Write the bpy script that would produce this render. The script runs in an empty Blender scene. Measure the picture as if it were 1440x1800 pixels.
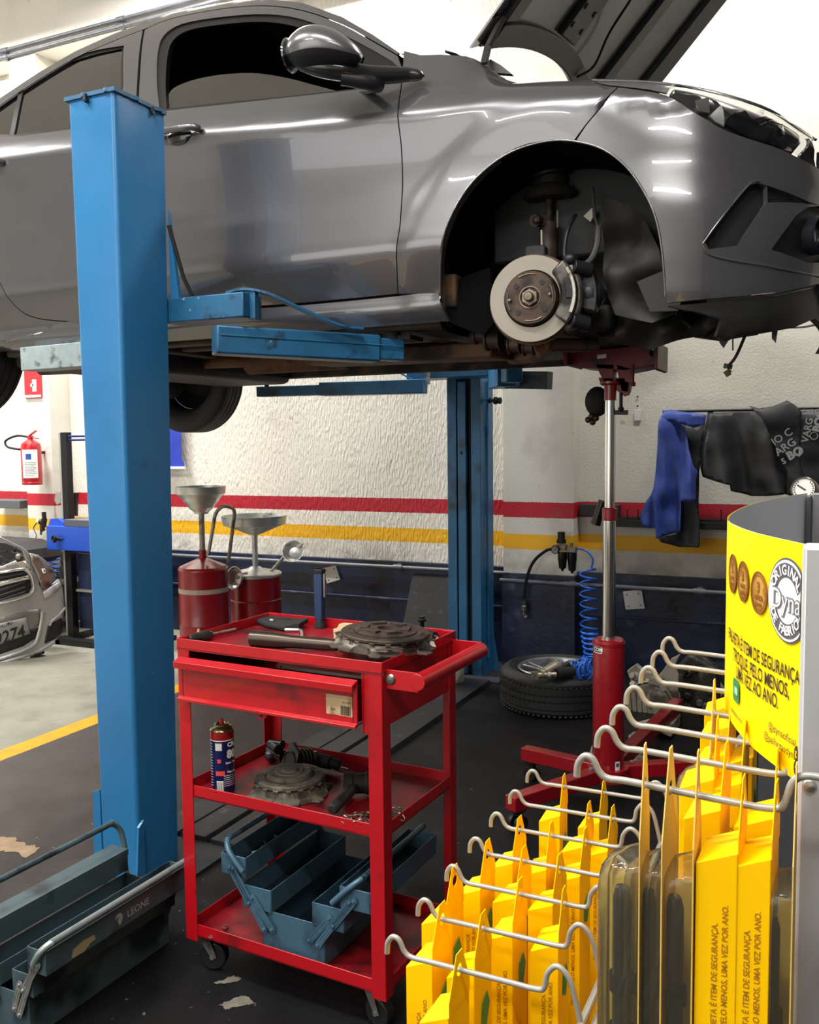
import bpy, bmesh, math, random
from mathutils import Vector, Matrix, noise
from mathutils.geometry import delaunay_2d_cdt
random.seed(7)
V = Vector; PI = math.pi
COL = bpy.context.scene.collection
# ---------------- camera ----------------
FOC, PITCH, YAW, ROLL, CH = 1600.0, .0771, .4415, .0112, 1.3
_f = V((-math.sin(YAW)*math.cos(PITCH), math.cos(YAW)*math.cos(PITCH), -math.sin(PITCH)))
_r = V((math.cos(YAW), math.sin(YAW), 0)); _u = _r.cross(_f)
CR = math.cos(ROLL)*_r - math.sin(ROLL)*_u
CU = math.sin(ROLL)*_r + math.cos(ROLL)*_u
CO = V((0, 0, CH))
def at(x, y, X=None, Y=None, Z=None):
    """point of the place seen at a photo position, on the plane X=, Y= or Z="""
    d = _f + (x-720)/FOC*CR - (y-900)/FOC*CU
    t = X/d.x if X is not None else Y/d.y if Y is not None else (Z-CH)/d.z
    return CO + d*t
def proj(p):
    q = p-CO; d = q.dot(_f)
    return 720+FOC*q.dot(CR)/d, 900-FOC*q.dot(CU)/d
cam = bpy.data.cameras.new('camera'); co = bpy.data.objects.new('camera', cam); COL.objects.link(co)
cam.sensor_fit = 'HORIZONTAL'; cam.sensor_width = 36; cam.lens = 36*FOC/1440; cam.clip_start = .02
M = Matrix((CR, CU, -_f)).transposed().to_4x4(); M.translation = CO
co.matrix_world = M
bpy.context.scene.camera = co
_v = bpy.context.scene.view_settings
_v.view_transform = 'Standard'; _v.look = 'None'; _v.gamma = 1; _v.use_curve_mapping = False; _v.exposure = 0.0
# ---------------- materials ----------------
def lin(c):
    return tuple(((v/255)/12.92 if v/255 <= .04045 else ((v/255+.055)/1.055)**2.4) for v in c)+(1,)
MATS = {}
def mat(name, col, rough=.5, metal=0., var=0., vs=8., dirt=None, bump=0., bs=60., coat=0., coatr=.03, ior=1.5, emit=0., alpha=1., trans=0., stretch=None, rvar=0.):
    """procedural material: base colour + brightness variation + dirt (colour, amount, scale) + bump"""
    if name in MATS: return MATS[name]
    m = bpy.data.materials.new(name); m.use_nodes = True; nt = m.node_tree; N = nt.nodes; L = nt.links
    b = N['Principled BSDF']; b.inputs['Base Color'].default_value = lin(col)
    b.inputs['Roughness'].default_value = rough; b.inputs['Metallic'].default_value = metal
    b.inputs['IOR'].default_value = ior; b.inputs['Coat Weight'].default_value = coat; b.inputs['Coat Roughness'].default_value = coatr
    b.inputs['Alpha'].default_value = alpha; b.inputs['Transmission Weight'].default_value = trans
    if emit: b.inputs['Emission Color'].default_value = lin(col); b.inputs['Emission Strength'].default_value = emit
    tc = N.new('ShaderNodeTexCoord'); src = tc.outputs['Object']
    if stretch:
        mp = N.new('ShaderNodeMapping'); mp.inputs['Scale'].default_value = stretch; L.new(src, mp.inputs['Vector']); src = mp.outputs['Vector']
    def nz(scale, det=4):
        n = N.new('ShaderNodeTexNoise'); n.inputs['Scale'].default_value = scale; n.inputs['Detail'].default_value = det
        L.new(src, n.inputs['Vector']); return n
    cur = None
    if var:
        n = nz(vs); r = N.new('ShaderNodeMapRange'); r.inputs['From Min'].default_value = .3; r.inputs['From Max'].default_value = .7
        r.inputs['To Min'].default_value = 1-var; r.inputs['To Max'].default_value = 1+var; L.new(n.outputs['Fac'], r.inputs['Value'])
        hs = N.new('ShaderNodeHueSaturation'); hs.inputs['Color'].default_value = lin(col); L.new(r.outputs['Result'], hs.inputs['Value']); cur = hs.outputs['Color']
    if dirt:
        for (dc, amt, ds) in (dirt if isinstance(dirt, list) else [dirt]):
            n = nz(ds, 8); r = N.new('ShaderNodeMapRange'); r.inputs['From Min'].default_value = 1-amt-.06; r.inputs['From Max'].default_value = 1-amt+.06
            L.new(n.outputs['Fac'], r.inputs['Value'])
            mx = N.new('ShaderNodeMix'); mx.data_type = 'RGBA'; L.new(r.outputs['Result'], mx.inputs['Factor'])
            if cur: L.new(cur, mx.inputs['A'])
            else: mx.inputs['A'].default_value = lin(col)
            mx.inputs['B'].default_value = lin(dc); cur = mx.outputs['Result']
    if cur: L.new(cur, b.inputs['Base Color'])
    if rvar:
        n = nz(vs*1.7); r = N.new('ShaderNodeMapRange'); r.inputs['From Min'].default_value = .3; r.inputs['From Max'].default_value = .7
        r.inputs['To Min'].default_value = max(0, rough-rvar); r.inputs['To Max'].default_value = min(1, rough+rvar); L.new(n.outputs['Fac'], r.inputs['Value']); L.new(r.outputs['Result'], b.inputs['Roughness'])
    if bump:
        n = nz(bs, 6); bp = N.new('ShaderNodeBump'); bp.inputs['Strength'].default_value = bump; bp.inputs['Distance'].default_value = .004
        L.new(n.outputs['Fac'], bp.inputs['Height']); L.new(bp.outputs['Normal'], b.inputs['Normal'])
    MATS[name] = m; return m
def glass(name, tint, ior=1.5, rough=.01):
    if name in MATS: return MATS[name]
    m = bpy.data.materials.new(name); m.use_nodes = True; nt = m.node_tree; N = nt.nodes; L = nt.links
    N.remove(N['Principled BSDF']); o = N['Material Output']
    t = N.new('ShaderNodeBsdfTransparent'); t.inputs['Color'].default_value = lin(tint)
    g = N.new('ShaderNodeBsdfGlossy'); g.inputs['Roughness'].default_value = rough; g.inputs['Color'].default_value = (1, 1, 1, 1)
    fr = N.new('ShaderNodeFresnel'); fr.inputs['IOR'].default_value = ior
    mx = N.new('ShaderNodeMixShader'); L.new(fr.outputs[0], mx.inputs[0]); L.new(t.outputs[0], mx.inputs[1]); L.new(g.outputs[0], mx.inputs[2]); L.new(mx.outputs[0], o.inputs['Surface'])
    MATS[name] = m; return m
# ---------------- mesh builder ----------------
ORG = {}
def fin(me, name, m, parent, smooth, bevel=0, mod=None, label=None):
    for mm in (m if isinstance(m, (list, tuple)) else [m]): me.materials.append(mm)
    o = bpy.data.objects.new(name, me); COL.objects.link(o)
    if smooth:
        for p in me.polygons: p.use_smooth = True
        me.set_sharp_from_angle(angle=math.radians(smooth))
    if parent is not None: o.parent = parent
    if bevel:
        b = o.modifiers.new('bevel', 'BEVEL'); b.width = bevel; b.segments = 2; b.limit_method = 'ANGLE'; b.angle_limit = math.radians(40); b.harden_normals = False
    if label: o['label'] = label
    return o
class MB:
    def __init__(s): s.v = []; s.f = []; s.mi = []
    def add(s, vs, fs, mi=0):
        n = len(s.v); s.v += [V(p) for p in vs]; s.f += [tuple(i+n for i in f) for f in fs]; s.mi += [mi]*len(fs); return s
    def box(s, c, size, rz=0, R=None, mi=0):
        R = R or Matrix.Rotation(rz, 3, 'Z'); c = V(c); h = V(size)/2
        vs = [c+R@V((x*h.x, y*h.y, z*h.z)) for x in (-1, 1) for y in (-1, 1) for z in (-1, 1)]
        return s.add(vs, [(0, 1, 3, 2), (4, 6, 7, 5), (0, 4, 5, 1), (2, 3, 7, 6), (0, 2, 6, 4), (1, 5, 7, 3)], mi)
    def b6(s, x0, x1, y0, y1, z0, z1, mi=0): return s.box(((x0+x1)/2, (y0+y1)/2, (z0+z1)/2), (abs(x1-x0), abs(y1-y0), abs(z1-z0)), mi=mi)
    def bar(s, a, b, w, h, up=V((0, 0, 1)), mi=0):
        a = V(a); b = V(b); x = (b-a).normalized(); y = V(up).cross(x).normalized(); z = x.cross(y)
        R = Matrix((x, y, z)).transposed(); return s.box((a+b)/2, ((b-a).length, w, h), R=R, mi=mi)
    def lathe(s, prof, o=(0, 0, 0), ax=(0, 0, 1), n=24, mi=0, cap=True):
        ax = V(ax).normalized(); t = V((1, 0, 0)) if abs(ax.x) < .9 else V((0, 1, 0)); x = ax.cross(t).normalized(); y = ax.cross(x); o = V(o)
        vs = []; fs = []
        for (r, z) in prof:
            for i in range(n):
                a = 2*PI*i/n; vs.append(o+ax*z+(x*math.cos(a)+y*math.sin(a))*r)
        for k in range(len(prof)-1):
            for i in range(n):
                j = (i+1) % n; fs.append((k*n+i, k*n+j, (k+1)*n+j, (k+1)*n+i))
        if cap:
            if prof[0][0] > 1e-5: fs.append(tuple(range(n-1, -1, -1)))
            if prof[-1][0] > 1e-5: fs.append(tuple((len(prof)-1)*n+i for i in range(n)))
        return s.add(vs, fs, mi)
    def cyl(s, a, b, r, r2=None, n=16, mi=0):
        a = V(a); b = V(b); return s.lathe([(r, 0), (r if r2 is None else r2, (b-a).length)], a, b-a, n, mi)
    def tube(s, pts, r, n=8, closed=False, mi=0):
        pts = [V(p) for p in pts]; m = len(pts); vs = []; fs = []; prev = None
        for i, p in enumerate(pts):
            a = pts[(i-1) % m] if (closed or i > 0) else p; b = pts[(i+1) % m] if (closed or i < m-1) else p
            t = (b-a).normalized()
            if prev is None:
                u = V((0, 0, 1)) if abs(t.z) < .9 else V((1, 0, 0)); x = t.cross(u).normalized()
            else:
                x = prev-t*prev.dot(t)
                x = x.normalized() if x.length > 1e-6 else t.orthogonal().normalized()
            prev = x; y = t.cross(x); rr = r[i] if isinstance(r, (list, tuple)) else r
            for k in range(n):
                q = 2*PI*k/n; vs.append(p+(x*math.cos(q)+y*math.sin(q))*rr)
        for i in range(m if closed else m-1):
            j = (i+1) % m
            for k in range(n):
                l = (k+1) % n; fs.append((i*n+k, j*n+k, j*n+l, i*n+l))
        if not closed: fs.append(tuple(range(n))); fs.append(tuple((m-1)*n+k for k in range(n-1, -1, -1)))
        return s.add(vs, fs, mi)
    def prism(s, poly, d, mi=0):
        """poly: 3-D points of a planar outline, d: depth vector"""
        poly = [V(p) for p in poly]; d = V(d); n = len(poly)
        fs = [tuple(range(n-1, -1, -1)), tuple(range(n, 2*n))]+[(i, (i+1) % n, n+(i+1) % n, n+i) for i in range(n)]
        return s.add(poly+[p+d for p in poly], fs, mi)
    def sph(s, c, r, n=16, mi=0):
        rr = V(r) if isinstance(r, (tuple, list)) else V((r, r, r)); c = V(c); k = n//2; prof = []
        m = MB().lathe([(max(1e-6, math.sin(PI*i/k)), -math.cos(PI*i/k)) for i in range(k+1)], n=n, cap=False)
        return s.add([c+V((p.x*rr.x, p.y*rr.y, p.z*rr.z)) for p in m.v], m.f, mi)
    def xf(s, Mx): s.v = [Mx@p for p in s.v]; return s
    def build(s, name, m, parent=None, smooth=35, bevel=0, label=None, origin=None):
        off = V((0, 0, 0))
        if parent is not None: off = ORG.get(parent.name, V((0, 0, 0)))
        elif origin is not None: off = V(origin)
        elif s.v:
            lo = [min(p[i] for p in s.v) for i in range(3)]; hi = [max(p[i] for p in s.v) for i in range(3)]
            off = V(((lo[0]+hi[0])/2, (lo[1]+hi[1])/2, lo[2]))
        me = bpy.data.meshes.new(name); me.from_pydata([p-off for p in s.v], [], s.f)
        for p, k in zip(me.polygons, s.mi): p.material_index = k
        bm = bmesh.new(); bm.from_mesh(me); bmesh.ops.recalc_face_normals(bm, faces=bm.faces); bm.to_mesh(me); bm.free()
        o = fin(me, name, m, parent, smooth, bevel, label=label)
        if parent is None: o.location = off
        ORG[o.name] = off; return o
def thing(name, label, cat, loc, group=None):
    o = bpy.data.objects.new(name, None); COL.objects.link(o); o.location = loc; o.empty_display_size = .05
    o['label'] = label; o['category'] = cat
    if group: o['group'] = group
    ORG[o.name] = V(loc); return o
def tag(o, label, cat, group=None, kind=None):
    o['label'] = label; o['category'] = cat
    if group: o['group'] = group
    if kind: o['kind'] = kind
    return o
def struct(o): o['kind'] = 'structure'; return o
def dup(root, loc, rz=0, label=None, group=None):
    r = root.copy(); COL.objects.link(r); r.location = loc; r.rotation_euler = (0, 0, rz)
    if label: r['label'] = label
    if group: r['group'] = group
    def rec(a, b):
        for ch in list(a.children):
            c = ch.copy(); COL.objects.link(c); c.parent = b; rec(ch, c)
    rec(root, r)
    return r
def textmesh(txt, size, align='CENTER', extr=0.0, space=1.0, bold=0.0, res=3):
    """flat vertices (x,y) and faces of a word"""
    c = bpy.data.curves.new('t', 'FONT'); c.body = txt; c.size = size; c.align_x = align; c.align_y = 'CENTER'; c.offset = bold; c.space_character = space; c.resolution_u = res
    o = bpy.data.objects.new('t', c); COL.objects.link(o); dg = bpy.context.evaluated_depsgraph_get(); dg.update()
    me = bpy.data.meshes.new_from_object(o.evaluated_get(dg)); bm = bmesh.new(); bm.from_mesh(me)
    bmesh.ops.remove_doubles(bm, verts=bm.verts, dist=size*1e-4)
    vs = [v.co.copy() for v in bm.verts]; bm.verts.index_update(); fs = [tuple(v.index for v in f.verts) for f in bm.faces]
    bm.free(); bpy.data.objects.remove(o); bpy.data.curves.remove(c); bpy.data.meshes.remove(me)
    return vs, fs
def text_on(mb, txt, size, o, x, y, align='CENTER', off=.0006, bold=0.0, space=1.0, sx=1.0, mi=0):
    """lay flat lettering on a plane: o origin, x and y its directions"""
    vs, fs = textmesh(txt, size, align, bold=bold, space=space); o = V(o); x = V(x).normalized(); y = V(y).normalized(); n = x.cross(y)
    return mb.add([o+x*(p.x*sx)+y*p.y+n*off for p in vs], fs, mi)
def arc(c, r, a0, a1, n, x=(1, 0, 0), y=(0, 0, 1)):
    c = V(c); x = V(x); y = V(y); return [c+(x*math.cos(a0+(a1-a0)*i/n)+y*math.sin(a0+(a1-a0)*i/n))*r for i in range(n+1)]
def inpoly(x, y, P):
    c = False; n = len(P); j = n-1
    for i in range(n):
        xi, yi = P[i]; xj, yj = P[j]
        if (yi > y) != (yj > y) and x < (xj-xi)*(y-yi)/(yj-yi)+xi: c = not c
        j = i
    return c
def catmull(pts, k=4, closed=False):
    pts = [V(p) for p in pts]; n = len(pts); out = []
    for i in range(n if closed else n-1):
        p0 = pts[(i-1) % n] if closed or i > 0 else pts[i]; p1 = pts[i]; p2 = pts[(i+1) % n]; p3 = pts[(i+2) % n] if closed or i < n-2 else p2
        for j in range(k):
            t = j/k; out.append(.5*((2*p1)+(p2-p0)*t+(2*p0-5*p1+4*p2-p3)*t*t+(3*p1-p0-3*p2+p3)*t**3))
    if not closed: out.append(pts[-1])
    return out
def fill(outline, step, holes=()):
    """triangulate a 2-D outline with interior grid points -> verts, faces"""
    def dens(P):
        o = []
        for i in range(len(P)):
            a = V(P[i]).to_2d() if len(P[i]) > 2 else V(P[i]); b = V(P[(i+1) % len(P)]); b = b.to_2d() if len(b) > 2 else b
            k = max(1, int((b-a).length/step)); o += [a+(b-a)*j/k for j in range(k)]
        return o
    vs = []; ed = []; loops = []
    for P in [outline]+list(holes):
        D = dens(P); n = len(vs); vs += D; ed += [(n+i, n+(i+1) % len(D)) for i in range(len(D))]; loops.append([(p.x, p.y) for p in D])
    xs = [p[0] for p in loops[0]]; ys = [p[1] for p in loops[0]]
    B = list(vs); row = 0; y = min(ys)+step*.5
    cell = {}
    for p in B: cell.setdefault((int(p.x//step), int(p.y//step)), []).append(p)
    while y < max(ys):
        x = min(xs)+step*(.5 if row % 2 else 0)
        while x < max(xs):
            if inpoly(x, y, loops[0]) and not any(inpoly(x, y, h) for h in loops[1:]):
                ok = True; cx, cy = int(x//step), int(y//step)
                for i in (-1, 0, 1):
                    for j in (-1, 0, 1):
                        for p in cell.get((cx+i, cy+j), ()):
                            if (p.x-x)**2+(p.y-y)**2 < (step*.45)**2: ok = False
                if ok: vs.append(V((x, y)))
            x += step
        y += step*.866; row += 1
    r = delaunay_2d_cdt(vs, ed, [], 0, 1e-7)
    ov, of = r[0], r[2]; F = []
    for f in of:
        cx = sum(ov[i].x for i in f)/len(f); cy = sum(ov[i].y for i in f)/len(f)
        if inpoly(cx, cy, loops[0]) and not any(inpoly(cx, cy, h) for h in loops[1:]): F.append(tuple(f))
    return ov, F
def interp(T, x):
    if x <= T[0][0]: return T[0][1]
    for i in range(len(T)-1):
        if x <= T[i+1][0]:
            x0, y0 = T[i]; x1, y1 = T[i+1]; t = (x-x0)/(x1-x0)
            m0 = (T[i+1][1]-T[i-1][1])/(T[i+1][0]-T[i-1][0]) if i > 0 else (y1-y0)/(x1-x0)
            m1 = (T[i+2][1]-T[i][1])/(T[i+2][0]-T[i][0]) if i < len(T)-2 else (y1-y0)/(x1-x0)
            h = x1-x0; t2 = t*t; t3 = t2*t
            return (2*t3-3*t2+1)*y0+(t3-2*t2+t)*h*m0+(-2*t3+3*t2)*y1+(t3-t2)*h*m1
    return T[-1][1]
def sstep(a, b, x):
    t = max(0, min(1, (x-a)/(b-a))); return t*t*(3-2*t)
Z3 = V((0, 0, 1))
# ================= ROOM =================
YW = 5.05
def wallmat(name, bump, coarse, base=(232, 226, 214), stripes=True, stain=.36):
    m = bpy.data.materials.new(name); m.use_nodes = True; nt = m.node_tree; N = nt.nodes; L = nt.links; b = N['Principled BSDF']
    g = N.new('ShaderNodeNewGeometry'); sx = N.new('ShaderNodeSeparateXYZ'); L.new(g.outputs['Position'], sx.inputs[0])
    def noi(sc, det, st=(1, 1, 1)):
        mp = N.new('ShaderNodeMapping'); mp.inputs['Scale'].default_value = st; L.new(g.outputs['Position'], mp.inputs['Vector'])
        n = N.new('ShaderNodeTexNoise'); n.inputs['Scale'].default_value = sc; n.inputs['Detail'].default_value = det; L.new(mp.outputs['Vector'], n.inputs['Vector']); return n.outputs['Fac']
    def mr(s, a, c, lo=0., hi=1.):
        r = N.new('ShaderNodeMapRange'); r.inputs['From Min'].default_value = a; r.inputs['From Max'].default_value = c; r.inputs['To Min'].default_value = lo; r.inputs['To Max'].default_value = hi; L.new(s, r.inputs['Value']); return r.outputs['Result']
    def mix(f, a, c):
        x = N.new('ShaderNodeMix'); x.data_type = 'RGBA'; L.new(f, x.inputs['Factor']) if not isinstance(f, float) else None
        if isinstance(f, float): x.inputs['Factor'].default_value = f
        for k, v in (('A', a), ('B', c)):
            if isinstance(v, tuple): x.inputs[k].default_value = lin(v)
            else: L.new(v, x.inputs[k])
        return x.outputs['Result']
    col = mix(mr(noi(1.6, 5), .35, .7), base, tuple(int(c*.93) for c in base))
    if stripes:
        # painted bands: a small wobble on their edges
        w = N.new('ShaderNodeMath'); w.operation = 'MULTIPLY_ADD'; L.new(noi(90, 2), w.inputs[0]); w.inputs[1].default_value = .006; L.new(sx.outputs['Z'], w.inputs[2]); z = w.outputs[0]
        def band(lo, hi):
            a = mr(z, lo+.003-.0008, lo+.003+.0008); c = mr(z, hi+.003-.0008, hi+.003+.0008, 1, 0)
            x = N.new('ShaderNodeMath'); x.operation = 'MULTIPLY'; L.new(a, x.inputs[0]); L.new(c, x.inputs[1]); return x.outputs[0]
        col = mix(band(.864, .952), col, (176, 22, 42)); col = mix(band(.682, .769), col, (238, 178, 26))
    st = mr(noi(2.6, 8), 1-stain-.02, 1-stain+.2, 0, .42); col = mix(st, col, (112, 104, 94))
    sp = mr(noi(14, 8), .68, .76, 0, .5); col = mix(sp, col, (96, 90, 84))
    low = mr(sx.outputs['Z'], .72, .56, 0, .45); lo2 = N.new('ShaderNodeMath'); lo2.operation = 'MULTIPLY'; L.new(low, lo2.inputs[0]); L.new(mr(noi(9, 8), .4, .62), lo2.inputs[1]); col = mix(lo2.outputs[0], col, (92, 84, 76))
    L.new(col, b.inputs['Base Color']); b.inputs['Roughness'].default_value = .42 if coarse else .6
    if bump:
        h = noi(78 if coarse else 85, 5, (1, 1, .30) if coarse else (1, 1, 1)); hh = mr(h, .42, .62)
        bp = N.new('ShaderNodeBump'); bp.inputs['Strength'].default_value = bump; bp.inputs['Distance'].default_value = .006; L.new(hh, bp.inputs['Height']); L.new(bp.outputs['Normal'], b.inputs['Normal'])
    return m
W_TEX = wallmat('wall_scratched_render', .42, True)
W_TEX2 = wallmat('wall_sponged_render', .14, False, (216, 212, 199))
W_SM = wallmat('wall_smooth_paint', .05, False, (218, 214, 203), stain=.44)
W_PLAIN = wallmat('wall_plain', .05, False, (228, 224, 216), stripes=False, stain=.3)
NAVY = mat('navy_dado', (21, 30, 58), .42, var=.25, vs=5, dirt=[((70, 78, 98), .36, 6), ((12, 14, 22), .4, 3)], bump=.35, bs=40, rvar=.15)
# floor: black painted bay, yellow line, bare concrete
def floormat():
    m = bpy.data.materials.new('workshop_floor'); m.use_nodes = True; nt = m.node_tree; N = nt.nodes; L = nt.links; b = N['Principled BSDF']
    g = N.new('ShaderNodeNewGeometry'); sx = N.new('ShaderNodeSeparateXYZ'); L.new(g.outputs['Position'], sx.inputs[0])
    def noi(sc, det=6, st=(1, 1, 1)):
        mp = N.new('ShaderNodeMapping'); mp.inputs['Scale'].default_value = st; L.new(g.outputs['Position'], mp.inputs['Vector'])
        n = N.new('ShaderNodeTexNoise'); n.inputs['Scale'].default_value = sc; n.inputs['Detail'].default_value = det; L.new(mp.outputs['Vector'], n.inputs['Vector']); return n.outputs['Fac']
    def mr(s, a, c, lo=0., hi=1.):
        r = N.new('ShaderNodeMapRange'); r.inputs['From Min'].default_value = a; r.inputs['From Max'].default_value = c; r.inputs['To Min'].default_value = lo; r.inputs['To Max'].default_value = hi; L.new(s, r.inputs['Value']); return r.outputs['Result']
    def mix(f, a, c):
        x = N.new('ShaderNodeMix'); x.data_type = 'RGBA'; L.new(f, x.inputs['Factor'])
        for k, v in (('A', a), ('B', c)):
            if isinstance(v, tuple): x.inputs[k].default_value = lin(v)
            else: L.new(v, x.inputs[k])
        return x.outputs['Result']
    blk = mix(mr(noi(1.3), .35, .7), (15, 15, 17), (24, 23, 24))
    blk = mix(mr(noi(3.1, 9, (1, .5, 1)), .5, .75, 0, .4), blk, (44, 38, 35))
    # the black paint turns a dull brown grey towards the line
    blk = mix(mr(sx.outputs['X'], -1.6, -2.6, 0, .62), blk, (86, 78, 74))
    blk = mix(mr(noi(38, 8), .69, .72, 0, .7), blk, (120, 114, 108))
    con = mix(mr(noi(2.2, 9), .35, .65), (140, 136, 122), (116, 114, 102)); con = mix(mr(noi(7, 9), .56, .7, 0, .6), con, (104, 104, 96)); con = mix(mr(noi(60, 6), .62, .7, 0, .5), con, (90, 90, 84))
    w = N.new('ShaderNodeMath'); w.operation = 'MULTIPLY_ADD'; L.new(noi(30, 3), w.inputs[0]); w.inputs[1].default_value = .012; L.new(sx.outputs['X'], w.inputs[2]); X = w.outputs[0]
    yel = mix(mr(noi(12, 8), .45, .8, 0, .6), (214, 150, 24), (150, 116, 56))
    c = mix(mr(X, -3.222, -3.218), con, yel); c = mix(mr(X, -3.114, -3.110), c, blk)
    L.new(c, b.inputs['Base Color'])
    L.new(mr(noi(5, 7), .3, .7, .4, .66), b.inputs['Roughness']); b.inputs['IOR'].default_value = 1.28
    bp = N.new('ShaderNodeBump'); bp.inputs['Strength'].default_value = .25; bp.inputs['Distance'].default_value = .003; L.new(noi(45, 8), bp.inputs['Height']); L.new(bp.outputs['Normal'], b.inputs['Normal'])
    return m
FLOOR = floormat()
CEIL = mat('ceiling_paint', (205, 203, 198), .8)
XL, XR, YB, ZC = -9.0, 3.4, -4.2, 4.7
struct(MB().b6(XL, XR, YB, YW+.2, -.1, 0).build('floor', FLOOR))
struct(MB().b6(XL, XR, YB, YW+.2, ZC, ZC+.1).build('ceiling', CEIL))
PX0, PX1, PY = -1.735, -1.325, 4.93
struct(MB().b6(XL, PX0, YW, YW+.2, 0, ZC).build('wall_back', W_TEX))
struct(MB().b6(PX0, XR, YW, YW+.2, 0, ZC).build('wall_back', W_TEX2))
struct(MB().b6(XL-.1, XL, YB, YW+.2, 0, ZC).build('wall_left', W_PLAIN))
struct(MB().b6(XR, XR+.1, YB, YW+.2, 0, ZC).build('wall_right', mat('dark_reflection_wall', (74, 75, 78), .6)))  # unseen wall kept dark so that the car's nose reflects less light
struct(MB().b6(XL, XR, YB-.1, YB, 0, ZC).build('wall_front', W_PLAIN))
struct(MB().b6(PX0, PX1, PY, YW, 0, ZC).build('trim_1', W_SM))
# pillar and beam at the left
pa = at(44, 700, Y=4.86).x; pb = at(87, 700, Y=4.86).x
zb = at(200, 56, Y=4.86).z
struct(MB().b6(pa-.02, pb, 4.86, YW, 0, zb).build('trim_2', W_SM))
struct(MB().b6(XL, XR, 4.86, YW, zb, ZC).build('trim_3', W_PLAIN))
# navy dado with its ledge
struct(MB().b6(XL, PX0, 5.01, YW, 0, .562).build('trim_4', NAVY))
struct(MB().b6(PX0-.002, PX1+.014, 4.905, YW-.001, 0, .545).build('trim_5', NAVY))
struct(MB().b6(PX1, XR, 5.01, YW, 0, .555).build('trim_6', NAVY))
m = MB(); m.b6(XL, PX0-.01, 4.985, 5.01, .325, .338); m.b6(PX1+.02, XR, 4.985, 5.01, .315, .328)
struct(m.build('trim_7', NAVY, bevel=.003))
# conduits
GALV = mat('galvanised_pipe', (150, 150, 148), .42, .6, var=.15, vs=14)
PCH = mat('painted_conduit', (96, 98, 104), .45, .3, var=.25, vs=9)
def conduit(x0, x1, y, z, r, label, clamps):
    t = thing('conduit_pipe', label, 'pipe', (x0, y, z))
    MB().cyl((x0, y, z), (x1, y, z), r, n=12).build('pipe', PCH, t)
    for c in clamps:
        m = MB().cyl((c-.03, y, z), (c+.03, y, z), r*1.45, n=12); m.b6(c-.012, c+.012, y, y+.035, z-r*1.6, z+r*1.6); m.build('clamp', PCH, t)
zc1 = at(640, 994, Y=4.975).z
conduit(XL+.1, PX0, 4.975, zc1, .0125, 'long grey conduit along the navy ledge left of the smooth pilaster', [at(700, 990, Y=4.975).x, -3.9, -5.2])
zc2 = at(1150, 1030, Y=4.975).z
conduit(PX0, 1.2, 4.885 if False else 4.87, zc2+.0, .0125, 'grey conduit across the pilaster and behind the display rack', [at(1230, 1036, Y=4.87).x, PX1])
zt = at(165, 44, Y=4.82)
for dz, lb in ((0, 'upper of the two thin conduits high on the beam'), (-.045, 'lower of the two thin conduits high on the beam')):
    conduit(XL+.1, 1.0, 4.835, zt.z+dz, .012, lb, [at(8, 85, Y=4.835).x, at(212, 25, Y=4.835).x])
# paint chips and spills on the floor (shapes of their own)
TAN = mat('bare_screed', (146, 124, 98), .8, var=.2, vs=20, bump=.4)
WHP = mat('floor_spill', (104, 98, 88), .7, var=.3, vs=30)
def chip(pts, m, name, k=.35, seed=1):
    random.seed(seed); P = [at(x, y, Z=0) for x, y in pts]; Q = []
    for i in range(len(P)):
        a, b = P[i], P[(i+1) % len(P)]
        for j in range(6):
            q = a.lerp(b, j/6); d = (b-a).length*.11; Q.append(V((q.x+random.uniform(-d, d), q.y+random.uniform(-d, d), .0002)))
    vs, fs = fill([(q.x, q.y) for q in Q], .02)
    struct(MB().add([(v.x, v.y, .0012) for v in vs], fs).build(name, m))
chip([(-20, 1470), (20, 1472), (40, 1482), (68, 1490), (60, 1500), (45, 1508), (28, 1498), (-20, 1496)], TAN, 'trim_8', seed=2)
chip([(385, 1768), (405, 1758), (425, 1750), (440, 1756), (448, 1765), (425, 1768), (400, 1775)], WHP, 'trim_9', seed=3)
chip([(375, 1728), (395, 1722), (410, 1715), (425, 1722), (400, 1730)], WHP, 'trim_10', seed=5)
chip([(195, 1548), (205, 1545), (212, 1548), (203, 1553)], TAN, 'trim_11', seed=6)
# ================= LIGHTS =================
TUBE = mat('lit_tube', (255, 250, 240), emit=1)
HOUS = mat('light_housing', (220, 220, 218), .4)
def tube_light(x, y, z, L, ang, power, i, label):
    t = thing('ceiling_light', label, 'light', (x, y, z))
    d = V((math.cos(ang), math.sin(ang), 0)); n = V((-d.y, d.x, 0)); c = V((x, y, z))
    MB().bar(c-d*L/2+Z3*.04, c+d*L/2+Z3*.04, .16, .05).build('housing', HOUS, t)
    em = mat('lit_tube', (255, 250, 240), emit=1)
    for s in (-1, 1): MB().cyl(c-d*(L/2-.03)+n*s*.045, c+d*(L/2-.03)+n*s*.045, .014, n=10).build('tube', em, t)
    ld = bpy.data.lights.new('tube_glow', 'AREA'); ld.shape = 'RECTANGLE'; ld.size = L; ld.size_y = .14; ld.energy = power; ld.color = (1, .985, .955)
    lo = bpy.data.objects.new('tube_glow', ld); COL.objects.link(lo); lo.parent = t; lo.location = (0, 0, -.03); lo.rotation_euler = (0, 0, ang)
for b in (TUBE,): b.node_tree.nodes['Principled BSDF'].inputs['Emission Strength'].default_value = 18
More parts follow.
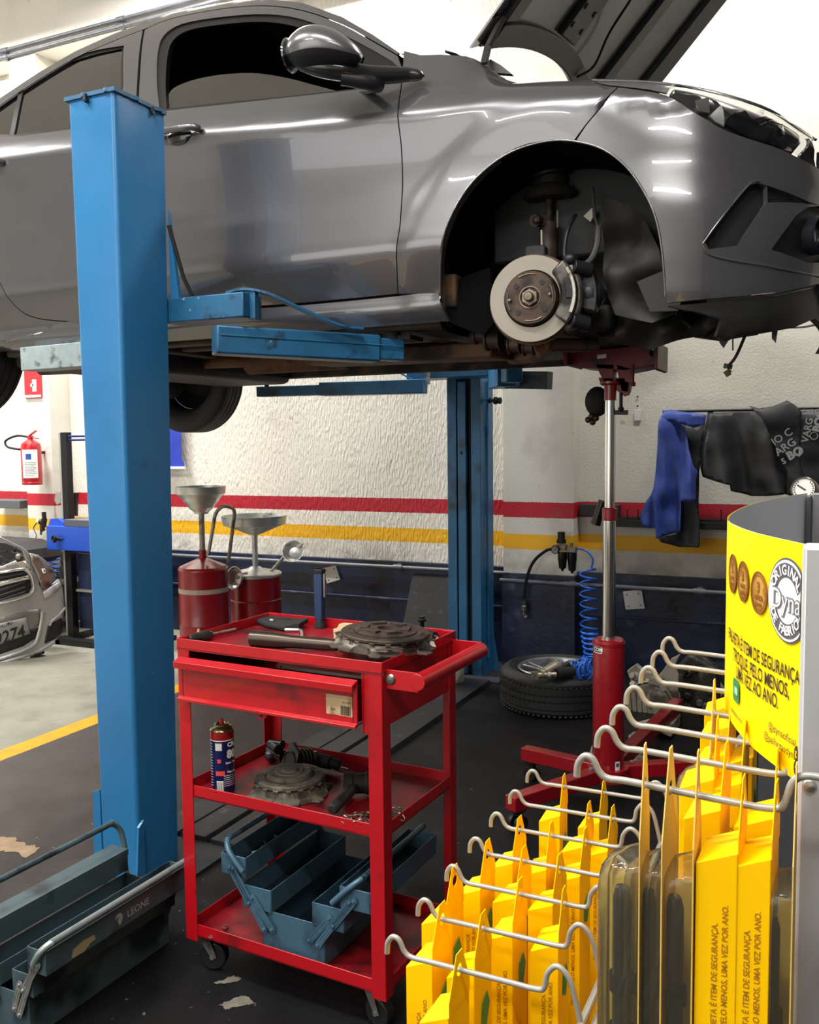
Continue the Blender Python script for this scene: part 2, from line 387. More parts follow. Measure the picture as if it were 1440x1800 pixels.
LT = [(-5.6, 3.9, 4.2, 1.3, 0, 270, 'tube light above the silver car by the back wall'),
      (-3.4, 4.3, 4.3, 1.3, 0, 105, 'tube light above the back wall left of the far lift post'),
      (-5.2, 1.6, 4.2, 1.3, 0, 120, 'tube light over the bare concrete bay'),
      (-2.8, .6, 4.1, 1.3, 0, 105, 'tube light in front of the raised car near its rear door'),
      (-1.0, .2, 4.1, 1.3, 0, 100, 'tube light in front of the raised car near its front door'),
      (-.1, 3.9, 4.4, 1.3, 0, 95, 'tube light above the hung jackets'),
      (.2, -.6, 3.4, 1.3, 0, 55, 'tube light above the blade display'),
      (-2.6, -2.6, 4.0, 1.3, 0, 100, 'tube light by the front wall')]
for i, (x, y, z, l, a, p, lb) in enumerate(LT): tube_light(x, y, z, l, a, p, i, lb)
# daylight door behind the camera
ld = bpy.data.lights.new('doorway_daylight', 'AREA'); ld.shape = 'RECTANGLE'; ld.size = 4.5; ld.size_y = 2.6; ld.energy = 60; ld.color = (.93, .97, 1)
lo = bpy.data.objects.new('doorway_daylight', ld); COL.objects.link(lo); lo.location = (-3.5, YB+.1, 2.0); lo.rotation_euler = (PI/2, 0, 0)
w = bpy.data.worlds.new('world'); bpy.context.scene.world = w; w.use_nodes = True
w.node_tree.nodes['Background'].inputs['Color'].default_value = (.8, .85, 1, 1); w.node_tree.nodes['Background'].inputs['Strength'].default_value = .3
# ================= LIFT =================
BLUE = mat('lift_blue_paint', (38, 108, 158), .36, var=.1, vs=3, dirt=[((30, 74, 106), .26, 7), ((196, 208, 212), .2, 30)], bump=.12, bs=30, rvar=.1)
BLUED = mat('lift_arm_blue', (26, 88, 126), .42, var=.2, vs=6, dirt=[((22, 46, 60), .36, 22), ((206, 214, 214), .24, 34)], bump=.25, bs=50)
BLKM = mat('black_metal', (22, 22, 24), .5, .2, var=.2)
RUBB = mat('black_rubber', (20, 20, 21), .75, bump=.2)
PXN, PXR = -2.0, -1.832
post = thing('lift_post', 'tall bright blue lift post standing in front of the raised car', 'lift post', (-1.915, 2.1, 0))
m = MB(); ztop = 2.272
# C-section: back towards the camera side, open towards the car; rounded corners
def csec(x0, x1, y0, y1, t, rad, flip):
    o = []
    s = 1 if not flip else -1
    for cx, cy, a0 in ((x0+rad, y0+rad, PI), (x1-rad, y0+rad, 1.5*PI)):
        o += [(cx+rad*math.cos(a0+PI/2*i/5), cy+rad*math.sin(a0+PI/2*i/5)) for i in range(6)]
    o += [(x1, y1), (x1-.05, y1), (x1-.05, y1-t), (x1-t, y1-t), (x1-t, y0+t), (x0+t, y0+t), (x0+t, y1-t), (x0+.05, y1-t), (x0+.05, y1), (x0, y1)]
    if flip: o = [(x, y0+y1-y) for x, y in o]
    return o
sec = csec(PXN-.005, PXR, 2.0, 2.205, .006, .014, False)
pm = MB().prism([(x, y, .012) for x, y in sec], (0, 0, ztop-.012))
for p in pm.v:
    k = 1-p.z/ztop; p.x += (.022*k if p.x < -1.92 else -.010*k); p.y -= .03*k if p.y > 2.1 else 0
pm.build('column', BLUE, post, smooth=40)
# cap plate with its wavy edge
cap = []
def wav(a, b, n, amp, out):
    for i in range(n):
        t = i/n; q = V(a).lerp(V(b), t); k = amp*(1 if .35 < t < .45 or .8 < t < .9 else 0); cap.append(q+V(out)*k)
e = .006
wav((PXN-.005-e, 2.0-e), (PXR+e, 2.0-e), 20, .008, (0, -1)); wav((PXR+e, 2.0-e), (PXR+e, 2.205+e), 20, .008, (1, 0))
cap += [V((PXR+e, 2.205+e)), V((PXN-.005-e, 2.205+e))]
MB().prism([(p.x, p.y, ztop) for p in cap], (0, 0, .011)).build('cap_plate', mat('cap_blue_dark', (34, 84, 118), .5, var=.3, vs=20), post, smooth=0)
for (x, y, dx, dy) in ((-1.925, 1.995, 0, -1), (PXR+.004, 2.15, 1, 0)):
    MB().cyl((x, y, ztop-.012), (x+dx*.006, y+dy*.012, ztop-.012), .007, n=6).cyl((x, y+dy*.008, ztop-.014), (x, y+dy*.008, ztop+.004), .006, n=8).build('cap_bolt', BLKM, post)
MB().b6(-2.1, -1.72, 1.965, 2.3, 0, .012).build('base_plate', mat('dark_steel', (44, 46, 50), .55, .3, var=.3), post)
# gusset plates at the foot
for (x, y, wx, wy, h) in ((PXN-.02, 2.02, .035, .006, .26), (PXR-.0, 2.0, .006, .03, .2), (PXR+.02, 2.19, .035, .006, .26), (PXN+.085, 2.0, .006, .0, .0)):
    if h == 0: continue
    m = MB()
    if wx > wy: P = [(x-wx/2, y, .012), (x+wx/2, y, .012), (x+wx/2 if x < -1.9 else x-wx/2, y, h), (x-wx/4 if x < -1.9 else x+wx/4, y, h-.01)]; m.prism(P, (0, .008, 0))
    else: P = [(x, y-.028, .012), (x, y+.01, .012), (x, y+.01, h), (x, y-.012, h-.015)]; m.prism(P, (.008, 0, 0))
    m.build('gusset', BLUE, post, smooth=0)
# a thin hydraulic cable at the rear face of the post
MB().tube([(PXR+.01, 2.2, 1.95), (PXR+.035, 2.23, 1.8), (PXR+.05, 2.27, 1.72)], .006, 6).build('cable', RUBB, post)
# carriage reaching to the right, and the gusset above it
m = MB(); m.b6(-1.86, -1.565, 2.205, 2.30, 1.665, 1.737)
m.build('carriage', BLUED, post, bevel=.004)
MB().prism([(-1.832, 2.21, 1.735), (-1.80, 2.21, 1.735), (-1.832, 2.21, 2.0)], (0, .012, 0)).build('carriage_gusset', BLUE, post, smooth=0)
MB().b6(-1.565, -1.545, 2.235, 2.255, 1.66, 1.742).build('pivot_flange', BLUED, post, bevel=.002)
# swing arm under the carriage towards the sill
A0 = V((-1.668, 2.2, 1.603)); A1 = V((-1.27, 2.635, 1.588)); d = (A1-A0).normalized()
arm = MB(); arm.bar(A0, A0.lerp(A1, .86), .085, .082)
ao = arm.build('swing_arm', BLUED, post, bevel=.006)
MB().bar(A0.lerp(A1, .80), A1, .07, .066).build('arm_extension', BLUED, post, bevel=.004)
w = V((d.y, -d.x, 0))*.0435
MB().tube([A0.lerp(A1, t)+w+Z3*(.012-.003*t) for t in (0.02, .5, .98)], .0025, 6).build('weld_seam', BLUED, post)
MB().b6(-1.29, -1.22, 2.6, 2.7, 1.62, 1.633).cyl(A1+Z3*.03-d*.03, A1+Z3*.075-d*.03, .03, n=20).build('lift_pad', RUBB, post)
br = [V((-1.64, 2.24, 1.742)), V((-1.58, 2.24, 1.748)), V((-1.52, 2.26, 1.735)), V((-1.46, 2.32, 1.70)), V((-1.40, 2.39, 1.665)), V((-1.36, 2.43, 1.648)), V((-1.32, 2.47, 1.643))]
m = MB(); br = catmull(br, 4)
for a, b in zip(br, br[1:]): m.bar(a, b+(b-a)*.1, .03, .007)
m.build('arm_brace', BLUED, post)
# rear near arm seen end-on at the left of the post
WEAR = mat('worn_grey_blue', (150, 164, 166), .5, .2, var=.15, vs=18, dirt=[((74, 84, 86), .36, 16)])
m = MB(); m.box((-2.52, 2.50, 1.622), (.48, .085, .086), rz=math.radians(-4)); m.build('rear_swing_arm', WEAR, post, bevel=.003)
MB().bar((-1.98, 2.22, 1.66), (-2.45, 2.52, 1.645), .07, .07).build('rear_arm_inner', BLUED, post, bevel=.004)
# ---------- far post ----------
BLUEF = mat('far_post_blue', (28, 92, 134), .4, var=.14, vs=4, dirt=[((18, 44, 60), .38, 5)], bump=.1)
FX0, FX1, FY0, FY1 = -1.942, -1.748, 4.60, 4.80
fp = thing('lift_post', 'far blue lift post with an open channel by the back wall', 'lift post', ((FX0+FX1)/2, 4.72, 0))
ch = [(FX0, FY1), (FX0, FY0), (FX0+.055, FY0), (FX0+.055, FY0+.008), (FX0+.008, FY0+.008), (FX0+.008, FY1-.008), (FX1-.008, FY1-.008), (FX1-.008, FY0+.008), (FX1-.055, FY0+.008), (FX1-.055, FY0), (FX1, FY0), (FX1, FY1)]
MB().prism([(x, y, .012) for x, y in ch], (0, 0, 2.26)).build('column', BLUEF, fp, smooth=0, bevel=.003)
MB().b6(FX0+.064, FX0+.112, FY0-.006, FY0+.06, .02, 1.62).build('carriage_bar', BLUEF, fp, bevel=.003)
MB().cyl((FX0+.086, FY0-.0072, at(814, 796, Y=4.59).z), (FX0+.086, FY0-.001, at(814, 796, Y=4.59).z), .009, n=16).build('pin_hole', BLKM, fp)
MB().cyl((FX1-.07, FY0+.03, .02), (FX1-.07, FY0+.03, 2.2), .012, n=10).build('cylinder_rod', BLKM, fp)
MB().tube([(FX1+.006, FY0+.09, .1), (FX1+.006, FY0+.09, .28), (FX1+.012, FY0+.07, .7), (FX1+.006, FY0+.09, 1.3), (FX1+.008, FY0+.09, 1.62)], .006, 8).build('hydraulic_line', BLUEF, fp)
m = MB()
for z in (.12, .22, 1.36): m.cyl((FX1+.006, FY0+.09, z-.02), (FX1+.006, FY0+.09, z+.02), .011, n=6)
m.build('line_fitting', BLUEF, fp)
MB().b6(FX0-.09, FX1+.13, FY0-.09, FY1+.08, 0, .014).build('base_plate', mat('dark_steel', (44, 46, 50)), fp)
MB().prism([(FX1, FY0+.15, .014), (FX1+.05, FY0+.15, .014), (FX1, FY0+.15, .30)], (0, .008, 0)).prism([(FX0, FY0+.15, .014), (FX0-.05, FY0+.15, .014), (FX0, FY0+.15, .26)], (0, .008, 0)).build('gusset', BLUEF, fp, smooth=0)
kx = at(866, 703, Y=4.69)
MB().cyl((FX1, 4.69, kx.z), (FX1+.085, 4.69, kx.z-.004), .006, n=8).lathe([(.009, 0), (.016, .004), (.016, .014), (.009, .018), (.009, .028), (.02, .032), (.02, .048), (.013, .052), (.018, .058), (.018, .07), (.012, .074)], (FX1+.015, 4.69, kx.z-.002), (1, 0, -.05), n=16).build('lock_release_knob', BLKM, fp)
# far carriage and arms
MB().b6(at(714, 650, Y=4.42).x, at(874, 650, Y=4.42).x, 4.42, 4.60, 1.632, 1.70).build('carriage', BLUEF, fp, bevel=.004)
xl0 = at(566, 690, Y=4.3).x; xl1 = at(745, 690, Y=4.38).x
MB().bar((xl1, 4.40, 1.588), (xl0, 4.30, 1.588), .10, .072).build('swing_arm', BLUEF, fp, bevel=.004)
xe = at(456, 690, Y=4.25).x
MB().bar((xl0+.05, 4.305, 1.584), (xe, 4.25, 1.584), .075, .055).build('arm_extension', BLUEF, fp, bevel=.003)
MB().tube([(xl1-.05, 4.36, 1.62), (xl1-.12, 4.35, 1.66), (xl1-.19, 4.34, 1.69)], .005, 6).build('arm_brace', BLUEF, fp)
MB().b6(xl1-.0, xl1+.02, 4.40, 4.42, 1.60, 1.70).build('pivot_flange', WEAR, fp)
c = V((xe+.05, 4.25, 1.61)); MB().cyl(c, c+Z3*.05, .012, n=12).lathe([(.045, .045), (.062, .05), (.062, .075), (.055, .09)], c, (0, 0, 1), n=24).build('lift_pad', RUBB, fp)
# front far arm: square tube seen end-on
q0 = at(893, 668, Y=4.2); 
MB().bar((-1.60, 4.47, 1.615), (q0.x-.01, 4.24, 1.612), .11, .10).build('front_swing_arm', BLUEF, fp, bevel=.005)
MB().bar((q0.x-.03, 4.27, 1.615), (at(905, 668, Y=4.14).x, 4.14, 1.612), .08, .075).build('front_arm_extension', BLUEF, fp, bevel=.008)
p0 = at(905, 668, Y=4.3); p1 = at(967, 671, Y=4.3)
MB().bar((p0.x-.05, 4.34, p0.z+.005), (p1.x, 4.3, p1.z+.006), .06, .085).build('front_arm_tail', mat('dark_arm', (26, 34, 40), .5, dirt=((120, 130, 130), .3, 20)), fp, bevel=.002)
c = V((at(893, 650, Y=4.2).x, 4.2, 1.66)); MB().cyl(c-Z3*.02, c+Z3*.03, .014, n=12).lathe([(.04, .02), (.062, .026), (.066, .05), (.06, .06)], c, (0, 0, 1), n=24).build('lift_pad', RUBB, fp)
# ---------- floor cover planks between the posts ----------
PLK = mat('cover_plate', (42, 43, 46), .5, .2, var=.25, vs=5, dirt=((92, 90, 86), .32, 12), bump=.2)
for x0, x1, z, lb in ((-2.066, -1.95, .02, 'leftmost of the three dark floor cover strips between the lift posts'), (-1.94, -1.83, .028, 'middle of the three dark floor cover strips between the lift posts'), (-1.822, -1.66, .024, 'rightmost and widest dark floor cover strip between the lift posts')):
    m = MB(); P = [(x0, 0), (x1, 0), (x1-.006, z), (x0+.006, z)]
    m.prism([(x, 2.305, y) for x, y in P], (0, 4.505-2.305, 0)); tag(m.build('floor_cover_strip', PLK, smooth=0, bevel=.002), lb, 'cover strip', 'cover strips between the lift posts')
# ================= RAISED CAR =================
PAINT = mat('graphite_car_paint', (103, 102, 105), .26, .66, coat=1.0, coatr=.012)
BPL = mat('car_black_plastic', (24, 24, 26), .45)
TRIMB = mat('window_rubber', (14, 14, 15), .35)
UND = mat('underbody', (58, 50, 44), .7, var=.35, vs=9, dirt=[((104, 74, 48), .40, 5), ((24, 22, 22), .45, 7)], bump=.4, bs=40)
UNDD = mat('underbody_dark', (30, 29, 29), .7, var=.3, vs=9, bump=.3)
CGL = glass('car_window_glass', (84, 92, 90), 3.1)
LENS = glass('headlight_lens', (232, 232, 232), 1.5)
LINER = mat('wheel_arch_liner', (9, 9, 10), .9, var=.3, bump=.3, ior=1.2)
YS, YC = 2.45, 3.31          # near side and centre line of the car
SX0, RX, RY, PE = -.52, .55, .86, 2.5
def plan(s):
    """plan outline: s runs along the side, then round the nose -> point, outward normal"""
    if s <= SX0:
        y = YS + .012*max(0, (-2.2-s))**2 + .006*(s+1.5)**2*0
        return V((s, y)), V((0, -1))
    L = s-SX0
    a = min(PI/2*.999, L/(.98)*PI/2)
    ca, sa = math.cos(a), math.sin(a)
    x = SX0+RX*(sa**(2/PE)); y = YC-RY*(max(1e-6, ca)**(2/PE))
    nx = (max(1e-6, (x-SX0)/RX))**(PE-1)/RX; ny = -((YC-y)/RY)**(PE-1)/RY
    n = V((nx, ny)).normalized(); return V((x, y)), n
# reparametrise the nose by arclength
_T = []; _q = None; _l = 0
for i in range(401):
    a = i/400*.98; p, n = plan(SX0+a)
    if _q is not None: _l += (p-_q).length
    _T.append((_l, a)); _q = p
def plan2(s):
    if s <= SX0: return plan(s)
    l = s-SX0; lo, hi = 0, 400
    if l >= _T[-1][0]: return plan(SX0+_T[-1][1])
    while hi-lo > 1:
        mdl = (lo+hi)//2
        if _T[mdl][0] <= l: lo = mdl
        else: hi = mdl
    t = (l-_T[lo][0])/max(1e-9, _T[hi][0]-_T[lo][0]); return plan(SX0+_T[lo][1]+(_T[hi][1]-_T[lo][1])*t)
SMAX = SX0+_T[-1][0]
SH = [(-4.2, .17), (-3.0, .085), (-2.04, .04), (-1.57, 0), (-1.18, -.028), (-.87, -.05), (-.61, -.085), (-.45, -.118), (-.33, -.142), (-.21, -.168), (0, -.205), (.15, -.235), (.3, -.275), (.6, -.34)]
D_LOW = [(1.50, .20), (1.56, .16), (1.62, .11), (1.665, .085), (1.69, .062), (1.712, .057), (1.732, .066), (1.76, .052), (1.80, .032), (1.84, .014), (1.87, .004), (1.95, .010), (2.05, .017), (2.13, .016), (2.2, .009), (2.25, .002), (2.275, 0)]
D_NOSE = [(1.50, .13), (1.56, .09), (1.60, .05), (1.64, .03), (1.67, .02), (1.72, .012), (1.8, .0), (1.9, -.005), (2.0, 0), (2.1, .006), (2.2, .006), (2.275, .01)]
DOOR_UP = [(2.275, 2.275, 0), (2.30, 2.30, .012), (2.33, 2.33, .026), (2.36, 2.36, .045), (2.39, 2.39, .062), (2.5, 2.5, .118), (2.65, 2.65, .200), (2.78, 2.78, .285), (2.84, 2.835, .335), (2.90, 2.87, .395), (2.96, 2.888, .46), (3.2, 2.91, .70)]
FEN_UP = [(2.275, 2.275, .002), (2.30, 2.298, .010), (2.33, 2.322, .026), (2.36, 2.34, .048), (2.40, 2.356, .082), (2.46, 2.372, .14), (2.6, 2.39, .28), (3.2, 2.42, .8)]
def prof(s, v):
    sh = interp(SH, s); top = v-sh                   # position relative to the crease
    w = sstep(2.0, 2.24, top)
    if top <= 2.275:
        k = sstep(-1.0, -.35, s)
        vv = v-sh*w
        d = interp(D_LOW, vv)*(1-k)+interp(D_NOSE, vv)*k; z = v
    else:
        k = sstep(-1.04, -.84, s)
        zz = interp([(a, b) for a, b, c in DOOR_UP], top)*(1-k)+interp([(a, b) for a, b, c in FEN_UP], top)*k
        d = interp([(a, c) for a, b, c in DOOR_UP], top)*(1-k)+interp([(a, c) for a, b, c in FEN_UP], top)*k
        z = zz+sh
    return d, z
ARC = (-.742, 1.76)     # arch centre
def S(s, v, off=0.):
    d, z = prof(s, v)
    p, n = plan2(s)
    # flared wheel arch
    for cx, cz in (ARC, (-3.32, 1.76)):
        r = math.hypot(p.x-cx, (z-cz))
        d -= .007*sstep(.48, .42, r)*sstep(1.62, 1.72, z)*(1-sstep(-.62, -.40, s))
    d -= off
    k = sstep(SX0, SX0+.3, s)
    return V((p.x-n.x*d, p.y-n.y*d, z))
def uv(px, py):
    """photo position -> (s, v) on the body side"""
    a = at(px, py, Y=YS); s, v = min(a.x, .2), a.z
    for it in range(25):
        p = S(s, v); q = proj(p); ex, ey = px-q[0], py-q[1]
        if abs(ex)+abs(ey) < .05: break
        h = .004; qs = proj(S(s+h, v)); qv = proj(S(s, v+h))
        a, b, c, d = (qs[0]-q[0])/h, (qv[0]-q[0])/h, (qs[1]-q[1])/h, (qv[1]-q[1])/h
        D = a*d-b*c
        if abs(D) < 1e-6: break
        ds = (ex*d-b*ey)/D; dv = (a*ey-c*ex)/D; L = math.hypot(ds, dv)
        if L > .08: ds *= .08/L; dv *= .08/L
        s += ds; v += dv
    return (s, v)
CAR = thing('car', 'dark grey hatchback raised on the blue lift with its front wheel off and hood open', 'car', (-1.95, YC, 1.55))
def shrink(P, g):
    n = len(P); A = sum(P[i][0]*P[(i+1) % n][1]-P[(i+1) % n][0]*P[i][1] for i in range(n)); sg = 1 if A > 0 else -1; o = []
    for i in range(n):
        a, b, c = V(P[i-1]), V(P[i]), V(P[(i+1) % n]); e1 = (b-a); e2 = (c-b)
        if e1.length < 1e-6 or e2.length < 1e-6: o.append(tuple(b)); continue
        e1.normalize(); e2.normalize(); n1 = V((-e1.y, e1.x)); n2 = V((-e2.y, e2.x)); m = (n1+n2)
        m = m/max(.35, m.length_squared/2) if m.length > .1 else n1
        q = b+m*g*sg; o.append((q.x, q.y))
    return o
def panel(name, P, m, parent=None, holes=(), off=0., th=.012, gap=.0018, step=.022, mirror=True, smooth=50, label=None, mz=0):
    parent = parent or CAR
    if gap: P = shrink(P, gap)
    vs, fs = fill(P, step, holes)
    X = [S(v.x, v.y, off) for v in vs]; n = len(X)
    # turn the rim inwards so that a sheet has a visible edge
    ec = {}
    for f in fs:
        for i in range(len(f)):
            e = (f[i], f[(i+1) % len(f)]); k = (min(e), max(e)); ec.setdefault(k, []).append(e)
    rim = [e[0] for e in ec.values() if len(e) == 1]; ids = {}
    for a, b in rim:
        for q in (a, b):
            if q not in ids: ids[q] = n+len(ids); X.append(S(vs[q].x, vs[q].y, off-th))
    F = list(fs)+[(b, a, ids[a], ids[b]) for a, b in rim]
    mb = MB(); mb.add(X, F)
    if mirror: MB().add([V((p.x, 2*YC-p.y, max(mz, p.z))) for p in X], [tuple(reversed(f)) for f in F]).build(name, m, parent, smooth=smooth)
    return mb.build(name, m, parent, smooth=smooth, label=label)
U = lambda pts: [uv(*p) for p in pts]
def smoothuv(pts, k=4): return [tuple(p) for p in catmull([V(p) for p in U(pts)], k)]
# ---- outlines from the photo ----
seamF = smoothuv([(707, 100), (706, 150), (705, 250), (703, 400), (700, 517)], 2)          # door / fender, top to bottom
dbot = smoothuv([(700, 517), (600, 527), (480, 537), (380, 541), (300, 544)], 2)
bx = uv(246, 195)[0]
seamB = [(uv(254, 52)), (uv(247, 110)), (uv(243, 185)), (bx-.004, 2.2), (bx-.004, 2.0), (bx, 1.82), (bx+.006, dbot[-1][1])]
topF = smoothuv([(254, 52), (300, 33), (380, 17), (460, 10), (530, 18), (600, 42), (655, 72), (700, 98)], 3)
fdoor = topF+seamF[1:]+dbot[1:]+list(reversed(seamB))[:-1]
winF = smoothuv([(281, 196), (276, 150), (277, 95), (288, 62), (320, 42), (380, 31), (450, 25), (510, 29), (570, 47), (630, 74), (690, 108)], 3)+[uv(709, 126), uv(704, 140), uv(625, 158), uv(500, 172), uv(400, 183)]
panel('front_door', fdoor, PAINT, holes=[winF])
# rubber channel round the opening, with the glass lowered part way
inner = smoothuv([(291, 190), (289, 150), (292, 100), (302, 70), (330, 52), (385, 42), (450, 37), (505, 42), (555, 58), (600, 78), (640, 100)], 3)+[uv(622, 155), uv(500, 168), uv(400, 178)]
panel('window_frame', winF, TRIMB, holes=[inner], off=-.006, th=.02, gap=-.002)
glF = smoothuv([(291, 192), (290, 168), (300, 152), (330, 139), (370, 130), (410, 126), (450, 126), (500, 134), (550, 147), (600, 160), (624, 166)], 3)+[uv(560, 172), uv(480, 180), uv(400, 188)]
panel('front_window', glF, CGL, off=-.016, th=.003, gap=0)
# rear door
rx = uv(0, 495)[0]
topR = smoothuv([(252, 52), (200, 72), (130, 103), (60, 145), (0, 185), (-60, 232)], 3)
seam2 = smoothuv([(-60, 232), (-75, 330), (-60, 400), (-20, 470), (0, 497), (20, 530), (45, 552), (80, 562), (135, 566)], 3)
bv = dbot[-1][1]
rdoor = topR+seam2[1:]+[(bx-.25, bv+.002), (bx-.008, bv)]+[(bx-.010, 1.82), (bx-.014, 2.0), (bx-.014, 2.2)]+[uv(240, 185), uv(244, 110), ]
winR = smoothuv([(218, 80), (170, 88), (120, 103), (70, 128), (20, 160), (-25, 205)], 3)+[uv(-45, 240), uv(30, 240), uv(118, 228), uv(208, 208), uv(217, 150)]
panel('rear_door', rdoor, PAINT, holes=[winR])
inR1 = U([(213, 84), (170, 93), (120, 108), (72, 133), (40, 150), (22, 236), (118, 223), (205, 203), (211, 150)])
inR2 = U([(32, 156), (0, 178), (-30, 210), (-35, 234), (14, 236)])
panel('window_frame', winR, TRIMB, holes=[inR1, inR2], off=-.006, th=.02, gap=-.002)
panel('rear_window', inR1, CGL, off=-.012, th=.003, gap=-.002); panel('quarter_window', inR2, CGL, off=-.012, th=.003, gap=-.002)
# body side frame: roof rail, rear quarter, sill
railv = lambda s: interp(RV, s)
tf = [t for t in topF]; 
roofL = []
for px, py in ((700, 97), (655, 66), (600, 34), (530, 9), (460, 1), (380, 8), (300, 24), (252, 44), (200, 62), (130, 94), (60, 135), (0, 175), (-60, 222)):
    roofL.append(uv(px, py))
def up(P, dv): return [(s, v+dv) for s, v in P]
rail = [p for p in reversed(roofL)]
inner_top = list(reversed(topR))+topF[1:]
railP = inner_top+[(p[0], p[1]+.012) for p in sorted(roofL, key=lambda q: -q[0])]
panel('roof_rail', railP, PAINT, gap=.0018, th=.01)
# rear quarter panel behind the rear door
ac = (-3.32, 1.76)
archR = [(ac[0]+.345*math.cos(a), ac[1]+.345*math.sin(a)) for a in [math.radians(t) for t in range(-14, 196, 8)]]
s2 = [p for p in seam2]
qp = [(s2[0][0], s2[0][1])]+s2[1:]+[(-2.80, 1.70)]+[p for p in archR]+[(-3.75, 1.68), (-4.02, 1.72), (-4.05, 2.2), (-4.0, 2.42), (-3.6, 2.62)]
panel('rear_quarter', qp, PAINT)
# sill
s_l = uv(772, 517); sill = [(s_l[0], dbot[0][1]-.003)]+[(p[0], p[1]-.004) for p in dbot]+[(bx-.25, bv-.003), (-2.5, bv-.004), (-2.80, bv-.02), (-2.97, 1.665), (-2.6, 1.655), (-1.06, 1.655)]
panel('sill', sill, PAINT, th=.02)
# fender
archF = smoothuv([(776, 545), (773, 490), (775, 440), (790, 385), (815, 340), (850, 300), (890, 270), (930, 253), (975, 247), (1010, 248), (1050, 258), (1090, 283), (1125, 325), (1150, 375), (1163, 430), (1168, 480), (1171, 530)], 2)
iS = min(range(len(archF)), key=lambda i: abs(archF[i][0]-uv(1010, 248)[0]))
seamBp = U([(1087, 153), (1060, 185), (1030, 220), (1010, 247)])
ft = [uv(1040, 134), uv(1050, 146), uv(1068, 151)]
tops = U([(707, 98), (740, 96), (775, 95), (805, 97)])
fen = [(s, v) for s, v in tops]+[(-.96, 2.425), (-.90, 2.41), (-.8, 2.38), (-.66, 2.36), (ft[0][0]-.01, ft[0][1]+.08)]+ft+seamBp+list(reversed(archF[:iS]))+[uv(772, 519)]+list(reversed(seamF))[:-1]
fen[0] = (fen[0][0], fen[0][1]+.02)
panel('front_fender', fen, PAINT, th=.04)
# bumper with the openings for vent and fog lamp
hl_low = smoothuv([(1087, 153), (1140, 160), (1172, 167), (1200, 182), (1240, 208), (1280, 230), (1330, 247), (1375, 262), (1405, 277), (1440, 296)], 3)
bl = U([(1171, 534), (1230, 528), (1300, 522), (1370, 515), (1440, 500)])
sE = hl_low[-1][0]
botE = bl[-1]
ext = [(sE+.10, hl_low[-1][1]-.03), (SMAX-.002, 1.86), (SMAX-.002, 1.64), (sE+.15, 1.63)]
vent = U([(1237, 421), (1275, 374), (1318, 325), (1334, 321), (1347, 328), (1347, 357), (1322, 395), (1296, 432), (1246, 438)])
wedge = U([(1336, 322), (1375, 335), (1418, 353), (1442, 362), (1395, 356), (1350, 356), (1349, 328)])
fog = U([(1356, 439), (1378, 408), (1400, 378), (1420, 364), (1442, 362), (1470, 380), (1480, 430), (1450, 462), (1420, 462), (1390, 450)])
bump_ = hl_low+ext+list(reversed(bl))+list(reversed(archF[iS+1:]))+[uv(1012, 247)]+list(reversed(seamBp))[1:-1]
panel('front_bumper', bump_, PAINT, holes=[vent, wedge, fog], mz=1.80)
panel('bumper_vent', vent, mat('vent_mesh', (14, 14, 15), .7, bump=.8, bs=400), off=-.022, gap=-.006, th=.01)
panel('bumper_vent_slot', wedge, BPL, off=-.014, gap=-.004, th=.01)
panel('fog_lamp_surround', fog, BPL, off=-.016, gap=-.006, th=.012)
# fog lamp barrel
fs, fv = uv(1438, 413); fc = S(fs, fv, -.02); pn, nn = plan2(fs); nd = V((nn.x, nn.y, -.05)).normalized()
fl = MB().lathe([(.052, -.03), (.05, .03), (.046, .034), (.040, .02), (.036, .0), (.0001, -.004)], fc, nd, n=32).build('fog_lamp', mat('fog_lamp_ring', (34, 36, 42), .25, .2), CAR)
MB().lathe([(.034, .006), (.02, .012), (.0001, .014)], fc, nd, n=24).build('fog_lamp_lens', mat('lamp_chrome', (214, 216, 218), .12, .9), fl)
# vent lip and lower lip ridges
def ridge(name, pts, r, off, m=PAINT, k=4):
    P = [S(*uv(x, y), off) for x, y in pts]; P = catmull(P, k); mb = MB().tube(P, r, 8)
    MB().add([V((p.x, 2*YC-p.y, p.z)) for p in mb.v], [tuple(reversed(f)) for f in mb.f]).build(name, m, CAR, smooth=60); return mb.build(name, m, CAR, smooth=60)
ridge('bumper_crease', [(1236, 430), (1248, 447), (1290, 458), (1340, 466), (1390, 476), (1440, 486)], .0045, -.001)
ridge('bumper_crease', [(1236, 428), (1262, 392), (1300, 344), (1322, 321), (1337, 318)], .003, -.001)
ridge('arch_lip', [(774, 520), (774, 460), (782, 405), (812, 344), (850, 300), (900, 266), (960, 248), (1010, 248), (1060, 262), (1100, 292), (1130, 333), (1152, 380), (1164, 440), (1170, 520)], .0035, -.002)
# bumper lower lip and undertray
low = U([(1173, 537), (1230, 531), (1300, 525), (1370, 518), (1440, 504)])
lowp = low+[(SMAX-.002, 1.625), (SMAX-.002, 1.545)]+list(reversed(U([(1200, 560), (1270, 556), (1330, 575), (1400, 590), (1440, 572)])))
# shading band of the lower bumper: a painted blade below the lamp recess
panel('bumper_lower_lip', U([(1173, 537), (1230, 531), (1300, 525), (1370, 518), (1440, 503)])+[(SMAX-.002, 1.62), (SMAX-.002, 1.57)]+U([(1440, 560), (1400, 577), (1350, 586), (1300, 592), (1283, 600), (1262, 590), (1272, 560), (1225, 547), (1205, 545)]), mat('lower_bumper', (58, 58, 58), .42, var=.2), off=-.012, th=.02, mirror=False)
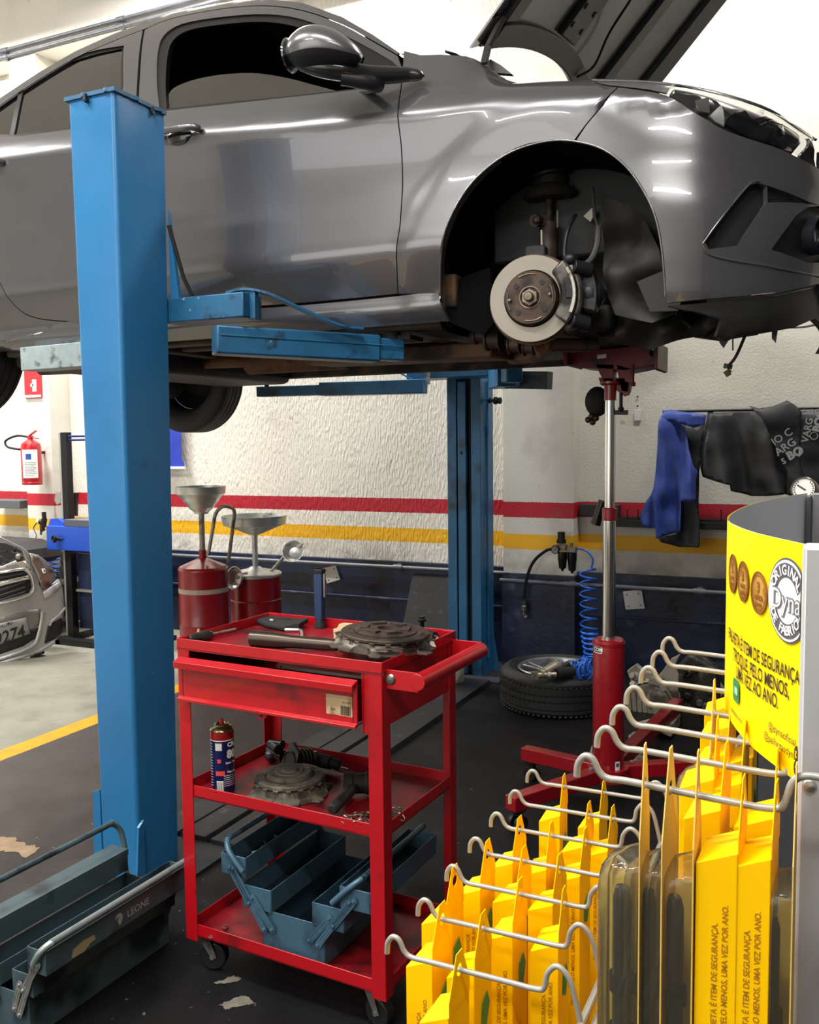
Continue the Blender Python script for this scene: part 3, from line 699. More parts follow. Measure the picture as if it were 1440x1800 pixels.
# headlight: dark housing, chrome pieces, clear lens, grey upper strip
hl_up = smoothuv([(1440, 262), (1432, 246), (1410, 221), (1362, 190), (1300, 161), (1230, 138), (1140, 126), (1040, 127)], 3)
hlp = hl_low[:-3]+[uv(1428, 288)]+hl_up[1:]
hs = V((0, 0))
def cutx(P, lo, hi, pxl):
    return P
lens = smoothuv([(1172, 166), (1200, 180), (1240, 206), (1280, 228), (1330, 245), (1375, 260), (1405, 274)], 3)+smoothuv([(1410, 270), (1428, 240), (1410, 221), (1362, 190), (1300, 161), (1230, 140), (1190, 134)], 3)
lens = [p for i, p in enumerate(lens) if i == 0 or (V(p)-V(lens[i-1])).length > .002]
HLR = mat('headlight_housing', (70, 70, 71), .25, .5)
panel('headlight_housing', lens, HLR, off=-.035, th=.004, gap=.002)
hpol = [uv(1040, 134)]+U([(1050, 146), (1068, 150), (1087, 152), (1140, 158), (1172, 165)])+U([(1190, 134), (1140, 126)])+[(uv(1040, 127)[0], uv(1040, 127)[1]+.02)]
panel('headlight_wing', hpol, mat('headlight_wing', (112, 112, 112), .15, .4, coat=1), off=0, th=.01)
panel('headlight', lens, LENS, off=.001, th=.004, gap=.001)
CHR = mat('lamp_reflector', (226, 228, 230), .08, 1.0); CHW = mat('lamp_white', (236, 236, 234), .3)
panel('lamp_reflector', U([(1223, 172), (1250, 166), (1250, 196), (1232, 190)]), CHR, off=-.02, th=.012, gap=0, mirror=True)
panel('lamp_reflector', U([(1252, 198), (1274, 178), (1279, 216), (1262, 208)]), CHW, off=-.022, th=.01, gap=0)
panel('lamp_reflector', U([(1276, 188), (1306, 188), (1284, 204), (1280, 212)]), CHR, off=-.018, th=.012, gap=0)
panel('lamp_bowl', U([(1282, 212), (1290, 200), (1320, 188), (1350, 186), (1385, 200), (1412, 225), (1405, 262), (1375, 255), (1330, 240)]), mat('lamp_bowl', (26, 26, 28), .15, .3, coat=1), off=-.024, th=.006, gap=0)
panel('lamp_reflector', U([(1340, 212), (1350, 205), (1368, 205), (1343, 218)]), CHR, off=-.017, th=.006, gap=0)
panel('lamp_reflector', U([(1376, 216), (1386, 214), (1390, 234), (1385, 232)]), CHR, off=-.017, th=.006, gap=0)
# grille at the nose tip
panel('grille', [uv(1430, 240), uv(1440, 262), uv(1442, 292), uv(1412, 276)]+[], mat('vent_mesh', (14, 14, 15), .7), off=-.012, gap=0, th=.01)
panel('grille', [(sE+.02, hl_low[-1][1]+.05), (sE+.03, hl_low[-1][1]-.005), (SMAX-.002, 1.88), (SMAX-.002, 2.0)], mat('vent_mesh', (14, 14, 15), .7), off=-.008, gap=0, th=.01)
# upper lip of the hood opening, nearest edge
ridge('front_panel_edge', [(1040, 133), (1140, 126), (1230, 137), (1300, 160), (1362, 189), (1410, 220), (1434, 246)], .004, .001, mat('lamp_edge', (96, 96, 96), .2, .5))
# fender top flange inside the engine bay (dark)
mb = MB()
for k, (s0, s1) in enumerate([(-1.05+.1*i, -.95+.1*i) for i in range(6)]):
    a, b = S(s0, 2.42+interp(SH, s0)+.0), S(s1, 2.42+interp(SH, s1))
    mb.add([a, b, b+V((0, .03, -.10)), a+V((0, .03, -.10))], [(0, 1, 2, 3)])
mb.add([V((p.x, 2*YC-p.y, p.z)) for p in mb.v], [tuple(reversed(f)) for f in mb.f])
mb.build('engine_bay_wall', BPL, CAR)
MB().b6(-1.0, -.15, 2.75, 3.87, 1.85, 2.14).b6(-.8, -.4, 2.85, 3.3, 2.1, 2.2).cyl((-.6, 3.4, 2.0), (-.6, 3.4, 2.2), .08).build('engine', mat('engine_dark', (34, 34, 36), .6, .2), CAR, bevel=.01)
# roof, windscreen, tail, floor
def loft(rows, name, m, label=None):
    vs = [p for r in rows for p in r]; n = len(rows[0]); fs = [(i*n+j, i*n+j+1, (i+1)*n+j+1, (i+1)*n+j) for i in range(len(rows)-1) for j in range(n-1)]
    return MB().add(vs, fs).build(name, m, CAR, smooth=50)
rl = sorted([(p[0], p[1]+.010) for p in roofL], key=lambda q: q[0])
def roofrow(s, v, crown):
    a = S(s, v); b = V((a.x, 2*YC-a.y, a.z)); return [V((a.x, a.y+(b.y-a.y)*i/12, a.z+crown*(1-(2*i/12-1)**2))) for i in range(13)]
iT = max(i for i in range(len(rl)) if rl[i][0] < -1.60)-1
loft([roofrow(s, v, .035) for s, v in rl[:iT+2]], 'roof', PAINT)
loft([roofrow(s, v, .045) for s, v in rl[iT+1:]]+[[p+V((.14, 0, -.02)) for p in roofrow(rl[-1][0], rl[-1][1]-.05, .03)]], 'windscreen', glass('windscreen_glass', (22, 24, 24), 1.5))
loft([roofrow(-3.6, 2.75, .03), [V((-4.05, y, 2.35)) for y in [YS+.15+(2*YC-2*YS-.3)*i/12 for i in range(13)]], [V((-4.05, y, 1.75)) for y in [YS+.08+(2*YC-2*YS-.16)*i/12 for i in range(13)]]], 'tailgate', PAINT)
loft([[p+V((0, 0, -.022)) for p in roofrow(s, v, .030)] for s, v in rl[:iT+2]], 'headliner', mat('headliner', (26, 26, 27), .9))
loft([[p+V((-.01, 0, -.03)) for p in roofrow(s, v, .03)] for s, v in rl[iT+1:iT+3]], 'windscreen_light_block', mat('headliner', (26, 26, 27), .9))  # added dark strip behind the windscreen top, keeps light out of the cabin
# cowl and wiper end
MB().b6(-1.14, -.98, 2.62, 4.0, 2.30, 2.345).build('cowl', BPL, CAR, bevel=.008)
a = at(783, 90, Y=2.62); b = at(812, 101, Y=2.68)
MB().tube([a, a.lerp(b, .5)+Z3*.002, b], [.004, .007, .004], 8).build('windscreen_wiper', BPL, CAR)
# cabin: dark lining, seats
INT = mat('cabin_lining', (20, 20, 22), .8); INT2 = mat('cabin_far_side', (58, 57, 56), .8)
m = MB(); m.b6(-3.7, -1.15, 2.66, 3.96, 1.80, 1.84); m.b6(-1.16, -1.12, 2.56, 4.06, 1.8, 2.36); m.b6(-3.72, -3.68, 2.6, 4.0, 1.8, 2.4); m.b6(-1.4, -1.12, 2.62, 4.0, 2.05, 2.34)
m.build('cabin_lining', INT, CAR)
for sx in (-1.95, -2.85):
    for sy in (2.95, 3.67):
        m = MB().box((sx, sy, 2.0), (.5, .48, .16)); m.box((sx-.32, sy, 2.25), (.14, .46, .52), R=Matrix.Rotation(-.25, 3, 'Y')); m.box((sx-.42, sy, 2.58), (.09, .24, .17), R=Matrix.Rotation(-.2, 3, 'Y'))
        m.build('seat', INT, CAR, bevel=.03)
MB().lathe([(.17, -.015), (.185, 0), (.17, .015), (.155, 0), (.17, -.015)], (-1.5, 2.95, 2.33), (-1, 0, .5), n=28, cap=False).build('steering_wheel', INT, CAR)
m = MB(); 
for s0, s1 in ((-1.25, -3.6),):
    m.b6(s1, s0, 4.02, 4.04, 1.8, 2.33)
    m.prism([V((-1.12, 4.0, 2.33)), V((-3.6, 4.0, 2.4)), V((-3.4, 3.85, 2.72)), V((-1.8, 3.8, 2.80)), V((-1.3, 3.85, 2.56))], (0, .01, 0))  # dark sheet added across the far windows to block light
    m.b6(s1, s0, 2.58, 2.60, 1.8, 2.30)
m.build('door_lining_light_block', INT, CAR)
# ---- door handle and mirror ----
hx = at(318, 228, Y=YS)
hc = S(*uv(315, 238))
m = MB().sph(hc+V((-.0, .012, 0)), (.062, .02, .036), 20); m.build('handle_recess', mat('handle_recess', (40, 39, 40), .2, .5, coat=1), CAR, smooth=60)
P = [S(*uv(x, y), o) for x, y, o in ((282, 237, .018), (300, 234, .028), (322, 231, .032), (340, 228, .030), (350, 227, .02), (354, 229, .004))]
m = MB().tube(catmull(P, 4), [.012]*14+[.0125, .013, .0135, .013, .012, .010, .006], 12); m.build('door_handle', PAINT, CAR, smooth=60)
P = [S(*uv(x, y), o) for x, y, o in ((-24, 289, .02), (-10, 288, .03), (2, 286, .02), (6, 286, .0))]
MB().tube(catmull(P, 4), .012, 12).build('door_handle', PAINT, CAR, smooth=60)
# mirror: shell, lower black half, arm
def mirror_shell(side):
    t = []
    m1 = MB(); m2 = MB(); m3 = MB()
    # local: +x forward (right in the photo), -y outwards
    c = at(556, 90, Y=2.30)
    Lx, Hy, Dz = .19, .075, .070
    ns, nr = 18, 28
    def shell(u, w):
        # u 0..1 along, w angle round
        taper = (math.sin(PI*min(1, max(0, u)))**.42) if 0 < u < 1 else 0
        cz = .016*math.sin(PI*u)-.028*u*u+.006
        h = Dz*taper*(1-.42*u); d = .07*taper*(1-.1*u)
        zz = math.sin(w)*h; yy = math.cos(w)*d
        return V((-Lx/2+Lx*u*1.16, yy+.035*u, zz+cz+(.01 if zz > 0 else 0)*0))
    rows = [[shell(.005+.99*i/ns, 2*PI*j/nr) for j in range(nr)] for i in range(ns+1)]
    vs = [c+p for r in rows for p in r]; up, dn = [], []
    for i in range(ns):
        for j in range(nr):
            f = (i*nr+j, i*nr+(j+1) % nr, (i+1)*nr+(j+1) % nr, (i+1)*nr+j); zc = sum(math.sin(2*PI*k/nr) for k in (j, j+1))/2
            (up if zc > -.35 else dn).append(f)
    for F in (up, dn): F.append(tuple(range(nr)) if F is dn else tuple(ns*nr+j for j in range(nr)))
    m1.add(vs, up); m2.add([c+(p-c)*1.0 for p in vs], dn)
    return m1, m2, c
m1, m2, c = mirror_shell(1)
MIR = m1.build('mirror_housing', PAINT, CAR, smooth=60)
m2.build('mirror_lower_cover', BPL, MIR, smooth=60)
# arm sweeping from the housing to the sail panel
A = [at(528, 112, Y=2.31), at(560, 118, Y=2.325), at(600, 123, Y=2.35), at(640, 131, Y=2.39), at(690, 132, Y=2.44), at(722, 131, Y=2.47), at(746, 134, Y=2.475)]
A = catmull(A, 4); rr = [.028-.0002*i for i in range(len(A))]
n = len(A); rr = [interp([(0, .018), (.25, .030), (.5, .027), (.8, .020), (.93, .014), (1, .002)], i/(n-1)) for i in range(n)]
mm = MB().tube(A, rr, 14); mm.build('mirror_arm', mat('mirror_arm_gloss', (38, 38, 40), .25, .3, coat=.6), MIR, smooth=60)
MB().tube(catmull([A[8]-Z3*.02, A[14]-Z3*.026, S(*uv(640, 158), .004), S(*uv(622, 152), .002)], 4), [.022, .022, .022, .022, .02, .018, .016, .014, .012, .01, .008, .006, .004], 10).build('mirror_foot', BPL, MIR, smooth=60)
g = MB().lathe([(.045, 0), (.047, .004), (.0001, .005)], c+V((-.084, .0, .004)), (-1, 0, 0), n=24); g.build('mirror_glass', mat('mirror_glass', (200, 205, 208), .03, 1), MIR)
# ---- hood, open ----
# hinge line near the windscreen; the panel leans back, seen from below
HN = V((-1.02, 2.55, 2.36)); 
HX0, HZ0 = -1.02, 2.464
TH = math.radians(47.5)
HD = V((math.cos(TH), 0, math.sin(TH))); HU = V((-math.sin(TH), 0, math.cos(TH)))
def hood(a, b, off=0.):
    """a: 0 rear edge .. 1 front edge, b: -1 near side .. 1 far side"""
    w = .69; crown = .055*(1-abs(b)**2.5)
    rear = .18*(1-a)*(1-abs(b)**1.8)
    return V((HX0, YC, HZ0))+HD*(rear+a*.95)+V((0, b*w, 0))+HU*(crown+off)
def hoodgrid(a0, a1, b0, b1, na, nb, off, th):
    vs = []; fs = []
    for o in (off, off+th):
        for i in range(na+1):
            for j in range(nb+1): vs.append(hood(a0+(a1-a0)*i/na, b0+(b1-b0)*j/nb, o))
    K = (na+1)*(nb+1); W = nb+1
    for i in range(na):
        for j in range(nb):
            q = i*W+j; fs.append((q, q+1, q+W+1, q+W)); fs.append((K+q, K+q+W, K+q+W+1, K+q+1))
    for i in range(na):
        for j in (0, nb):
            q = i*W+j; fs.append((q, q+W, K+q+W, K+q))
    for j in range(nb):
        for i in (0, na):
            q = i*W+j; fs.append((q, q+1, K+q+1, K+q))
    return vs, fs
HOODU = mat('hood_underside', (62, 61, 62), .45, .3, coat=.3, var=.1)
HOODD = mat('hood_under_dark', (40, 39, 40), .5, .2)
v_, f_ = hoodgrid(0, 1, -1, 1, 20, 24, 0, .006); HO = MB().add(v_, f_).build('hood', PAINT, CAR, smooth=50)
m = MB()
v_, f_ = hoodgrid(.0, .99, -.93, .97, 20, 24, -.004, .003); m.add(v_, f_); m.build('hood_inner_skin', HOODU, HO, smooth=50)
m = MB()
for (a0, a1, b0, b1) in ((.0, .09, -.9, .98), (.1, 1, -.92, -.80), (.1, 1, .84, .99), (.88, .99, -.9, .9), (.1, .9, -.30, -.10), (.1, .9, .42, .52)):
    v_, f_ = hoodgrid(a0, a1, b0, b1, max(2, int((a1-a0)*20)), max(2, int((b1-b0)*12)), -.024, .022); m.add(v_, f_)
m.build('hood_frame', HOODD, HO, smooth=40, bevel=.004)
m = MB()
for i in range(9): 
    a = .16+.085*i
    for b in (-.265, -.135): m.lathe([(.010, 0), (.011, .004), (.004, .005)], hood(a, b, -.024), -HU, n=10)
m.build('hood_frame_hole', BLKM, HO)
cb = [hood(.03, .12, -.03), hood(.12, .16, -.045), hood(.25, .10, -.035), hood(.38, .02, -.05), hood(.5, .06, -.03), hood(.7, .0, -.04), hood(.9, -.02, -.03)]
MB().tube(catmull(cb, 5), .005, 8).build('washer_hose', BLKM, HO)
# near hinge arm
h0 = at(851, 112, Y=2.56); h1 = at(858, 82, Y=2.6); h2 = at(884, 30, Y=2.66)
MB().bar(h0, h1, .02, .012).bar(h1, h2, .02, .014).build('hood_hinge', HOODD, CAR, bevel=.002)
MB().prism([at(852, 112, Y=2.60), at(862, 104, Y=2.60), at(880, 114, Y=2.60), at(900, 130, Y=2.60), at(870, 128, Y=2.60)], (0, .02, 0)).build('hinge_cover', BPL, CAR)
# ================= underbody, arch, brakes =================
# floor pan with pressed ribs
m = MB(); m.b6(-3.7, -1.05, 2.56, 4.06, 1.70, 1.80)
for y, w, z in ((2.60, .05, .055), (2.78, .10, .03), (3.05, .05, .02), (3.60, .05, .02), (3.84, .10, .03), (4.02, .05, .07)): m.b6(-2.95, -1.08, y-w/2, y+w/2, 1.70-z, 1.72)
for x in (-1.35, -1.85, -2.5): m.b6(x-.04, x+.04, 2.62, 4.0, 1.672, 1.72)
m.build('floor_pan', UND, CAR, bevel=.008)
RUST = mat('rusty_pipe', (92, 62, 40), .7, .3, var=.3, vs=12, dirt=((40, 30, 24), .42, 9), bump=.3)
MB().tube(catmull([(-3.6, 3.35, 1.68), (-2.8, 3.3, 1.665), (-2.0, 3.28, 1.655), (-1.3, 3.22, 1.65), (-.9, 3.2, 1.66)], 4), .03, 12).build('exhaust_pipe', RUST, CAR)
MB().cyl((-2.3, 3.28, 1.655), (-1.8, 3.26, 1.655), .06, n=20).build('silencer', RUST, CAR)
# cross beam and subframe seen behind the brake disc
a = at(560, 632, Y=3.0); b = at(885, 612, Y=2.85)
MB().bar(a, b+V((.0, 0, -.01)), .16, .05).build('chassis_rail', mat('rusty_rail', (96, 70, 48), .7, .1, var=.25, vs=6, dirt=((46, 38, 32), .45, 8), bump=.3), CAR, bevel=.008)
m = MB(); m.b6(-1.08, -.62, 2.72, 3.5, 1.625, 1.70); m.b6(-1.25, -1.0, 2.66, 3.95, 1.65, 1.70)
m.build('subframe', UNDD, CAR, bevel=.015)
m = MB()
for px, py, w in ((868, 598, 1), (905, 607, .8), (930, 612, .7), (845, 590, .8)):
    q = at(px, py, Y=2.72); m.cyl(q+V((-.02*w, 0, 0)), q+V((.02*w, 0, 0)), .026*w, n=16).cyl(q+V((-.024*w, 0, 0)), q+V((-.018*w, 0, 0)), .034*w, n=16).cyl(q+V((.018*w, 0, 0)), q+V((.024*w, 0, 0)), .034*w, n=16)
m.build('bushing', mat('bushing_metal', (70, 60, 52), .6, .4, var=.3), CAR)
HUBX = at(935, 525, Y=2.56)
LCA = MB().tube(catmull([HUBX+V((0, .12, -.12)), HUBX+V((-.06, .25, -.13)), HUBX+V((-.2, .42, -.12))], 4), [.03]*9, 10).tube([HUBX+V((0, .12, -.12)), HUBX+V((.08, .42, -.10))], .022, 10)
LCA.build('control_arm', RUST, CAR)
# arch liner: half barrel + inner wall
m = MB(); cx, cz = ARC; N_ = 28; y0, y1 = YS+.085, YS+.50; R_ = .355
for k in range(N_+1):
    a = math.radians(-22+224*k/N_); 
    for y in (YS+.022+.063*(1-max(0, math.sin(a))**.6), y1): m.v.append(V((cx+R_*math.cos(a)*1.03, y, cz+R_*math.sin(a)*.98+.0)))
m.f = [(2*k, 2*k+1, 2*k+3, 2*k+2) for k in range(N_)]; m.mi = [0]*N_
m.build('arch_liner', LINER, CAR, smooth=40)
# inner wall only over the rear two thirds and top; the front is open past the driveshaft
P = [V((cx+R_*math.cos(math.radians(t))*1.03, y1, cz+R_*math.sin(math.radians(t)))) for t in range(0, 206, 10)]+[V((cx-.02, y1, 1.70)), V((cx-.02, y1, 1.88)), V((cx+.2, y1, 1.92)), V((cx+.33, y1, 1.86))]
MB().prism(P, (0, .02, 0)).build('inner_wing', mat('inner_wing', (30, 27, 25), .8, var=.4, vs=6, dirt=((52, 40, 32), .35, 6)), CAR, smooth=0)
# rear half of the arch: liner skirt hanging beside the sill
MB().prism([at(780, 500, Y=2.56), at(778, 562, Y=2.56), at(850, 590, Y=2.60), at(874, 560, Y=2.62), at(860, 470, Y=2.64)], (0, .02, 0)).build('liner_skirt', LINER, CAR)
# front part of the liner: moulded dark panel right of the caliper
LN2 = mat('liner_front', (30, 29, 28), .7, var=.25, vs=5)
m = MB(); ol = [(1062, 345), (1105, 360), (1140, 395), (1160, 440), (1170, 500), (1210, 545), (1150, 570), (1085, 555), (1068, 520), (1060, 450)]
vs, fs = fill([(at(x, y, Y=2.66).x, at(x, y, Y=2.66).z) for x, y in ol], .02)
m.add([V((v.x, 2.66+.04*math.sin(v.x*30)*math.cos(v.y*20)+.02*math.sin(v.y*45), v.y)) for v in vs], fs)
m.build('liner_front', LN2, CAR, smooth=50)
MB().prism([at(x, y, Y=2.6) for x, y in ((1120, 495), (1180, 470), (1200, 520), (1196, 546), (1143, 548))], (0, .008, 0)).build('liner_flap', LN2, CAR, smooth=0)
# undertray below the bumper
TRAY = mat('undertray', (40, 38, 36), .55, .1, var=.3, vs=7, bump=.2)
m = MB()
ol = [(1060, 545), (1110, 560), (1170, 552), (1200, 548), (1245, 552), (1262, 540), (1275, 562), (1232, 592), (1180, 605), (1140, 612), (1080, 604), (1045, 585)]
vs, fs = fill([(at(x, y, Y=2.78).x, at(x, y, Y=2.78).z) for x, y in ol], .02)
m.add([V((v.x, 2.78+.05*math.sin(v.x*26)*math.cos(v.y*30), v.y)) for v in vs], fs); m.build('undertray', TRAY, CAR, smooth=50)
MB().b6(-.78, -.05, 2.80, 3.6, 1.74, 1.78).build('undertray', TRAY, CAR, bevel=.02)
MB().prism([at(x, y, Y=2.84) for x, y in ((1212, 580), (1262, 534), (1320, 540), (1332, 586), (1260, 597), (1216, 591))], (0, .05, 0)).build('dark_duct', mat('dark_duct', (12, 12, 14), .6), CAR, bevel=.004)
MB().prism([at(x, y, Y=2.8) for x, y in ((1222, 587), (1228, 575), (1252, 570), (1256, 576), (1234, 592))], (0, .01, 0)).build('duct_bracket', mat('duct_bracket', (54, 54, 54), .5, .3), CAR)
m = MB()
for P in (((1261, 592), (1283, 594), (1272, 612), (1266, 604)), ((1357, 572), (1369, 570), (1364, 603), (1357, 595))):
    m.prism([at(x, y, Y=2.72) for x, y in P], (0, .006, 0))
m.build('torn_clip', BLKM, CAR, smooth=0)
MB().tube(catmull([at(1318, 545, Y=2.78), at(1313, 580, Y=2.76), at(1305, 602, Y=2.74), at(1293, 628, Y=2.73), at(1281, 643, Y=2.73)], 4), .0045, 8).tube([at(1281, 640, Y=2.73), at(1279, 648, Y=2.73)], .012, 8).build('hanging_wire', BLKM, CAR)
MB().tube([at(1276, 652, Y=2.73), at(1282, 660, Y=2.73)], .009, 6).tube([at(1284, 650, Y=2.73), at(1276, 658, Y=2.73)], .007, 6).build('wire_connector', mat('connector', (62, 54, 30), .5), CAR)
# ---- brake disc, hub, caliper, strut ----
DISC = mat('brake_disc_face', (140, 133, 122), .42, .5, var=.12, vs=3, dirt=((140, 124, 106), .3, 18)); 
HUBM = mat('rusty_hub', (74, 58, 48), .6, .5, var=.3, vs=22, dirt=((40, 32, 28), .42, 20), bump=.3)
ax = V((.10, -1, .0)).normalized(); c = HUBX.copy(); RD = 75/1600*(c-CO).dot(_f)*1.005
dz = MB().lathe([(RD*.66, -.02), (RD*.995, -.02), (RD, -.018), (RD, 0), (RD*.995, .002), (RD*.66, .002), (RD*.655, -.001)], c, ax, n=64, cap=False).build('brake_disc', DISC, CAR, smooth=30)
m = MB().lathe([(RD*.675, -.012), (RD*.66, -.008), (RD*.64, -.006), (RD*.61, .020), (RD*.595, .024), (RD*.24, .024), (RD*.235, .020), (RD*.2, .020), (RD*.0001, .020)], c, ax, n=48)
m.build('disc_hat', HUBM, dz, smooth=30)
e1 = ax.cross(Z3).normalized(); e2 = Z3
m = MB()
for k in range(4):
    a = math.radians(40+90*k+ (0)); q = c+ax*.0245+(e1*math.cos(a)+e2*math.sin(a))*RD*.43; m.lathe([(.008, 0), (.008, .0012)], q, ax, n=14)
m.build('bolt_hole', BLKM, dz)
m = MB()
for a in (0, 180): q = c+ax*.0245+(e1*math.cos(math.radians(a-5))+e2*math.sin(math.radians(a-5)))*RD*.47; m.lathe([(.005, 0), (.005, .006), (.002, .010)], q, ax, n=10)
for k in range(4):
    a0 = math.radians(60+90*k); m.tube([c+ax*.026+(e1*math.cos(a0+.75*i/8)+e2*math.sin(a0+.75*i/8))*RD*.535 for i in range(9)], .0014, 6)
m.tube([c+ax*.025+(e1*math.cos(2*PI*i/32)+e2*math.sin(2*PI*i/32))*RD*.245 for i in range(32)], .002, 6, closed=True)
m.build('hub_mark', mat('bright_scrape', (176, 166, 152), .35, .8), dz)
m = MB().lathe([(.026, .018), (.026, .030), (.023, .034)], c, ax, n=6).lathe([(.014, .03), (.014, .048), (.011, .052), (.0001, .053)], c, ax, n=16)
m.build('hub_nut', mat('hub_nut', (120, 108, 94), .4, .8, var=.3, vs=40), dz)
# dust shield
MB().lathe([(RD*1.04, -.03), (RD*1.06, -.025), (RD*1.0, -.024), (RD*.3, -.04)], c, ax, n=40).build('dust_shield', RUST, CAR)
# caliper hugging the right (front) edge of the disc
CAL = mat('caliper_metal', (104, 100, 94), .38, .7, var=.4, vs=16, dirt=((36, 34, 34), .46, 12), bump=.4); CALD = mat('caliper_dark', (38, 38, 40), .45, .5, var=.3, bump=.3)
def bez(pts): return catmull(pts, 4)
def padblock(r0, r1, a0, a1, h0, h1, n=8):
    vs = []; fs = []
    for i in range(n+1):
        a = math.radians(a0+(a1-a0)*i/n); dd = e1*math.cos(a)+e2*math.sin(a)
        for r, h in ((r0, h0), (r1, h0), (r1, h1), (r0, h1)): vs.append(c+dd*RD*r+ax*h)
    for i in range(n):
        for k in range(4): l = (k+1) % 4; fs.append((4*i+k, 4*i+l, 4*i+4+l, 4*i+4+k))
    fs += [(0, 1, 2, 3), (4*n+3, 4*n+2, 4*n+1, 4*n)]; return vs, fs
s_ = 1 if proj(c+e1*.1)[0] > proj(c)[0] else -1
if s_ < 0: e1 = -e1
cal = MB()
v_, f_ = padblock(.72, 1.12, -38, 46, .006, .045); cal.add(v_, f_)
v_, f_ = padblock(1.02, 1.22, -30, 38, -.06, .03); cal.add(v_, f_)
CB = cal.build('caliper', CAL, CAR, smooth=30, bevel=.008)
m = MB(); v_, f_ = padblock(.86, 1.04, -6, 22, .046, .05, 5); m.add(v_, f_)
v_, f_ = padblock(.9, 1.5, -14, 26, -.07, .0); m.add(v_, f_)
m.cyl(c+e1*RD*1.0+e2*RD*.62+ax*.03, c+e1*RD*1.35+e2*RD*.55+ax*.0, .02, n=14).cyl(c+e1*RD*.95-e2*RD*.58+ax*.03, c+e1*RD*1.3-e2*RD*.66, .022, n=14)
m.sph(c+e1*RD*1.3+e2*RD*.05-ax*.04, .045, 14).sph(c+e1*RD*.93+e2*RD*.80+ax*.022, (.022, .02, .018), 12).sph(c+e1*RD*.98-e2*RD*.72+ax*.015, (.025, .02, .02), 12)
m.build('caliper_bracket', CALD, CB, smooth=40, bevel=.003)
m = MB(); v_, f_ = padblock(1.0, 1.10, -24, 34, .0455, .050); m.add(v_, f_); m.build('caliper_highlight_rib', mat('caliper_bright', (170, 166, 158), .3, .9, dirt=((60, 56, 52), .4, 18)), CB, smooth=30, bevel=.003)
# knuckle and driveshaft
m = MB(); m.cyl(c-ax*.03, c-ax*.14, .05, .035, n=20).cyl(c-ax*.1, c-ax*.55+V((.02, 0, .02)), .016, n=12).lathe([(.03, .16), (.045, .18), (.04, .20), (.048, .22), (.035, .25)], c, -ax, n=20)
m.bar(c-ax*.06-Z3*.1, c-ax*.07+Z3*.16, .06, .05); m.build('steering_knuckle', UNDD, CAR, bevel=.006)
# strut
sb = at(963, 440, Y=2.70); st = at(967, 330, Y=2.74)
sp = MB().cyl(sb-Z3*.06, sb.lerp(st, .42), .028, n=20).cyl(sb.lerp(st, .4), st, .012, n=12); SO = sp.build('strut', mat('strut_brown', (64, 52, 44), .6, .3, var=.3, dirt=((34, 30, 28), .4, 9)), CAR)
MB().lathe([(.07, -.012), (.085, 0), (.08, .01), (.055, .03), (.05, .07), (.02, .075)], at(968, 345, Y=2.74), (0, 0, 1), n=28).build('spring_seat', mat('spring_seat', (40, 37, 35), .6, bump=.3), SO)
sc = at(968, 330, Y=2.74)
MB().tube([sc+V((.062*math.cos(t*.6), .062*math.sin(t*.6), .004*t)) for t in range(0, 34)], .008, 8).build('coil_spring', BLKM, SO)
MB().cyl(at(940, 388, Y=2.66), at(951, 388, Y=2.70), .018, n=14).lathe([(.012, 0), (.012, .01), (.006, .014)], at(944, 388, Y=2.64), (0, -1, 0), n=6).bar(at(944, 388, Y=2.68), at(963, 388, Y=2.70), .02, .03).build('strut_bracket', HUBM, SO)
MB().tube([at(953, 455, Y=2.62), at(952, 405, Y=2.64)], .004, 8).tube([at(980, 400, Y=2.68), at(980, 370, Y=2.68)], .003, 6).build('link_rod', mat('bright_scrape', (176, 166, 152), .35, .8), SO)
HOSE = BLKM
MB().tube(catmull([at(1012, 378, Y=2.66), at(1000, 400, Y=2.62), at(994, 425, Y=2.60), at(993, 452, Y=2.58), at(1003, 470, Y=2.58)], 5), .006, 8).build('brake_hose', HOSE, CAR)
MB().tube(catmull([at(1052, 400, Y=2.66), at(1050, 430, Y=2.62), at(1040, 455, Y=2.6), at(1022, 470, Y=2.58), at(1008, 474, Y=2.57)], 5), .009, 8).tube([at(1042, 330, Y=2.7), at(1045, 380, Y=2.68), at(1052, 402, Y=2.66)], .005, 8).build('brake_hose', mat('hose_grey', (58, 56, 54), .6), CAR)
m = MB().prism([at(x, y, Y=2.72) for x, y in ((1026, 380), (1044, 362), (1046, 376), (1038, 390))], (0, .005, 0)); m.build('white_tag', mat('pale_tag', (180, 172, 160), .6), CAR, smooth=0)
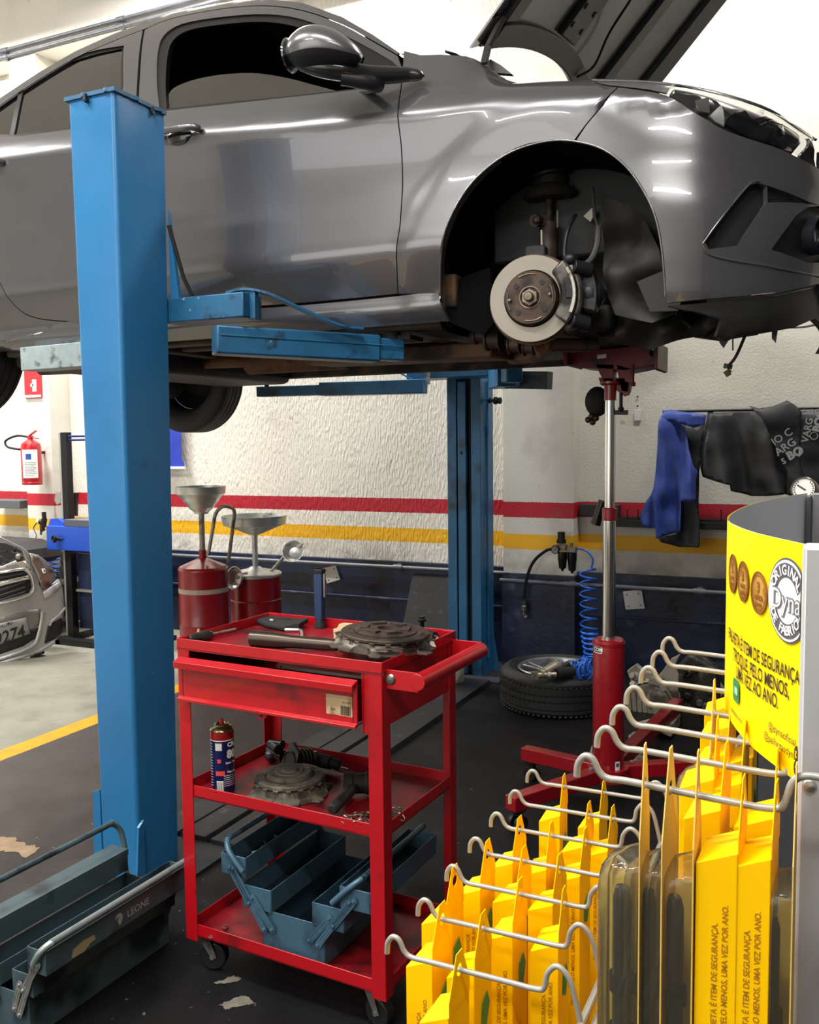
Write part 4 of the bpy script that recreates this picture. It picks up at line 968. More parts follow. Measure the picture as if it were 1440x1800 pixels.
# ---- rear wheels ----
TYRE = mat('tyre_rubber', (26, 26, 27), .62, var=.15, vs=30)
STEEL = mat('steel_rim_dark', (44, 44, 46), .45, .4, var=.2)
def tyre_mesh(R, W, rin, ng=3):
    p = [(rin, -W*.36), (rin+.012, -W*.42), (R*.84, -W*.5), (R*.93, -W*.47), (R*.985, -W*.40)]
    xs = [-.36, -.30, -.29, -.27, -.26, -.10, -.09, -.07, -.06, .06, .07, .09, .10, .26, .27, .29, .30, .36]
    for i, x in enumerate(xs):
        g = 1 if (i % 4 in (2, 3) and 1 < i < 17) else 0
        p.append((R-(.007 if g else 0), x*W))
    p += [(R*.985, W*.40), (R*.93, W*.47), (R*.84, W*.5), (rin+.012, W*.42), (rin, W*.36)]; return p
def wheel(cn, R, W, steel=True, out=-1, label=None, parent=None, name='wheel'):
    rin = R*.62; axw = V((0, 1, 0))
    w = MB().lathe(tyre_mesh(R, W, rin), cn, axw, n=64, cap=False)
    wo = w.build(name, TYRE, parent, smooth=30)
    o = out
    m = MB().lathe([(rin+.004, o*-.36*W), (rin-.01, o*-.3*W), (rin-.02, 0), (rin-.012, o*.3*W), (rin+.006, o*.40*W)], cn, axw, n=48, cap=False)
    m.lathe([(rin-.02, o*.05*W), (rin*.75, o*.22*W), (rin*.55, o*.3*W), (rin*.35, o*.12*W), (.0001, o*.12*W)], cn, axw, n=48, cap=False)
    ro = m.build('rim', STEEL, wo, smooth=35); return wo
rh = 1.735
wheel(V((-3.26, YS+.165, 1.715)), .296, .185, parent=CAR)
fw = wheel(V((-3.24, 2*YC-YS-.10, 1.655)), .292, .18, out=1, parent=CAR)
# rear brake drums and beam axle
m = MB().cyl((-3.32, YS+.2, 1.70), (-3.32, YS+.32, 1.70), .11, n=28).cyl((-3.32, 2*YC-YS-.32, 1.66), (-3.32, 2*YC-YS-.18, 1.66), .11, n=28); m.build('brake_drum', UNDD, CAR)
MB().tube([(-3.32, YS+.25, 1.70), (-3.1, YS+.35, 1.70), (-3.1, 2*YC-YS-.35, 1.68), (-3.32, 2*YC-YS-.25, 1.66)], .04, 10).build('axle_beam', UNDD, CAR)
m = MB(); N_ = 28; cx, cz = -3.32, 1.76
for k in range(N_+1):
    a = math.radians(-16+212*k/N_)
    for y in (YS+.022+.063*(1-max(0, math.sin(a))**.6), YS+.35): m.v.append(V((cx+.35*math.cos(a), y, cz+.35*math.sin(a))))
m.f = [(2*k, 2*k+1, 2*k+3, 2*k+2) for k in range(N_)]; m.mi = [0]*N_; m.build('arch_liner', LINER, CAR, smooth=40)
MB().b6(-2.97, -2.55, 2.62, 4.0, 1.60, 1.70).build('fuel_tank', UNDD, CAR, bevel=.03)
# ================= TRANSMISSION JACK =================
JR = mat('jack_red', (138, 12, 24), .3, var=.1, vs=6, dirt=((84, 14, 20), .33, 12), coat=.4, bump=.05)
JRD = mat('jack_dark_red', (112, 22, 30), .45, .1, var=.2, dirt=((44, 18, 20), .42, 10), bump=.2)
CHROME = mat('chrome_rod', (214, 214, 212), .16, 1.0)
ALU = mat('cast_aluminium', (168, 160, 146), .55, .4, var=.2, vs=14, dirt=((92, 84, 74), .40, 10), bump=.4)
jc = V((-.735, 3.22, 0)); JY = jc.y
jk = thing('transmission_jack', 'tall red transmission jack with chrome rod propping up the front of the raised car', 'jack', jc)
ztop = at(1072, 1122, Y=JY).z
MB().lathe([(.052, .10), (.056, .11), (.056, ztop-.012), (.054, ztop-.004), (.048, ztop)], (jc.x, jc.y, 0), n=36).build('cylinder', JR, jk, smooth=30)
MB().lathe([(.058, ztop-.022), (.058, ztop-.012)], (jc.x, jc.y, 0), n=36).build('cylinder_collar', JR, jk)
zc = at(1072, 904, Y=JY).z; zh = at(1073, 700, Y=JY).z
MB().cyl((jc.x, jc.y, ztop), (jc.x, jc.y, zc+.01), .0235, n=28).cyl((jc.x, jc.y, ztop), (jc.x, jc.y, ztop+.006), .026, n=28).build('lower_rod', CHROME, jk)
MB().cyl((jc.x, jc.y, zc), (jc.x, jc.y, zh), .0185, n=28).build('upper_rod', CHROME, jk)
MB().lathe([(.0235, zc-.022), (.026, zc-.02), (.026, zc+.02), (.022, zc+.024)], (jc.x, jc.y, 0), n=28).build('rod_collar', JR, jk)
# badge on the cylinder (lettering follows the curve)
def curved(mb, txt, size, c, r, ang, z, bold=0., sx=1., rot=0., mi=0, off=.0012):
    vs, fs = textmesh(txt, size, 'CENTER', bold=bold)
    o = []
    for p in vs:
        x, y = p.x*sx, p.y
        if rot: x, y = x*math.cos(rot)-y*math.sin(rot), x*math.sin(rot)+y*math.cos(rot)
        a = ang+x/r; o.append(V((c[0]+(r+off)*math.cos(a), c[1]+(r+off)*math.sin(a), z+y)))
    mb.add(o, fs, mi)
def curved_patch(mb, c, r, a0, a1, z0, z1, off=.0008, n=10, mi=0):
    vs = []; fs = []
    for i in range(n+1):
        a = a0+(a1-a0)*i/n
        for z in (z0, z1): vs.append(V((c[0]+(r+off)*math.cos(a), c[1]+(r+off)*math.sin(a), z)))
    for i in range(n): fs.append((2*i, 2*i+2, 2*i+3, 2*i+1))
    mb.add(vs, fs, mi)
va = math.atan2(-jc.y, -jc.x)           # direction towards the viewer's side
WHT = mat('white_print', (226, 226, 222), .5); BLKP = mat('black_print', (18, 18, 18), .5); REDP = mat('red_print', (190, 30, 36), .5)
zb_ = at(1050, 1142, Y=JY-.05).z
m = MB(); curved_patch(m, jc, .056, va-1.25, va-.45, zb_-.013, zb_+.013); bo = m.build('badge', WHT, jk, smooth=30)
m = MB(); curved_patch(m, jc, .056, va-1.22, va-.5, zb_-.010, zb_+.010, off=.0012); m.build('badge_field', BLKP, bo, smooth=30)
m = MB(); curved(m, 'BOVENAU'[-4:] if False else 'COM', .018, jc, .056, va-.74, zb_, bold=.0006, off=.0018); m.build('badge_lettering', WHT, bo, smooth=0)
zb2 = at(1094, 1350, Y=JY-.05).z
m = MB(); curved_patch(m, jc, .056, va+.45, va+.8, zb2-.016, zb2+.016); bo = m.build('data_plate', WHT, jk, smooth=30)
m = MB(); curved_patch(m, jc, .056, va+.5, va+.75, zb2-.003, zb2+.010, off=.0012); m.build('data_plate_print', mat('grey_print', (90, 92, 96), .5), bo, smooth=30)
# legs and castors
tips = [at(921, 1322, Z=.10), at(897, 1412, Z=.10), at(1192, 1236, Z=.10), at(1225, 1345, Z=.10)]
CW = mat('castor_black', (20, 20, 21), .5)
MB().cyl((jc.x, jc.y, .075), (jc.x, jc.y, .12), .075, n=30).build('hub_plate', JR, jk)
for t in tips:
    d = V((t.x-jc.x, t.y-jc.y, 0)).normalized()
    lg = MB().bar((jc.x+d.x*.04, jc.y+d.y*.04, .098), (t.x, t.y, .098), .05, .05).build('leg', JR, jk, bevel=.003)
    c = V((t.x, t.y, 0))-d*.035
    m = MB().cyl(c+Z3*.052, c+Z3*.074, .016, n=14).lathe([(.028, .068), (.03, .073)], c, n=16)
    n_ = V((-d.y, d.x, 0))
    for s in (-1, 1): m.cyl(c+n_*s*.008+Z3*.026, c+n_*s*.022+Z3*.026, .026, n=20)
    m.bar(c+Z3*.026, c+Z3*.06, .012, .03, up=n_)
    m.build('castor', CW, lg)
    m = MB().lathe([(.009, .124), (.009, .130), (.005, .133)], (jc.x+d.x*.09, jc.y+d.y*.09, 0), n=6); m.build('leg_bolt', mat('bolt_zinc', (170, 168, 160), .35, .8), lg)
# head: sleeve, yoke, saddle plates, clamping screws
a = zh
MB().cyl((jc.x, jc.y, a-.008), (jc.x, jc.y, a+.05), .0215, n=24).lathe([(.03, a+.045), (.036, a+.05), (.036, a+.058), (.02, a+.062)], (jc.x, jc.y, 0), n=20).build('sleeve', JR, jk)
q = lambda x, y, Y=JY: at(x, y, Y=Y)
HD_ = MB()
HD_.prism([q(1046, 640), q(1080, 640), q(1078, 672), q(1064, 676)], (0, .05, 0)).prism([q(1083, 640), q(1112, 648), q(1104, 690), q(1092, 688)], (0, .05, 0))
HD_.prism([q(1052, 664), q(1100, 664), q(1098, 678), q(1056, 676)], (0, .06, 0))
HD_.prism([q(1084, 664), q(1106, 672), q(1107, 694), q(1098, 697), q(1076, 680)], (0, .008, 0))
HD_.build('tilt_yoke', JRD, jk, smooth=0, bevel=.002)
m = MB(); m.prism([q(992, 622), q(1126, 606), q(1152, 618), q(1152, 640), q(1130, 646), q(1100, 652), q(1020, 646), q(992, 638)], (0, .16, 0))
m.build('saddle_plate', JRD, jk, smooth=0, bevel=.003)
m = MB(); m.prism([q(990, 612, JY-.05), q(998, 612, JY-.05), q(998, 640, JY-.05), q(994, 643, JY-.05), q(990, 636, JY-.05)], (0, .22, 0)); m.prism([q(1118, 578, JY-.04), q(1126, 578, JY-.04), q(1144, 626, JY-.04), q(1118, 608, JY-.04)], (0, .2, 0)); m.prism([q(1149, 606, JY-.04), q(1157, 602, JY-.04), q(1156, 648, JY-.04), q(1150, 650, JY-.04)], (0, .2, 0))
m.build('saddle_side', JRD, jk, smooth=0, bevel=.002)
m = MB(); m.prism([q(1050, 624, JY-.006), q(1066, 622, JY-.006), q(1066, 629, JY-.006), q(1050, 631, JY-.006)], (0, .002, 0)); m.build('saddle_label', WHT, jk, smooth=0)
m = MB(); m.cyl(q(1092, 690), q(1092, 722), .006, n=10).bar(q(1082, 725), q(1104, 725), .012, .016).cyl(q(1092, 716), q(1092, 724), .011, n=6); m.build('tilt_screw', BLKM, jk)
m = MB(); m.cyl(q(1113, 640), q(1113, 676), .005, n=10).cyl(q(1113, 672), q(1113, 679), .009, n=8); m.build('tilt_screw', JRD, jk)
# black air tool hanging beside the head
hk = thing('rubber_mount', 'black rounded rubber part hanging by the jack head on the left of the chrome rod', 'car part', q(1050, 740, JY+.1))
m = MB().sph(q(1050, 706, JY+.1), (.045, .04, .055), 20); m.build('body', RUBB, hk, smooth=60)
m = MB()
for x, y in ((1034, 738), (1042, 742), (1048, 735), (1040, 732)): m.sph(q(x, y, JY+.08), .012, 10)
m.build('bolt_cluster', mat('oily_brass', (70, 62, 50), .35, .7), hk)
# ================= WHEEL LYING ON THE FLOOR =================
wc = V((-1.235, 4.31, 0)); WR = .285; WW = .19
wt = thing('spare_tyre', 'black tyre with silver alloy rim lying flat on the floor behind the jack', 'wheel', wc)
def tread(R, W, rin, c, parent, n=96):
    w = MB().lathe([(r, z+W/2) for r, z in tyre_mesh(R, W, rin)], c, (0, 0, 1), n=n, cap=False); to = w.build('tyre', TYRE, parent, smooth=28)
    m = MB()
    for k in range(70):
        a = 2*PI*k/70; d = V((math.cos(a), math.sin(a), 0)); t = V((-d.y, d.x, 0))
        for z, zz in ((.80, .98), (.02, .2)): m.bar(c+d*(R*.965)+Z3*W*(z+.02), c+d*(R*.995)+Z3*W*(z-.04 if z > .5 else z+.06), .009, .010, up=t)
        m.bar(c+d*(R-.002)+Z3*W*.30+t*.004, c+d*(R-.002)+Z3*W*.44-t*.004, .004, .008, up=d)
        m.bar(c+d*(R-.002)+Z3*W*.56+t*.004, c+d*(R-.002)+Z3*W*.70-t*.004, .004, .008, up=d)
    tb = m.build('tread_block', TYRE, to, smooth=0); tb['kind'] = 'stuff'; return to
tread(WR, WW, WR*.66, wc, wt)
RIM = mat('alloy_rim', (176, 178, 180), .28, .75, dirt=((96, 94, 90), .34, 14))
m = MB(); zr = WW-.012; rin = WR*.665
m.lathe([(rin+.008, zr+.004), (rin+.004, zr+.008), (rin-.006, zr+.004), (rin-.012, zr-.02), (rin-.02, .02)], wc, n=64, cap=False)
ro = m.build('rim', RIM, wt, smooth=40)
m = MB()
for k in range(5):
    a = 2*PI*k/5+.4; 
    for s in (-.17, .17):
        d0 = V((math.cos(a), math.sin(a), 0)); d1 = V((math.cos(a+s), math.sin(a+s), 0))
        m.bar(wc+d0*.03+Z3*(zr-.028), wc+d1*(rin-.006)+Z3*(zr-.006), .026, .014)
m.lathe([(.045, zr-.04), (.045, zr-.02), (.03, zr-.012), (.0001, zr-.012)], wc, n=28)
m.build('spoke', RIM, ro, smooth=30, bevel=.003)
m = MB().lathe([(.0001, .03), (rin-.02, .03)], wc, n=32); m.build('rim_shade_disc', mat('rim_shadow', (40, 40, 42), .6), ro)  # dark disc colours in the shade behind the spokes
# air impact gun lying on the rim
gun = thing('impact_wrench', 'silver and black air impact wrench lying on the alloy rim', 'power tool', at(965, 1180, Z=WW))
GZ = WW+.03
def on(x, y, z=GZ): return at(x, y, Z=z)
m = MB(); a = on(950, 1186); b = on(976, 1172, GZ+.02); m.cyl(a, b, .024, .026, n=18); m.cyl(a-(b-a)*.25, a, .014, n=8); m.cyl(b, b+(b-a)*.12, .029, n=18)
m.build('hammer_case', mat('tool_alloy', (178, 170, 154), .35, .8, dirt=((110, 98, 80), .36, 30)), gun, smooth=40)
m = MB(); a = on(937, 1187); b = on(978, 1186); m.bar(on(934, 1187), on(946, 1187), .03, .03).cyl(a, b, .013, n=12).cyl(on(962, 1187), on(968, 1187), .02, n=12); m.build('socket_extension', mat('tool_alloy', (178, 170, 154), .35, .8), gun, smooth=40)
m = MB(); m.cyl(on(978, 1184), on(1008, 1180), .026, n=16).bar(on(985, 1180), on(1003, 1168, GZ+.03), .035, .04); m.build('grip', RUBB, gun, bevel=.006)
# ================= GEARBOX PARTS ON THE FLOOR =================
gb = thing('gearbox_housing', 'large cast aluminium gearbox with bell housing on the floor behind the red jack', 'car part', at(1150, 1270, Z=0))
gy = 4.34
def gq(x, y, Y=gy): return at(x, y, Y=Y)
bell = [(1102, 1255), (1112, 1290), (1150, 1286), (1180, 1262), (1192, 1240), (1193, 1185), (1186, 1172), (1196, 1150), (1180, 1158), (1164, 1180), (1150, 1196), (1130, 1205), (1108, 1230)]
m = MB().prism([gq(x, y) for x, y in bell], (0, .02, 0)); 
m.build('bell_flange', ALU, gb, smooth=0, bevel=.004)
cc = gq(1146, 1240); R0 = .12
m = MB().lathe([(R0, 0), (R0*.96, -.02), (R0*.8, .05), (R0*.55, .12), (R0*.5, .2)], cc, (.25, 1, 0), n=36, cap=False); m.lathe([(R0*.3, .02), (R0*.3, .2)], cc, (.25, 1, 0), n=20)
m.lathe([(R0*.9, -.015), (R0*.55, .03), (R0*.25, .03), (R0*.2, .0), (R0*.0001, .0)], cc, (.25, 1, 0), n=28); m.build('bell_housing', ALU, gb, smooth=30)
random.seed(11); m = MB()
for k in range(16):
    x = random.uniform(1100, 1185); y = random.uniform(1180, 1285); p = gq(x, y, gy-.03+random.uniform(0, .1)); s = random.uniform(.02, .05)
    (m.box(p, (s*1.6, s, s), R=Matrix.Rotation(random.uniform(0, 3), 3, V((random.random(), 1, random.random())))) if k % 2 else m.lathe([(s*.5, 0), (s*.55, s*.3), (s*.35, s*.6), (s*.35, s)], p, (random.uniform(-1, 1), -1, random.uniform(-.3, 1)), n=14))
m.build('casing_boss', ALU, gb, smooth=30, bevel=.003)
m = MB()
for k in range(7): 
    x0 = 1104+k*9; m.bar(gq(x0, 1215-6*math.sin(k), gy-.02), gq(x0+4, 1262, gy-.02), .006, .02)
m.build('casing_rib', ALU, gb)
MB().prism([gq(x, y, gy+.06) for x, y in ((1102, 1180), (1118, 1168), (1132, 1180), (1150, 1183), (1135, 1198), (1112, 1206))], (0, .04, 0)).build('mounting_lug', ALU, gb, bevel=.004)
g2 = thing('engine_block_part', 'dark grimy engine part standing behind the aluminium gearbox', 'car part', at(1215, 1240, Z=0))
GRI = mat('grimy_casting', (50, 48, 46), .6, .4, var=.4, vs=10, dirt=((108, 102, 92), .40, 14), bump=.5)
m = MB(); m.prism([gq(x, y, 4.52) for x, y in ((1190, 1172), (1212, 1152), (1240, 1165), (1262, 1180), (1262, 1235), (1235, 1262), (1200, 1250), (1188, 1210))], (0, .12, 0)); m.build('casting', GRI, g2, smooth=0, bevel=.01)
m = MB()
for k in range(10): m.lathe([(.016, 0), (.02, .01), (.012, .02), (.012, .03)], gq(random.uniform(1196, 1256), random.uniform(1168, 1245), 4.52), (0, -1, 0), n=12)
m.build('boss', GRI, g2, smooth=30)
g3 = tag(MB().prism([gq(x, y, 4.7) for x, y in ((1236, 1156), (1248, 1150), (1255, 1156), (1264, 1150), (1274, 1165), (1270, 1180), (1258, 1172), (1248, 1180), (1238, 1170))], (0, .03, 0)).build('gearbox_cover', ALU, smooth=0, bevel=.004), 'small jagged aluminium cover leaning by the navy wall behind the display rack', 'car part')
g3.location.z = 0
# clutch release parts, brackets
rb = thing('release_bearing', 'round ribbed bearing part on the floor right of the jack cylinder', 'car part', at(1122, 1318, Z=0))
cb_ = at(1122, 1300, Z=.05)
m = MB()
for z in (.0, .014, .028, .042): m.lathe([(.034, z), (.04, z+.003), (.04, z+.009), (.034, z+.012)], V((cb_.x, cb_.y, .012)), n=28)
m.lathe([(.028, .05), (.028, .075), (.02, .075)], V((cb_.x, cb_.y, 0)), n=24); m.build('ring', ALU, rb, smooth=30)
m = MB().sph(at(1113, 1315, Z=.02)+V((0, -.02, 0)), (.03, .025, .022), 12); m.lathe([(.012, 0), (.012, .012)], at(1113, 1308, Z=.035), (-.2, -1, .2), n=12); m.build('clamp_lug', GRI, rb)
sr = thing('sprung_bracket', 'flat aluminium bracket with small springs on the floor under the rear jack leg', 'car part', at(1160, 1275, Z=0))
m = MB().prism([at(x, y, Z=.02) for x, y in ((1122, 1276), (1160, 1266), (1180, 1280), (1176, 1290), (1130, 1286))], (0, 0, .02)); m.prism([at(x, y, Z=.02) for x, y in ((1165, 1290), (1190, 1262), (1196, 1275), (1180, 1296))], (0, 0, .05)); m.build('plate', ALU, sr, smooth=0, bevel=.003)
m = MB()
for x in (1162, 1172): 
    c = at(x, 1288, Z=.02); m.tube([c+V((.008*math.cos(t), .008*math.sin(t), .0012*t)) for t in range(0, 36)], .0025, 6)
m.build('spring', mat('bolt_zinc', (170, 168, 160), .35, .8), sr)
tag(MB().prism([at(x, y, Z=.01) for x, y in ((1034, 1352), (1040, 1330), (1050, 1325), (1056, 1340), (1052, 1358))], (0, 0, .05)).build('aluminium_bracket', ALU, smooth=0, bevel=.006), 'small aluminium bracket on the floor just left of the jack base', 'car part')
tag(MB().prism([at(x, y, Z=.005) for x, y in ((1098, 1335), (1126, 1326), (1140, 1336), (1130, 1344), (1102, 1350))], (0, 0, .004)).build('paper_scrap', mat('grubby_paper', (170, 164, 152), .8, dirt=((90, 86, 80), .45, 40)), smooth=0), 'small grubby paper lying by the jack base', 'paper')
tag(MB().sph(at(968, 1386, Z=.02), (.03, .022, .018), 14).sph(at(978, 1390, Z=.02), (.02, .015, .015), 10).build('crumpled_cloth', mat('pale_cloth', (160, 146, 140), .9, bump=.5)), 'small crumpled pale cloth on the floor between the front jack legs', 'cloth')
# bucket by the far post
bk = thing('paint_bucket', 'dirty white paint bucket in front of the far lift post', 'bucket', (-1.845, 4.42, 0))
BKM = mat('dirty_white_plastic', (196, 190, 180), .6, dirt=[((120, 110, 96), .42, 16), ((70, 90, 150), .3, 9)])
m = MB().lathe([(.058, .0), (.060, .004), (.066, .15), (.070, .152), (.070, .165), (.066, .166), (.064, .16), (.057, .006), (.0001, .006)], (-1.845, 4.42, .014), n=32); m.build('pail', BKM, bk, smooth=40)
m = MB().tube(arc((-1.845, 4.42, .165), .07, PI, 2*PI, 16, x=(1, 0, 0), y=(0, .6, .8)), .002, 6); m.build('handle', BLKM, bk)
m = MB().lathe([(.0001, .12), (.06, .12)], (-1.845, 4.42, .014), n=24); m.build('contents', mat('pail_contents', (60, 54, 50), .5), bk)
pb_ = tag(MB().prism([V((at(712, 1100, Y=4.93).x, 4.80, 0)), V((at(800, 1100, Y=4.93).x, 4.80, 0)), V((at(800, 1100, Y=4.93).x, 4.98, .50)), V((at(722, 1015, Y=4.95).x, 4.98, .50))], (0, .01, 0)).build('leaning_board', mat('black_board', (20, 20, 21), .6, var=.3, vs=6, dirt=((56, 50, 44), .34, 30)), smooth=0, bevel=.003), 'black rectangular board leaning on the navy wall left of the far lift post', 'board')
bx_ = tag(MB().prism([V((-1.955, 4.58, .0)), V((-1.90, 4.58, .0)), V((-1.90, 4.58, .12)), V((-1.955, 4.58, .12))], (0, .004, 0)).build('pink_label_card', mat('pink_card', (210, 168, 168), .7), smooth=0), 'small pale pink card between the paint bucket and the far post', 'card')
# ================= WALL ITEMS =================
# clothes line with jackets
LY = 4.86
zl = at(1245, 722, Y=LY).z
ln = thing('clothes_rail', 'thin rail on the back wall from which the jackets hang', 'rail', (at(1170, 722, Y=LY).x, LY, zl))
x0, x1 = at(1165, 722, Y=LY).x, 1.2
MB().cyl((x0, LY, zl), (x1, LY, zl), .007, n=10).build('rod', BLKM, ln)
for x in (x0+.02, .5, 1.15): MB().cyl((x, LY, zl), (x, YW, zl), .008, n=8).build('bracket', BLKM, ln)
def cloth(name, ol, Y, m, amp, fx, ph, parent, holes=(), th=.004, curl=0., lbl=None, step=.018):
    P = [at(x, y, Y=Y) for x, y in ol]; vs, fs = fill([(p.x, p.z) for p in P], step)
    ztop = max(v.y for v in vs); zlow = min(v.y for v in vs)
    o = []
    for v in vs:
        t = (ztop-v.y)/max(.01, ztop-zlow)
        fold = amp*(.25+.75*t)*(math.sin(v.x*fx+ph+1.1*math.sin(v.y*7+ph))+.45*math.sin(v.x*fx*2.3+v.y*9+ph*2))
        nn = noise.noise(V((v.x*9, v.y*9, ph)))*.018
        o.append(V((v.x, Y+fold+nn-.02*math.sin(min(1, t*6)*PI/2), v.y)))
    mb = MB().add(o, fs); ob = mb.build(name, m, parent, smooth=70, label=lbl)
    s = ob.modifiers.new('thick', 'SOLIDIFY'); s.thickness = th; return ob
BLUC = mat('blue_workcloth', (50, 72, 150), .55, var=.12, vs=30, bump=.15, bs=300)
BLKC = mat('black_workcloth', (32, 32, 34), .55, var=.15, vs=20, bump=.15, bs=200)
jb = thing('work_jacket', 'blue work jacket with black lining hanging on the wall rail', 'jacket', at(1190, 960, Y=LY))
cloth('sleeve', [(1168, 722), (1180, 720), (1200, 724), (1235, 728), (1243, 730), (1240, 745), (1222, 752), (1195, 744), (1178, 738), (1162, 760), (1160, 745)], LY-.03, BLUC, .006, 30, 1, jb)
cloth('body', [(1168, 722), (1185, 735), (1200, 745), (1205, 755), (1212, 790), (1222, 820), (1228, 828), (1225, 845), (1224, 870), (1226, 882), (1198, 880), (1197, 934), (1158, 945), (1155, 905), (1150, 870), (1154, 820), (1157, 770), (1160, 740)], LY-.03, BLUC, .030, 42, 2, jb)
cloth('lining', [(1200, 742), (1225, 750), (1240, 742), (1236, 790), (1230, 830), (1229, 880), (1232, 955), (1230, 961), (1195, 961), (1165, 952), (1158, 944), (1190, 938), (1196, 880), (1205, 800)], LY+.012, BLKC, .010, 30, 3, jb)
cloth('cuff', [(1150, 855), (1156, 870), (1156, 925), (1145, 928), (1132, 924), (1126, 905), (1135, 885), (1145, 870)], LY+.0, BLUC, .016, 60, 4, jb)
jk1 = thing('black_jacket', 'plain black jacket hanging on the wall rail right of the blue jacket', 'jacket', at(1290, 875, Y=LY))
cloth('body', [(1250, 726), (1300, 723), (1340, 722), (1372, 722), (1380, 780), (1388, 840), (1380, 868), (1350, 872), (1320, 872), (1288, 862), (1286, 852), (1260, 846), (1236, 838), (1240, 790), (1245, 750)], LY-.035, BLKC, .032, 24, 5, jk1)
cloth('lining', [(1244, 724), (1254, 724), (1244, 800), (1236, 838), (1232, 820), (1238, 770)], LY-.01, mat('jacket_edge', (20, 20, 22), .7), .004, 20, 1, jk1)
jk2 = thing('printed_jacket', 'black jacket with white lettering and a turned up collar on the wall rail', 'jacket', at(1380, 860, Y=LY))
P2 = [(1317, 713), (1335, 718), (1360, 714), (1384, 704), (1398, 712), (1410, 724), (1408, 760), (1404, 800), (1412, 835), (1418, 846), (1400, 850), (1384, 828), (1376, 815), (1366, 790), (1352, 760), (1340, 735)]
cloth('body', P2, LY-.075, BLKC, .006, 24, 6, jk2)
jk3 = thing('printed_jacket', 'black jacket printed with white words at the right edge above the pressure gauge', 'jacket', at(1430, 860, Y=LY))
cloth('body', [(1400, 722), (1470, 720), (1480, 800), (1470, 880), (1420, 880), (1380, 868), (1384, 830), (1408, 800)], LY-.05, BLKC, .010, 20, 7, jk3)
GP = mat('grey_print_cloth', (150, 150, 152), .7)
m = MB()
def wt_(txt, x, y, size, ang, Y, bold=0., mi=0):
    c, s = math.cos(ang), math.sin(ang); text_on(m, txt, size, at(x, y, Y=Y), V((c, 0, s)), V((-s, 0, c)), bold=bold)
wt_('ARG', 1381, 786, .052, .62, LY-.110, .001)
wt_('IO C', 1375, 768, .05, .6, LY-.110, .0005)
wt_('BO', 1398, 797, .055, .5, LY-.112, .003)
wt_('S', 1378, 811, .04, .5, LY-.110, .001)
m.build('lettering', GP, jk2, smooth=0)
m = MB(); wt_('VARG', 1420, 756, .045, 1.4, LY-.085, .001); wt_('BOS', 1440, 742, .05, 1.35, LY-.088, .003); wt_('CARG', 1425, 724, .03, -.0, LY-.085, .001); m.lathe([(.019, 0), (.019, .001), (.015, .001)], at(1431, 766, Y=LY-.085), (0, -1, 0), n=20, cap=False)
m.build('lettering', GP, jk3, smooth=0)
# black steel rail below the jackets with a bracket and a dark torch-like holder
rl_ = thing('wall_rail', 'black steel rail on the back wall below the hung jackets', 'rail', at(1180, 925, Y=4.93))
a = at(1084, 920, Y=4.94); b = at(1300, 933, Y=4.94)
MB().b6(a.x, .9, 4.93, 5.04, a.z-.018, a.z+.018).b6(a.x-.05, .9, 4.99, 5.05, a.z+.01, a.z+.03).build('beam', BLKM, rl_, bevel=.002)
a2 = at(1018, 896, Y=5.0)
MB().b6(a2.x, a.x, 5.0, 5.05, a2.z-.035, a2.z+.03).build('end_plate', mat('dark_bracket', (38, 32, 32), .6), rl_, bevel=.003)
m = MB()
for x in (1103, 1122, 1268): p = at(x, 905, Y=4.97); m.cyl(p-Z3*.03, p+Z3*.03, .003, n=6)
m.build('hook', BLKM, rl_)
tag(MB().cyl(at(1060, 880, Y=4.6), at(1047, 922, Y=4.6), .022, .026, n=20).build('black_sleeve', mat('gloss_black', (26, 24, 22), .25)), 'black tube leaning behind the red collar of the jack rod', 'tube')
# two light switch plates and small fittings
def plate(ol, Y, lb, name='switch_plate'):
    P = [at(x, y, Y=Y) for x, y in ol]; t = thing(name, lb, 'switch plate', P[3]); MB().prism(P, (0, .006, 0)).build('cover', mat('white_plastic', (206, 204, 200), .45), t, smooth=0, bevel=.002)
    c = sum(P, V())/4; m = MB()
    for p in P: q = c+(p-c)*.62; m.lathe([(.004, 0), (.004, .0015)], q, (0, -1, 0), n=10)
    m.build('screw', BLKM, t)
plate([(567, 999), (590, 994), (598, 1019), (575, 1026)], 4.99, 'white cover plate hanging crooked on the navy wall above the tool trolley')
plate([(1095, 1040), (1128, 1037), (1134, 1070), (1100, 1072)], 4.99, 'white cover plate on the navy wall right of the chrome rod')
sw = thing('conduit_outlet', 'tiny white wall fitting left of the blue jacket', 'fitting', at(1120, 738, Y=5.04))
m = MB(); c = at(1121, 730, Y=5.045); m.box(c-Z3*.0, (.035, .014, .06)); m.build('box', mat('white_plastic', (206, 204, 200), .45), sw, bevel=.002)
m = MB(); 
for z in (.05, .10): m.lathe([(.005, 0), (.005, .003)], c+V((0, -.001, z)), (0, -1, 0), n=10)
m.build('screw_hole', BLKM, sw)
